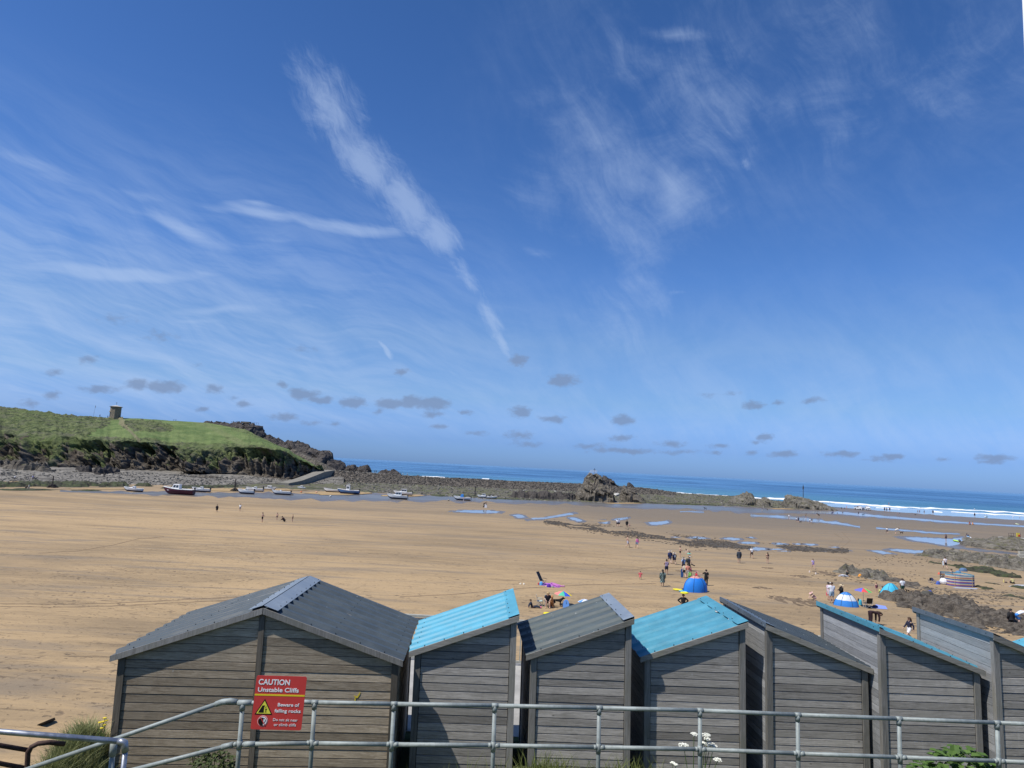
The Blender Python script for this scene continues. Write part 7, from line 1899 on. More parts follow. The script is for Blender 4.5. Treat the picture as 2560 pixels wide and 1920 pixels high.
# --- far beach
far_list = [
 (1906, 1278.5, 8, 'walk', BLK, WHT, "dark-topped figure wading in the stream before the knobbly rock"), (1918, 1277, 5, 'stand', BLK, BLK, "small dark figure right of the wader before the knobbly rock"),
 (1972.6, 1299.6, 14, 'walk', WHT, WHT, "person all in white at the edge of the bright stream"), (1991.5, 1305.6, 12, 'walk', WHT, (.2, .2, .3), "person in white, left of the couple with the dog at the bright stream"), (1996, 1306.6, 14, 'walk', (.05, .06, .1), (.1, .1, .1), "person in navy, right of the couple with the dog at the bright stream"),
 (2015, 1295.8, 12, 'stand', (.14, .09, .05), (.12, .08, .05), "person all in brown beyond the bright stream"), (2024.4, 1308.2, 12, 'walk', WHT, (.1, .1, .12), "person in white top stepping over the bright stream"), (2029.5, 1309.2, 13, 'walk', BLK, (.5, .5, .5), "person in black top beside the one stepping over the bright stream"),
 (2048, 1295.4, 12, 'stoop', BLK, (.1, .07, .05), "dark figure leaning forward beyond the bright stream"), (2079.4, 1285.2, 9, 'crouch', (.03, .05, .16), NAVY, "figure bundled in blue at the left end of the bright reach"), (2093.5, 1286.2, 5.5, 'stand', BLK, BLK, "tiny dark child left of two in the bright reach"), (2107, 1285.6, 6.5, 'stand', (.03, .03, .07), BLK, "small dark child right of two in the bright reach"),
 (2146.5, 1288, 9, 'walk', BLK, NAVY, "dark figure walking the dog along the bright reach"), (2103.8, 1274, 6.5, 'stand', NAVY, BLK, "navy figure left of the pink one at the waterline"), (2111.5, 1274, 6, 'stand', (.3, .3, .45), BLK, "grey-blue figure beside the pink one at the waterline"), (2116.5, 1272.6, 7.5, 'walk', (.6, .32, .36), (.6, .4, .4), "pink-clad figure at the waterline"),
 (2137.5, 1271.6, 6.5, 'stand', NAVY, BLK, "dark figure standing left of the patrol trucks"), (2157.5, 1273, 5.5, 'stand', (.5, .15, .15), (.3, .1, .1), "reddish figure between the two patrol trucks"), (2069, 1271.5, 4.5, 'hunch', WHT, WHT, "white-clad figure at the toe of the long rock ridge"), (2080.5, 1273, 5, 'hunch', WHT, (.3, .2, .2), "second white-clad figure by the toe of the long rock ridge"),
 (2211.5, 1279, 12, 'stand', (.05, .06, .1), NAVY, "dark figure left of the flagpole in the shallows"), (2217, 1280, 11, 'walk', (.1, .08, .09), BLK, "figure in the middle by the flagpole in the shallows"), (2224.5, 1279, 12, 'stand', (.04, .05, .09), BLK, "dark figure right of the flagpole in the shallows"),
 (2244, 1288, 7, 'walk', (.3, .2, .18), (.3, .3, .35), "left one of a couple on the wet sand below the shallows"), (2248.5, 1288, 7, 'walk', BLK, (.4, .4, .4), "right one of a couple on the wet sand below the shallows"), (2294.5, 1283, 8, 'walk', (.35, .3, .3), (.1, .1, .1), "left one of two paddling side by side"), (2299, 1284, 9, 'walk', (.3, .2, .2), (.2, .2, .3), "right one of two paddling side by side"),
 (2310.6, 1284.6, 9, 'stand', NAVY, BLK, "dark paddler in the middle of the shallows"), (2332.5, 1286, 11, 'stand', (.02, .02, .05), BLK, "taller dark paddler right of the middle one"), (2436.8, 1293.2, 12, 'stand', (.02, .02, .04), NAVY, "lone dark paddler far right in the shallows"), (2464, 1298.3, 8, 'stoop', WHT, (.3, .5, .5), "person in white dipping into the shallows with a board"),
 (2467.5, 1297, 9, 'walk', (.25, .5, .5), (.1, .2, .2), "turquoise-topped person beside the one dipping into the shallows"), (2425.5, 1311.4, 9, 'hunch', (.35, .06, .05), (.1, .05, .05), "figure in dark red sitting on the wet sand"), (2430.5, 1312, 9, 'hunch', (.62, .3, .16), (.4, .2, .1), "figure in orange sitting on the wet sand"), (2532.5, 1295.2, 5.5, 'walk', WHT, WHT, "small pale figure in the shallows, left of two at the far right"), (2549, 1295.6, 5.5, 'walk', WHT, (.2, .2, .25), "small pale figure in the shallows, right of two at the far right"),
 (2302, 1271.2, 3.5, 'stand', BLK, BLK, "bather beyond the second line of surf"), (2437.3, 1275.8, 4.5, 'stoop', WHT, BLK, "surfer with a white board among the breakers"), (2074.5, 1257, 4.5, 'stand', WHT, WHT, "tiny pale bather standing in the surf right of the beacon"), (2186, 1271.5, 4, 'stand', WHT, (.3, .3, .3), "tiny pale bather right of the patrol trucks"),
 (2217.8, 1334.3, 16, 'walk', WHT, (.03, .03, .05), "stroller in a white top and dark shorts, left of the couple with a small dog"), (2239, 1336, 17, 'stoop', (.66, .62, .54), (.62, .58, .5), "stroller in cream with the small dog"),
 (2365, 1352, 17, 'stand', (.16, .10, .10), (.05, .04, .05), "bather with long hair standing in the big tide pool"), (2402, 1359.5, 11, 'crouch', (.012, .012, .016), BLK, "wetsuited figure crouching in the big tide pool with a lime board"), (2421.5, 1345.5, 12, 'crouch', (.02, .03, .06), (.3, .5, .7), "figure kneeling beyond the big pool with a pale board")]
for (x, y, h, ps, c1_, c2_, lb) in far_list:
    person(x, y, h, ps, rnd.choice([AW, AW, RTf, LT]), lb, top=('tee' if h > 6 else 'longtop', c1_), bottom=('shorts', c2_), group="people along the far water's edge" if y < 1330 else GP, skin=SKIN1, detail=False)
def dog(px, py, hpx, col, label, face=RTf, sitting=False, nose_c=None):
    c0 = G(px, py); dep = (c0 - EYE).dot(FWD); s_ = hpx * dep / F_PX / .66; s_ = max(.5, min(1.25, s_))
    root = thing("dog", label, "dog", c0, None, rz=face); root.scale = (s_,) * 3
    J = dict(hip=(0, -.30, .48), mid=(0, -.02, .47), che=(0, .24, .46), nec=(0, .36, .60), hd=(0, .44, .66), mz=(0, .60, .62), tl=(0, -.42, .50), tt=(0, -.60, .62))
    Rr = dict(hip=.10, mid=.095, che=.125, nec=.07, hd=.072, mz=.032, tl=.03, tt=.014)
    E2 = [('hip', 'mid'), ('mid', 'che'), ('che', 'nec'), ('nec', 'hd'), ('hd', 'mz'), ('hip', 'tl'), ('tl', 'tt')]
    for s, q in (('L', -1), ('R', 1)):
        J.update({'fs' + s: (q * .08, .24, .36), 'fe' + s: (q * .085, .21, .20), 'ff' + s: (q * .085, .25, .03), 'hk' + s: (q * .09, -.20, .30), 'hh' + s: (q * .09, -.38, .18), 'hf' + s: (q * .09, -.33, .03), 'er' + s: (q * .07, .40, .72)})
        Rr.update({'fs' + s: .05, 'fe' + s: .032, 'ff' + s: .03, 'hk' + s: .06, 'hh' + s: .03, 'hf' + s: .03, 'er' + s: .02})
        E2 += [('che', 'fs' + s), ('fs' + s, 'fe' + s), ('fe' + s, 'ff' + s), ('hip', 'hk' + s), ('hk' + s, 'hh' + s), ('hh' + s, 'hf' + s), ('hd', 'er' + s)]
    if sitting:
        J.update(hip=(0, -.16, .14), mid=(0, -.06, .30), che=(0, .08, .46), nec=(0, .14, .64), hd=(0, .20, .74), mz=(0, .36, .70), tl=(0, -.30, .06), tt=(0, -.48, .04))
        for s, q in (('L', -1), ('R', 1)): J.update({'fs' + s: (q * .08, .12, .36), 'fe' + s: (q * .085, .13, .2), 'ff' + s: (q * .085, .18, .03), 'hk' + s: (q * .14, .04, .18), 'hh' + s: (q * .14, -.12, .06), 'hf' + s: (q * .14, .06, .03), 'er' + s: (q * .07, .17, .80)})
    me = bpy.data.meshes.new("dog_body"); nm_ = list(J); ix = {a: i for i, a in enumerate(nm_)}
    me.from_pydata([J[a] for a in nm_], [(ix[a], ix[b_]) for a, b_ in E2], [])
    o = bpy.data.objects.new("tmp", me); C.objects.link(o); o.modifiers.new("s", 'SKIN'); sb = o.modifiers.new("u", 'SUBSURF'); sb.levels = 1
    for a in nm_: sv = me.skin_vertices[0].data[ix[a]]; sv.radius = (Rr[a], Rr[a]); sv.use_root = (a == 'hip')
    dg = bpy.context.evaluated_depsgraph_get(); dg.update(); m2 = bpy.data.meshes.new_from_object(o.evaluated_get(dg)); bpy.data.objects.remove(o)
    m2.materials.clear(); m2.materials.append(cm(col, .85)); m2.polygons.foreach_set("use_smooth", [True] * len(m2.polygons))
    o = bpy.data.objects.new("body", m2); C.objects.link(o); o.parent = root
    item(root, "nose", cm((.01, .01, .01)), MB().ell((0, J['mz'][1] + .03, J['mz'][2]), (.018, .015, .014), 6, 3))
dog(1378.7, 1518.5, 25, (.42, .20, .08), "ginger dog sitting beside the woman in black", TC, True)
dog(1393, 1516, 21, (.012, .011, .012), "black dog standing under the rainbow parasol", RTf)
dog(2001, 1307, 4.5, (.05, .03, .02), "dark dog at the heels of the couple by the bright stream"); dog(2158.5, 1288.4, 4, (.02, .02, .02), "black dog ahead of the walker along the bright reach")
dog(2254, 1335, 6, (.06, .03, .02), "small dark dog right of the stroller in cream"); dog(2288.6, 1288, 3, (.02, .02, .02), "tiny black dog on the wet sand by the shallows"); dog(1763, 1273.6, 5, (.015, .015, .015), "black dog lying at the edge of the stream", LT)
dog(2269, 1481, 8, (.02, .02, .02), "black dog resting right of the turquoise tent", LT)

# ================================================================== BEACH GEAR
def dome_tent(px0, px1, pyb, pyt, bands, label, depth=None, skew=0.0, seam=(.02, .05, .1), yaw=0.0, pw=2.0, pyb2=None):
    a, b_ = G(px0, pyb), G(px1, pyb2 or pyb); W = (b_ - a).length; c0 = (a + b_) / 2; dep = (c0 - EYE).dot(FWD)
    H = ((pyb + (pyb2 or pyb)) / 2 - pyt) * dep / F_PX * 1.0
    D = depth or W * .62
    root = thing("beach_tent", label, "tent", c0 + Vector((0, D * .45, 0)), "pop-up beach tents")
    ex = (b_ - a).normalized(); ey = Vector((-ex.y, ex.x, 0)); cc = c0 + ey * D * .45
    nu, nv = 32, 14
    def Pt(t, v):
        zz = H * v; r_ = max(0.0, 1 - v ** pw) ** (1 / 1.7)
        rx = W / 2 * r_; ry = D / 2 * r_
        c_, s_ = cos(t), sin(t)
        g = abs(sin(2 * t)) ** .8
        k_ = 1 - .06 * g
        return cc + ex * (rx * c_ * k_ + skew * W * v) + ey * (ry * s_ * k_) + Vector((0, 0, zz + .015 * sin(t * 9 + v * 7)))
    for (v0, v1, t0, t1, col) in bands:
        mb = MB(); n1 = max(2, int((v1 - v0) * nv) + 1); n2 = max(3, int((t1 - t0) / (2 * pi) * nu) + 1)
        for j_ in range(n1 + 1):
            for i in range(n2 + 1): mb.v.append(tuple(Pt(lerp(t0, t1, i / n2), min(.985, lerp(v0, v1, j_ / n1)))))
        for j_ in range(n1):
            for i in range(n2): q = j_ * (n2 + 1) + i; mb.f.append((q, q + 1, q + n2 + 2, q + n2 + 1))
        mb.mi = [0] * len(mb.f)
        mb.build("panel", cm(col, .6, "tent_cloth", .05), root, smooth=True)
    for t in (-pi / 2 - .5, -pi / 2 + .5, -.05, pi + .05): MB().path([Pt(t, v / 10 * .97) + (Pt(t, v / 10 * .97) - cc).normalized() * .012 for v in range(11)], .018, 5).build("pole_sleeve", cm(seam), root)
    return root, Pt, cc, ex, ey
T2 = 2 * pi
BLU, CYA = (.02, .20, .66), (.06, .46, .66)
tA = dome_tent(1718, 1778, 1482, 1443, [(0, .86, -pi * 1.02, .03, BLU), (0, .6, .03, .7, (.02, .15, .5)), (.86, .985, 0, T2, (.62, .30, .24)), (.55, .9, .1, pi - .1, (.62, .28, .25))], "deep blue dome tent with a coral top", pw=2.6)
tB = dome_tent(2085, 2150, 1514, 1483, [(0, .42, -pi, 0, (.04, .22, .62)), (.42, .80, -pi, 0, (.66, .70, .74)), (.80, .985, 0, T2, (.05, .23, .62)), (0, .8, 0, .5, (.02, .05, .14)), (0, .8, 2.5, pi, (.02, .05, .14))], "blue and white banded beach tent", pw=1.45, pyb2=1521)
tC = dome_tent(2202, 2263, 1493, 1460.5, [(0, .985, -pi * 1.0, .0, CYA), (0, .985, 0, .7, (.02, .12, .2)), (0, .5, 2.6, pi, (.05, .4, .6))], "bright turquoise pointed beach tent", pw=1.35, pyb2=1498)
for nm_, pts, col, lb, tent in [("groundsheet", [(2195, 1489), (2215, 1496), (2268, 1500), (2271, 1496), (2262, 1492), (2200, 1487)], (.06, .40, .58), None, tC[0])]:
    me = MB().add([G(x, y, .012) for x, y in pts], [tuple(range(len(pts)))]); me.build(nm_, cm(col), tent)
def parasol(px, pyt, pyrim, wpx, pypole, cols, label, tilt=0.0, tilty=0.0):
    b_ = G(px, pypole); dep = (b_ - EYE).dot(FWD); R_ = wpx / 2 * dep / F_PX; top = (pypole - pyt) * dep / F_PX; H = R_ * .36
    root = thing("parasol", label, "parasol", b_)
    M_ = Matrix.Rotation(tilt, 3, 'Y') @ Matrix.Rotation(tilty, 3, 'X'); apex = b_ + Vector((0, 0, top))
    MB().tube(b_ - Vector((0, 0, .1)), apex + Vector((0, 0, .06)), .018, n=6).build("pole", cm((.6, .6, .6), .4), root)
    n_ = 8
    for i in range(n_):
        t0, t1 = T2 * i / n_ - pi / 2 + .12, T2 * (i + 1) / n_ - pi / 2 + .12
        mb = MB(); rows_ = []
        for r_ in (0.02, .35, .7, 1.0):
            z = -H * r_ ** 1.6
            for t in (t0, (t0 + t1) / 2, t1):
                kk = 1 if t != (t0 + t1) / 2 else .955
                mb.v.append(tuple(apex + M_ @ Vector((R_ * r_ * kk * cos(t), R_ * r_ * kk * sin(t), z + (.02 if kk < 1 else 0)))))
        for q in range(3):
            for s in range(2): a = q * 3 + s; mb.f.append((a, a + 3, a + 4, a + 1))
        mb.mi = [0] * len(mb.f)
        mb.build("panel", cm(cols[i % len(cols)], .7, "parasol_cloth", .04), root)
    return root
rb = [(.04, .10, .55), (.75, .55, .03), (.70, .10, .08), (.70, .20, .18), (.62, .15, .12), (.75, .3, .2), (.65, .22, .20), (.08, .50, .30)]
parasol(1407, 1479, 1495, 46, 1513, rb, "rainbow parasol over the black dog", tilt=.06)
parasol(2158.5, 1471.5, 1487, 42, 1518, [(.08, .45, .14), (.72, .62, .06), (.6, .6, .1), (.1, .3, .5), (.3, .1, .5), (.15, .15, .5), (.12, .14, .52), (.66, .08, .08)], "rainbow parasol beside the black camping chair", tilt=.03)
parasol(1460, 1499, 1509, 34, 1526, [(.68, .70, .74), (.68, .70, .74), (.10, .28, .62), (.68, .70, .74)], "blue and white parasol mostly hidden by the dark roof", tilt=-.05)
# striped windbreak loop
wc = G(2411, 1467); dpt = (wc - EYE).dot(FWD); wm = 70 * dpt / F_PX
wb = thing("windbreak", "long striped windbreak set in a loop round a pitch", "windbreak", wc)
stripes = [(tuple(v * .82 for v in c_), h_) for c_, h_ in [((.10, .36, .52), .10), ((.60, .56, .46), .14), ((.42, .07, .10), .07), ((.62, .50, .22), .10), ((.05, .10, .34), .12), ((.62, .58, .48), .12), ((.40, .07, .10), .06), ((.10, .13, .40), .12), ((.60, .52, .34), .12), ((.35, .08, .14), .08), ((.08, .12, .36), .10)]]
tot = sum(s for _, s in stripes); Hw = 1.32
def loop(t): return wc + Vector((wm / 2 * cos(t) ** 1 * (1.0), 1.05 + 1.35 * sin(t), 0)) if False else wc + Vector((wm / 2 * (abs(cos(t)) ** .6) * (1 if cos(t) > 0 else -1), 1.3 + 1.45 * (abs(sin(t)) ** .75) * (1 if sin(t) > 0 else -1), 0))
z = Hw
for (col, hh) in stripes:
    h_ = hh / tot * Hw; mb = MB(); n_ = 44
    for i in range(n_ + 1):
        t = pi + .12 + (1.92 * pi - .2) * i / n_ * .93; p = loop(t); sag = .03 * sin(i * 1.1)
        mb.v += [tuple(p + Vector((0, sag, z))), tuple(p + Vector((0, sag, z - h_)))]
    for i in range(n_): mb.f.append((2 * i, 2 * i + 1, 2 * i + 3, 2 * i + 2))
    mb.mi = [0] * len(mb.f); mb.build("stripe", cm(col, .8, "windbreak_cloth", .05), wb); z -= h_
for i in range(7):
    t = pi + .12 + (1.92 * pi - .2) * i / 6 * .93; p = loop(t); MB().tube(p - Vector((0, .03, .1)), p + Vector((0, -.03, Hw + .12)), .02, n=5).build("pole", cm((.5, .4, .25)), wb)
def camp_chair(px, py, hpx, col, face, label, high=1.0, recline=0.12, frame=(.3, .31, .33)):
    c0 = G(px, py); dep = (c0 - EYE).dot(FWD); s_ = hpx * dep / F_PX / (.92 * high)
    root = thing("camping_chair", label, "chair", c0, None, rz=face); root.scale = (s_,) * 3
    def I(n_, m_, mb): return item(root, n_, m_, mb)
    F_ = cm(frame, .4)
    for sx_ in (-1, 1):
        I("leg", F_, MB().tube((sx_ * .28, -.24, 0), (sx_ * -.28 * .2 + sx_ * .22, .24, .44), .013, n=5)); I("leg", F_, MB().tube((sx_ * .28, .24, 0), (sx_ * .22, -.24, .44), .013, n=5))
        I("back_pole", F_, MB().tube((sx_ * .27, -.22, .40), (sx_ * .27, -.22 - recline - .12 * (high - 1) * 4, .92 * high), .013, n=5)); I("armrest", cm(col), MB().box((sx_ * .31, -.02, .62), (.035, .22, .012)))
        I("arm_post", F_, MB().tube((sx_ * .30, .20, .44), (sx_ * .31, .20, .62), .012, n=5))
    I("cross_brace", F_, MB().tube((-.28, .24, .02), (.28, .24, .42), .011, n=5)); I("cross_brace", F_, MB().tube((.28, .24, .02), (-.28, .24, .42), .011, n=5)); I("cross_brace", F_, MB().tube((-.28, -.24, .02), (.28, -.24, .42), .011, n=5)); I("cross_brace", F_, MB().tube((.28, -.24, .02), (-.28, -.24, .42), .011, n=5))
    mb = MB(); mb.add([(-.26, .24, .45), (.26, .24, .45), (.25, 0, .40), (.26, -.22, .42), (-.26, -.22, .42), (-.25, 0, .40)], [(0, 1, 2, 5), (5, 2, 3, 4)]); I("seat", cm(col), mb)
    mb = MB(); yb_ = -.22 - recline - .12 * (high - 1) * 4; mb.prism([Vector((-.27, -.22, .42)), Vector((.27, -.22, .42)), Vector((.27, yb_, .92 * high)), Vector((-.27, yb_, .92 * high))], [Vector((-.27, -.205, .42)), Vector((.27, -.205, .42)), Vector((.27, yb_ + .015, .92 * high)), Vector((-.27, yb_ + .015, .92 * high))]); recalc(I("backrest", cm(col), mb))
    return root
camp_chair(2170, 1520.5, 26, (.012, .012, .014), AW, "black folding camping chair beside the parasol, back to the camera")
camp_chair(1349, 1514, 26, (.42, .52, .50), RTf, "folding chair with a pale towel left of the woman in black"); camp_chair(1369, 1516, 26, (.30, .48, .42), TC, "mint folding chair behind the woman in black")
camp_chair(1357, 1462, 30, (.014, .014, .016), -2.2, "tall black reclining chair on the purple mat", 1.35, .35)
camp_chair(2335, 1459, 14, (.03, .05, .14), RTf, "low dark beach chair with blue bags left of the windbreak"); camp_chair(2325, 1457, 13, (.02, .02, .03), AW, "low black beach chair at the left end of the windbreak pitch")
r = person(1368.5, 1518, 38, 'chair', TC, "blond woman in black with bare legs sitting on the mint chair", top=('tee', (.02, .02, .035)), bottom=('shorts', (.02, .02, .03)), hair='y', skin=SKIN1, group=GP); 
person(1330, 1519.5, 21, 'sit', RTf, "child in a dark wetsuit and pink socks sitting on the sand", top=('wetsuit', (.02, .028, .05)), bottom=('shoes', (.68, .16, .28)), hair='b', skin=SKIN1, group=GP)
def mat_sheet(name, pts, col, label, cat, h=.02, pattern=None):
    mb = MB(); up = [G(x, y, h) for x, y in pts]; lo_ = [G(x, y, .0) for x, y in pts]; mb.prism(up, lo_)
    return finish(recalc(mb.build(name, cm(col, .85))), label, cat)
mat_sheet("beach_mat", [(1352, 1463), (1372, 1466), (1398, 1469), (1404, 1465), (1380, 1458), (1358, 1457)], (.42, .14, .48), "purple beach mat under the reclining chair", "beach mat")
mat_sheet("beach_mat", [(2178, 1518), (2190, 1511), (2214, 1515), (2219, 1523), (2198, 1522)], (.22, .30, .68), "blue patterned beach mat right of the black camping chair", "beach mat")
mat_sheet("beach_mat", [(2095, 1440.5), (2122, 1441.5), (2120, 1438), (2098, 1437)], (.6, .62, .66), "pale towel under the person in the black top", "beach towel")
mat_sheet("beach_mat", [(2520, 1466), (2560, 1467), (2590, 1463), (2540, 1461)], (.42, .44, .47), "pale grey towel beside the straw-shirted sunbather", "beach towel")
mat_sheet("beach_mat", [(2380, 1470), (2440, 1473), (2446, 1471), (2390, 1468)], (.35, .4, .5), "bluish mat edge below the windbreak", "beach mat")
def lump(name, px, py, wpx, hpx, col, label, cat, seed=0, sq=1.0):
    c0 = G(px, py); dep = (c0 - EYE).dot(FWD); rx, h = wpx / 2 * dep / F_PX, hpx * dep / F_PX
    mb = MB(); n_, m_ = 12, 7
    for j_ in range(m_ + 1):
        t = pi / 2 * j_ / m_
        for i in range(n_):
            a = T2 * i / n_; k_ = 1 + .22 * fbm(cos(a) * 1.5 + seed, sin(a) * 1.5, j_ * .4, 3); sp_ = max(abs(cos(a)), abs(sin(a))); q = lerp(1, 1 / sp_, .5 * sq)
            mb.v.append((c0.x + rx * cos(t) ** .6 * cos(a) * k_ * q * .9, c0.y + rx * .6 * cos(t) ** .6 * sin(a) * k_ * q, h * sin(t) * (1 + .12 * fbm(a * 2, seed, 1, 3))))
    for j_ in range(m_):
        for i in range(n_): mb.f.append((j_ * n_ + i, j_ * n_ + (i + 1) % n_, (j_ + 1) * n_ + (i + 1) % n_, (j_ + 1) * n_ + i))
    mb.mi = [0] * len(mb.f)
    return finish(mb.build(name, cm(col, .8), smooth=True), label, cat)
lump("cool_bag", 1353, 1463, 10, 9, (.10, .36, .68), "sky blue cool bag at the foot of the reclining chair", "bag", 1)
lump("beach_ball", 1346.3, 1461.5, 5, 5, (.55, .08, .10), "small red ball left of the sky blue cool bag", "ball", 2, 0)
lump("beach_bag", 1372, 1468, 12, 8, (.10, .03, .30), "dark purple beach bag on the purple mat", "bag", 3)
lump("beach_bag", 1366, 1467, 6, 3, (.6, .5, .3), "pale straw bag beside the dark purple one", "bag", 4); lump("trainers", 1382, 1469, 8, 4, (.25, .26, .22), "pair of grey trainers at the edge of the purple mat", "shoes", 5)
for i, (dx, lb) in enumerate([(0, "upper leg of a striped pink deck pole lying on the mat")]):
    a, b_ = G(1382, 1459, .12), G(1407, 1466, .08); mb = MB(); mb.path([a, a.lerp(b_, .5), b_], [.10, .08, .045], 8); mb.path([a + Vector((0, -.35, 0)), b_ + Vector((-.4, -.2, 0))], [.10, .05], 8); mb.ell(b_ + Vector((.1, 0, .03)), (.1, .07, .07)); mb.ell(a + Vector((-.1, .1, .03)), (.11, .08, .08)); finish(mb.build("rolled_mat", cm((.45, .16, .40))), "pair of long pink rolled mats with pale ends", "rolled mat")
mat_sheet("bodyboard", [(1358, 1534), (1360, 1530), (1374, 1530.5), (1394, 1532), (1392, 1537), (1368, 1536)], (.78, .68, .03), "bright yellow bodyboard lying on the sand below the dogs", "bodyboard", .06)
mat_sheet("bodyboard", [(1682, 1473.5), (1683, 1471), (1692, 1471), (1706, 1473.5), (1704, 1476), (1690, 1475.5)], (.75, .65, .04), "yellow bodyboard left of the blue tent", "bodyboard", .06)
mat_sheet("bodyboard", [(1696, 1477), (1702, 1474.5), (1716, 1475), (1724, 1477), (1716, 1479.5), (1702, 1479)], (.08, .42, .55), "turquoise bodyboard just left of the blue tent", "bodyboard", .06)
lump("kit_bag", 1708, 1475, 9, 4, (.03, .03, .04), "dark kit bag lying on the turquoise bodyboard", "bag", 6)
def stand_board(px0, px1, pyb, pyt, col, label, lean=.25):
    a, b_ = G(px0, pyb), G(px1, pyb); w_ = (b_ - a).length; dep = (a - EYE).dot(FWD); h = (pyb - pyt) * dep / F_PX
    mb = MB(); pr_ = [(0, 0), (1, 0), (1.02, .5), (.94, .82), (.72, .97), (.5, 1), (.28, .97), (.06, .82), (-.02, .5)]
    f_ = [a.lerp(b_, u) + Vector((0, lean * v * h, v * h)) for u, v in pr_]; mb.prism(f_, [p + Vector((0, .05, 0)) for p in f_])
    root = finish(recalc(mb.build("bodyboard", cm(col, .4))), label, "bodyboard")
    q = MB(); c_ = (a + b_) / 2 + Vector((0, lean * .85 * h - .02, .85 * h)); q.path([c_, c_ + Vector((.03, -.02, -.12)), c_ + Vector((0, -.03, -.22))], .012, 5); q.build("leash", BLACK, root)
stand_board(1407.5, 1422.5, 1526, 1501, (.16, .36, .78), "pale blue bodyboard standing upright in the sand")
# yellow float above the wetsuited man
dep = (G(1707.5, 1537) - EYE).dot(FWD); fpz = P(1711, 1482, G(1707.5, 1537).y)
mb = MB(); n_ = 20
for i in range(n_):
    for q in range(8):
        t, a = T2 * i / n_, T2 * q / 8; mb.v.append((fpz.x + (.26 + .07 * cos(a)) * cos(t), fpz.y + (.26 + .07 * cos(a)) * sin(t), fpz.z + .06 * sin(a)))
for i in range(n_):
    for q in range(8): mb.f.append((i * 8 + q, ((i + 1) % n_) * 8 + q, ((i + 1) % n_) * 8 + (q + 1) % 8, i * 8 + (q + 1) % 8))
mb.mi = [0] * len(mb.f); finish(mb.build("swim_ring", cm((.72, .70, .03), .4), smooth=True), "yellow swim ring balanced on the wetsuited man's head", "swim ring")
lump("holdall", 2151, 1441.5, 11, 6.5, (.70, .30, .05), "orange holdall on the sand by the small pale boulders", "bag", 7); lump("towel_pile", 2173, 1444.5, 12, 5.5, (.60, .64, .70), "white and blue towel heap at the foot of the small pale boulders", "towel", 8)
lump("bucket_bag", 2199.5, 1480, 6, 6, (.50, .58, .16), "lime green bucket beside the sitting toddler", "bucket", 9); lump("beach_bag", 2151, 1512, 9, 13, (.06, .45, .58), "turquoise bag leaning on the banded tent", "bag", 10); lump("beach_bag", 2146, 1503, 5, 7, (.02, .03, .06), "dark bag on top of the turquoise bag by the banded tent", "bag", 11)
lump("rucksack", 2188, 1519, 16, 6, (.02, .03, .10), "navy rucksack on the blue patterned mat", "bag", 12); lump("kit_bag", 2173, 1520, 12, 5, (.02, .02, .03), "black kit bag under the black camping chair", "bag", 13)
lump("small_bag", 2266.5, 1491, 6, 4, (.5, .08, .06), "red bag right of the turquoise tent", "bag", 14); lump("boulder", 2318, 1497, 42, 20, (.075, .072, .06), "dark rounded boulder with bags on it, right of the turquoise tent", "rock", 15, .2)
lump("holdall", 2324, 1486.5, 17, 10, (.05, .10, .50), "blue holdall lying on the dark boulder", "bag", 16); lump("towel_pile", 2313, 1485.5, 11, 7, (.62, .5, .66), "pink towel lying on the dark boulder", "towel", 17)
lump("beach_bag", 2350, 1436, 12, 5, (.62, .13, .08), "red bag left of a black one behind the windbreak", "bag", 18); lump("beach_bag", 2361, 1438, 12, 6, (.05, .02, .03), "black bag right of the red one behind the windbreak", "bag", 19)
lump("pop_up_shelter", 2396, 1434, 15, 7, (.10, .22, .38), "small blue pop-up shelter just behind the windbreak", "shelter", 20); lump("pop_up_shelter", 2408, 1428, 20, 8, (.10, .17, .28), "low blue-grey shelter among the weed behind the windbreak", "shelter", 21)
lump("towel_pile", 2370, 1460, 8, 5, (.6, .25, .12), "orange towel beside the sitter in white", "towel", 22); lump("beach_bag", 2345, 1461, 11, 8, (.06, .12, .42), "royal blue bag under the low dark beach chair", "bag", 23)
lump("bottle_bag", 2509.5, 1456, 3.4, 7, (.66, .55, .20), "small yellow bottle standing left of the straw-shirted sitter", "bottle", 24); lump("beach_bag", 2515, 1457, 7, 3, (.06, .04, .04), "dark bag beside the small yellow bottle", "bag", 25); lump("beach_bag", 1991, 1262.5, 6, 5, (.7, .7, .7), "white bag lying on the rocks under the beacon", "bag", 26)
lump("parasol_bag", 1433, 1517, 8, 4, (.7, .7, .66), "white bag at the edge of the dark roof", "bag", 27)
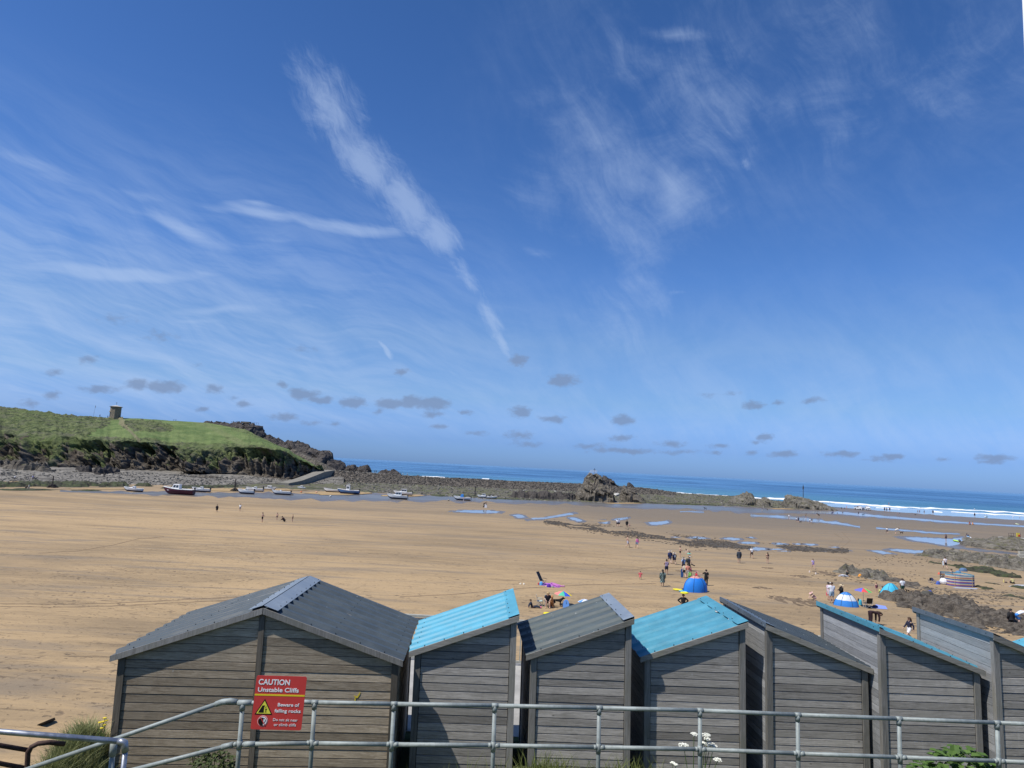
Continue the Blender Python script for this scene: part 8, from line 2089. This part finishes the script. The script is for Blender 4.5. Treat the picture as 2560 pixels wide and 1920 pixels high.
for (x, y, c_, lb) in [(2023.8, 1431, (.72, .62, .56), "pale football left of the dug sand"), (2039.6, 1435.5, (.66, .6, .55), "smaller pale ball on the dug sand")]: lump("beach_ball", x, y, 4, 4, c_, lb, "ball", x, 0)
for (x, y, lb) in [(1301, 1460.5, "left one of two small white marker cones"), (1309.5, 1461, "right one of two small white marker cones")]: lump("marker_cone", x, y, 5.5, 3, (.75, .72, .62), lb, "cone", x, 0)
mat_sheet("surfboard", [(2382, 1350), (2384, 1348.5), (2396, 1351), (2400, 1354), (2396, 1354), (2386, 1352)], (.45, .72, .12), "lime surfboard floating in the big tide pool", "surfboard", .12)
mat_sheet("surfboard", [(2424, 1343), (2427, 1342), (2429, 1345.5), (2426, 1346)], (.7, .72, .74), "pale board leaning by the kneeling figure beyond the pool", "surfboard", .3)
mat_sheet("surfboard", [(2537, 1309), (2540, 1308), (2546, 1310), (2549, 1311.5), (2543, 1311)], (.62, .66, .42), "pale yellow surfboard on the wet sand at the far right", "surfboard", .12)
# bare-metal flakes on the fourth hut's ridge strip
hD = [o for o in C.objects if o.name == "beach_hut.003"][0]
FL = simple("bare_flaked_metal", (.55, .55, .52), .6, 0, .2)
n4 = [P(1607.7, 1643.5, 13.9), P(1871.8, 1558.5, 14.0)]; f4 = [P(1541, 1567, 16.5), P(1766, 1494, 16.6)]
nv_ = (n4[1] - n4[0]).cross(f4[0] - n4[0]).normalized(); nv_ = nv_ if nv_.z > 0 else -nv_
for (x, y, a_, b_2) in [(1794, 1527, 6, 3.5), (1828, 1547, 8, 3.5), (1843, 1555, 8, 3), (1779, 1518, 3, 1.5), (1813, 1538, 4, 1.5), (1763, 1507, 3, 1.5)]:
    mb = MB(); pts = []
    for i in range(14):
        t = T2 * i / 14; k_ = 1 + .45 * fbm(cos(t) * 2 + x, sin(t) * 2, 0, 3); d = ray(x + a_ * k_ * cos(t), y + b_2 * k_ * sin(t)); q0 = n4[1] + nv_ * .040
        pts.append(EYE + d * ((q0 - EYE).dot(nv_) / d.dot(nv_)))
    mb.prism(pts, [p - nv_ * .002 for p in pts]); recalc(mb.build("paint_flake", FL, hD))
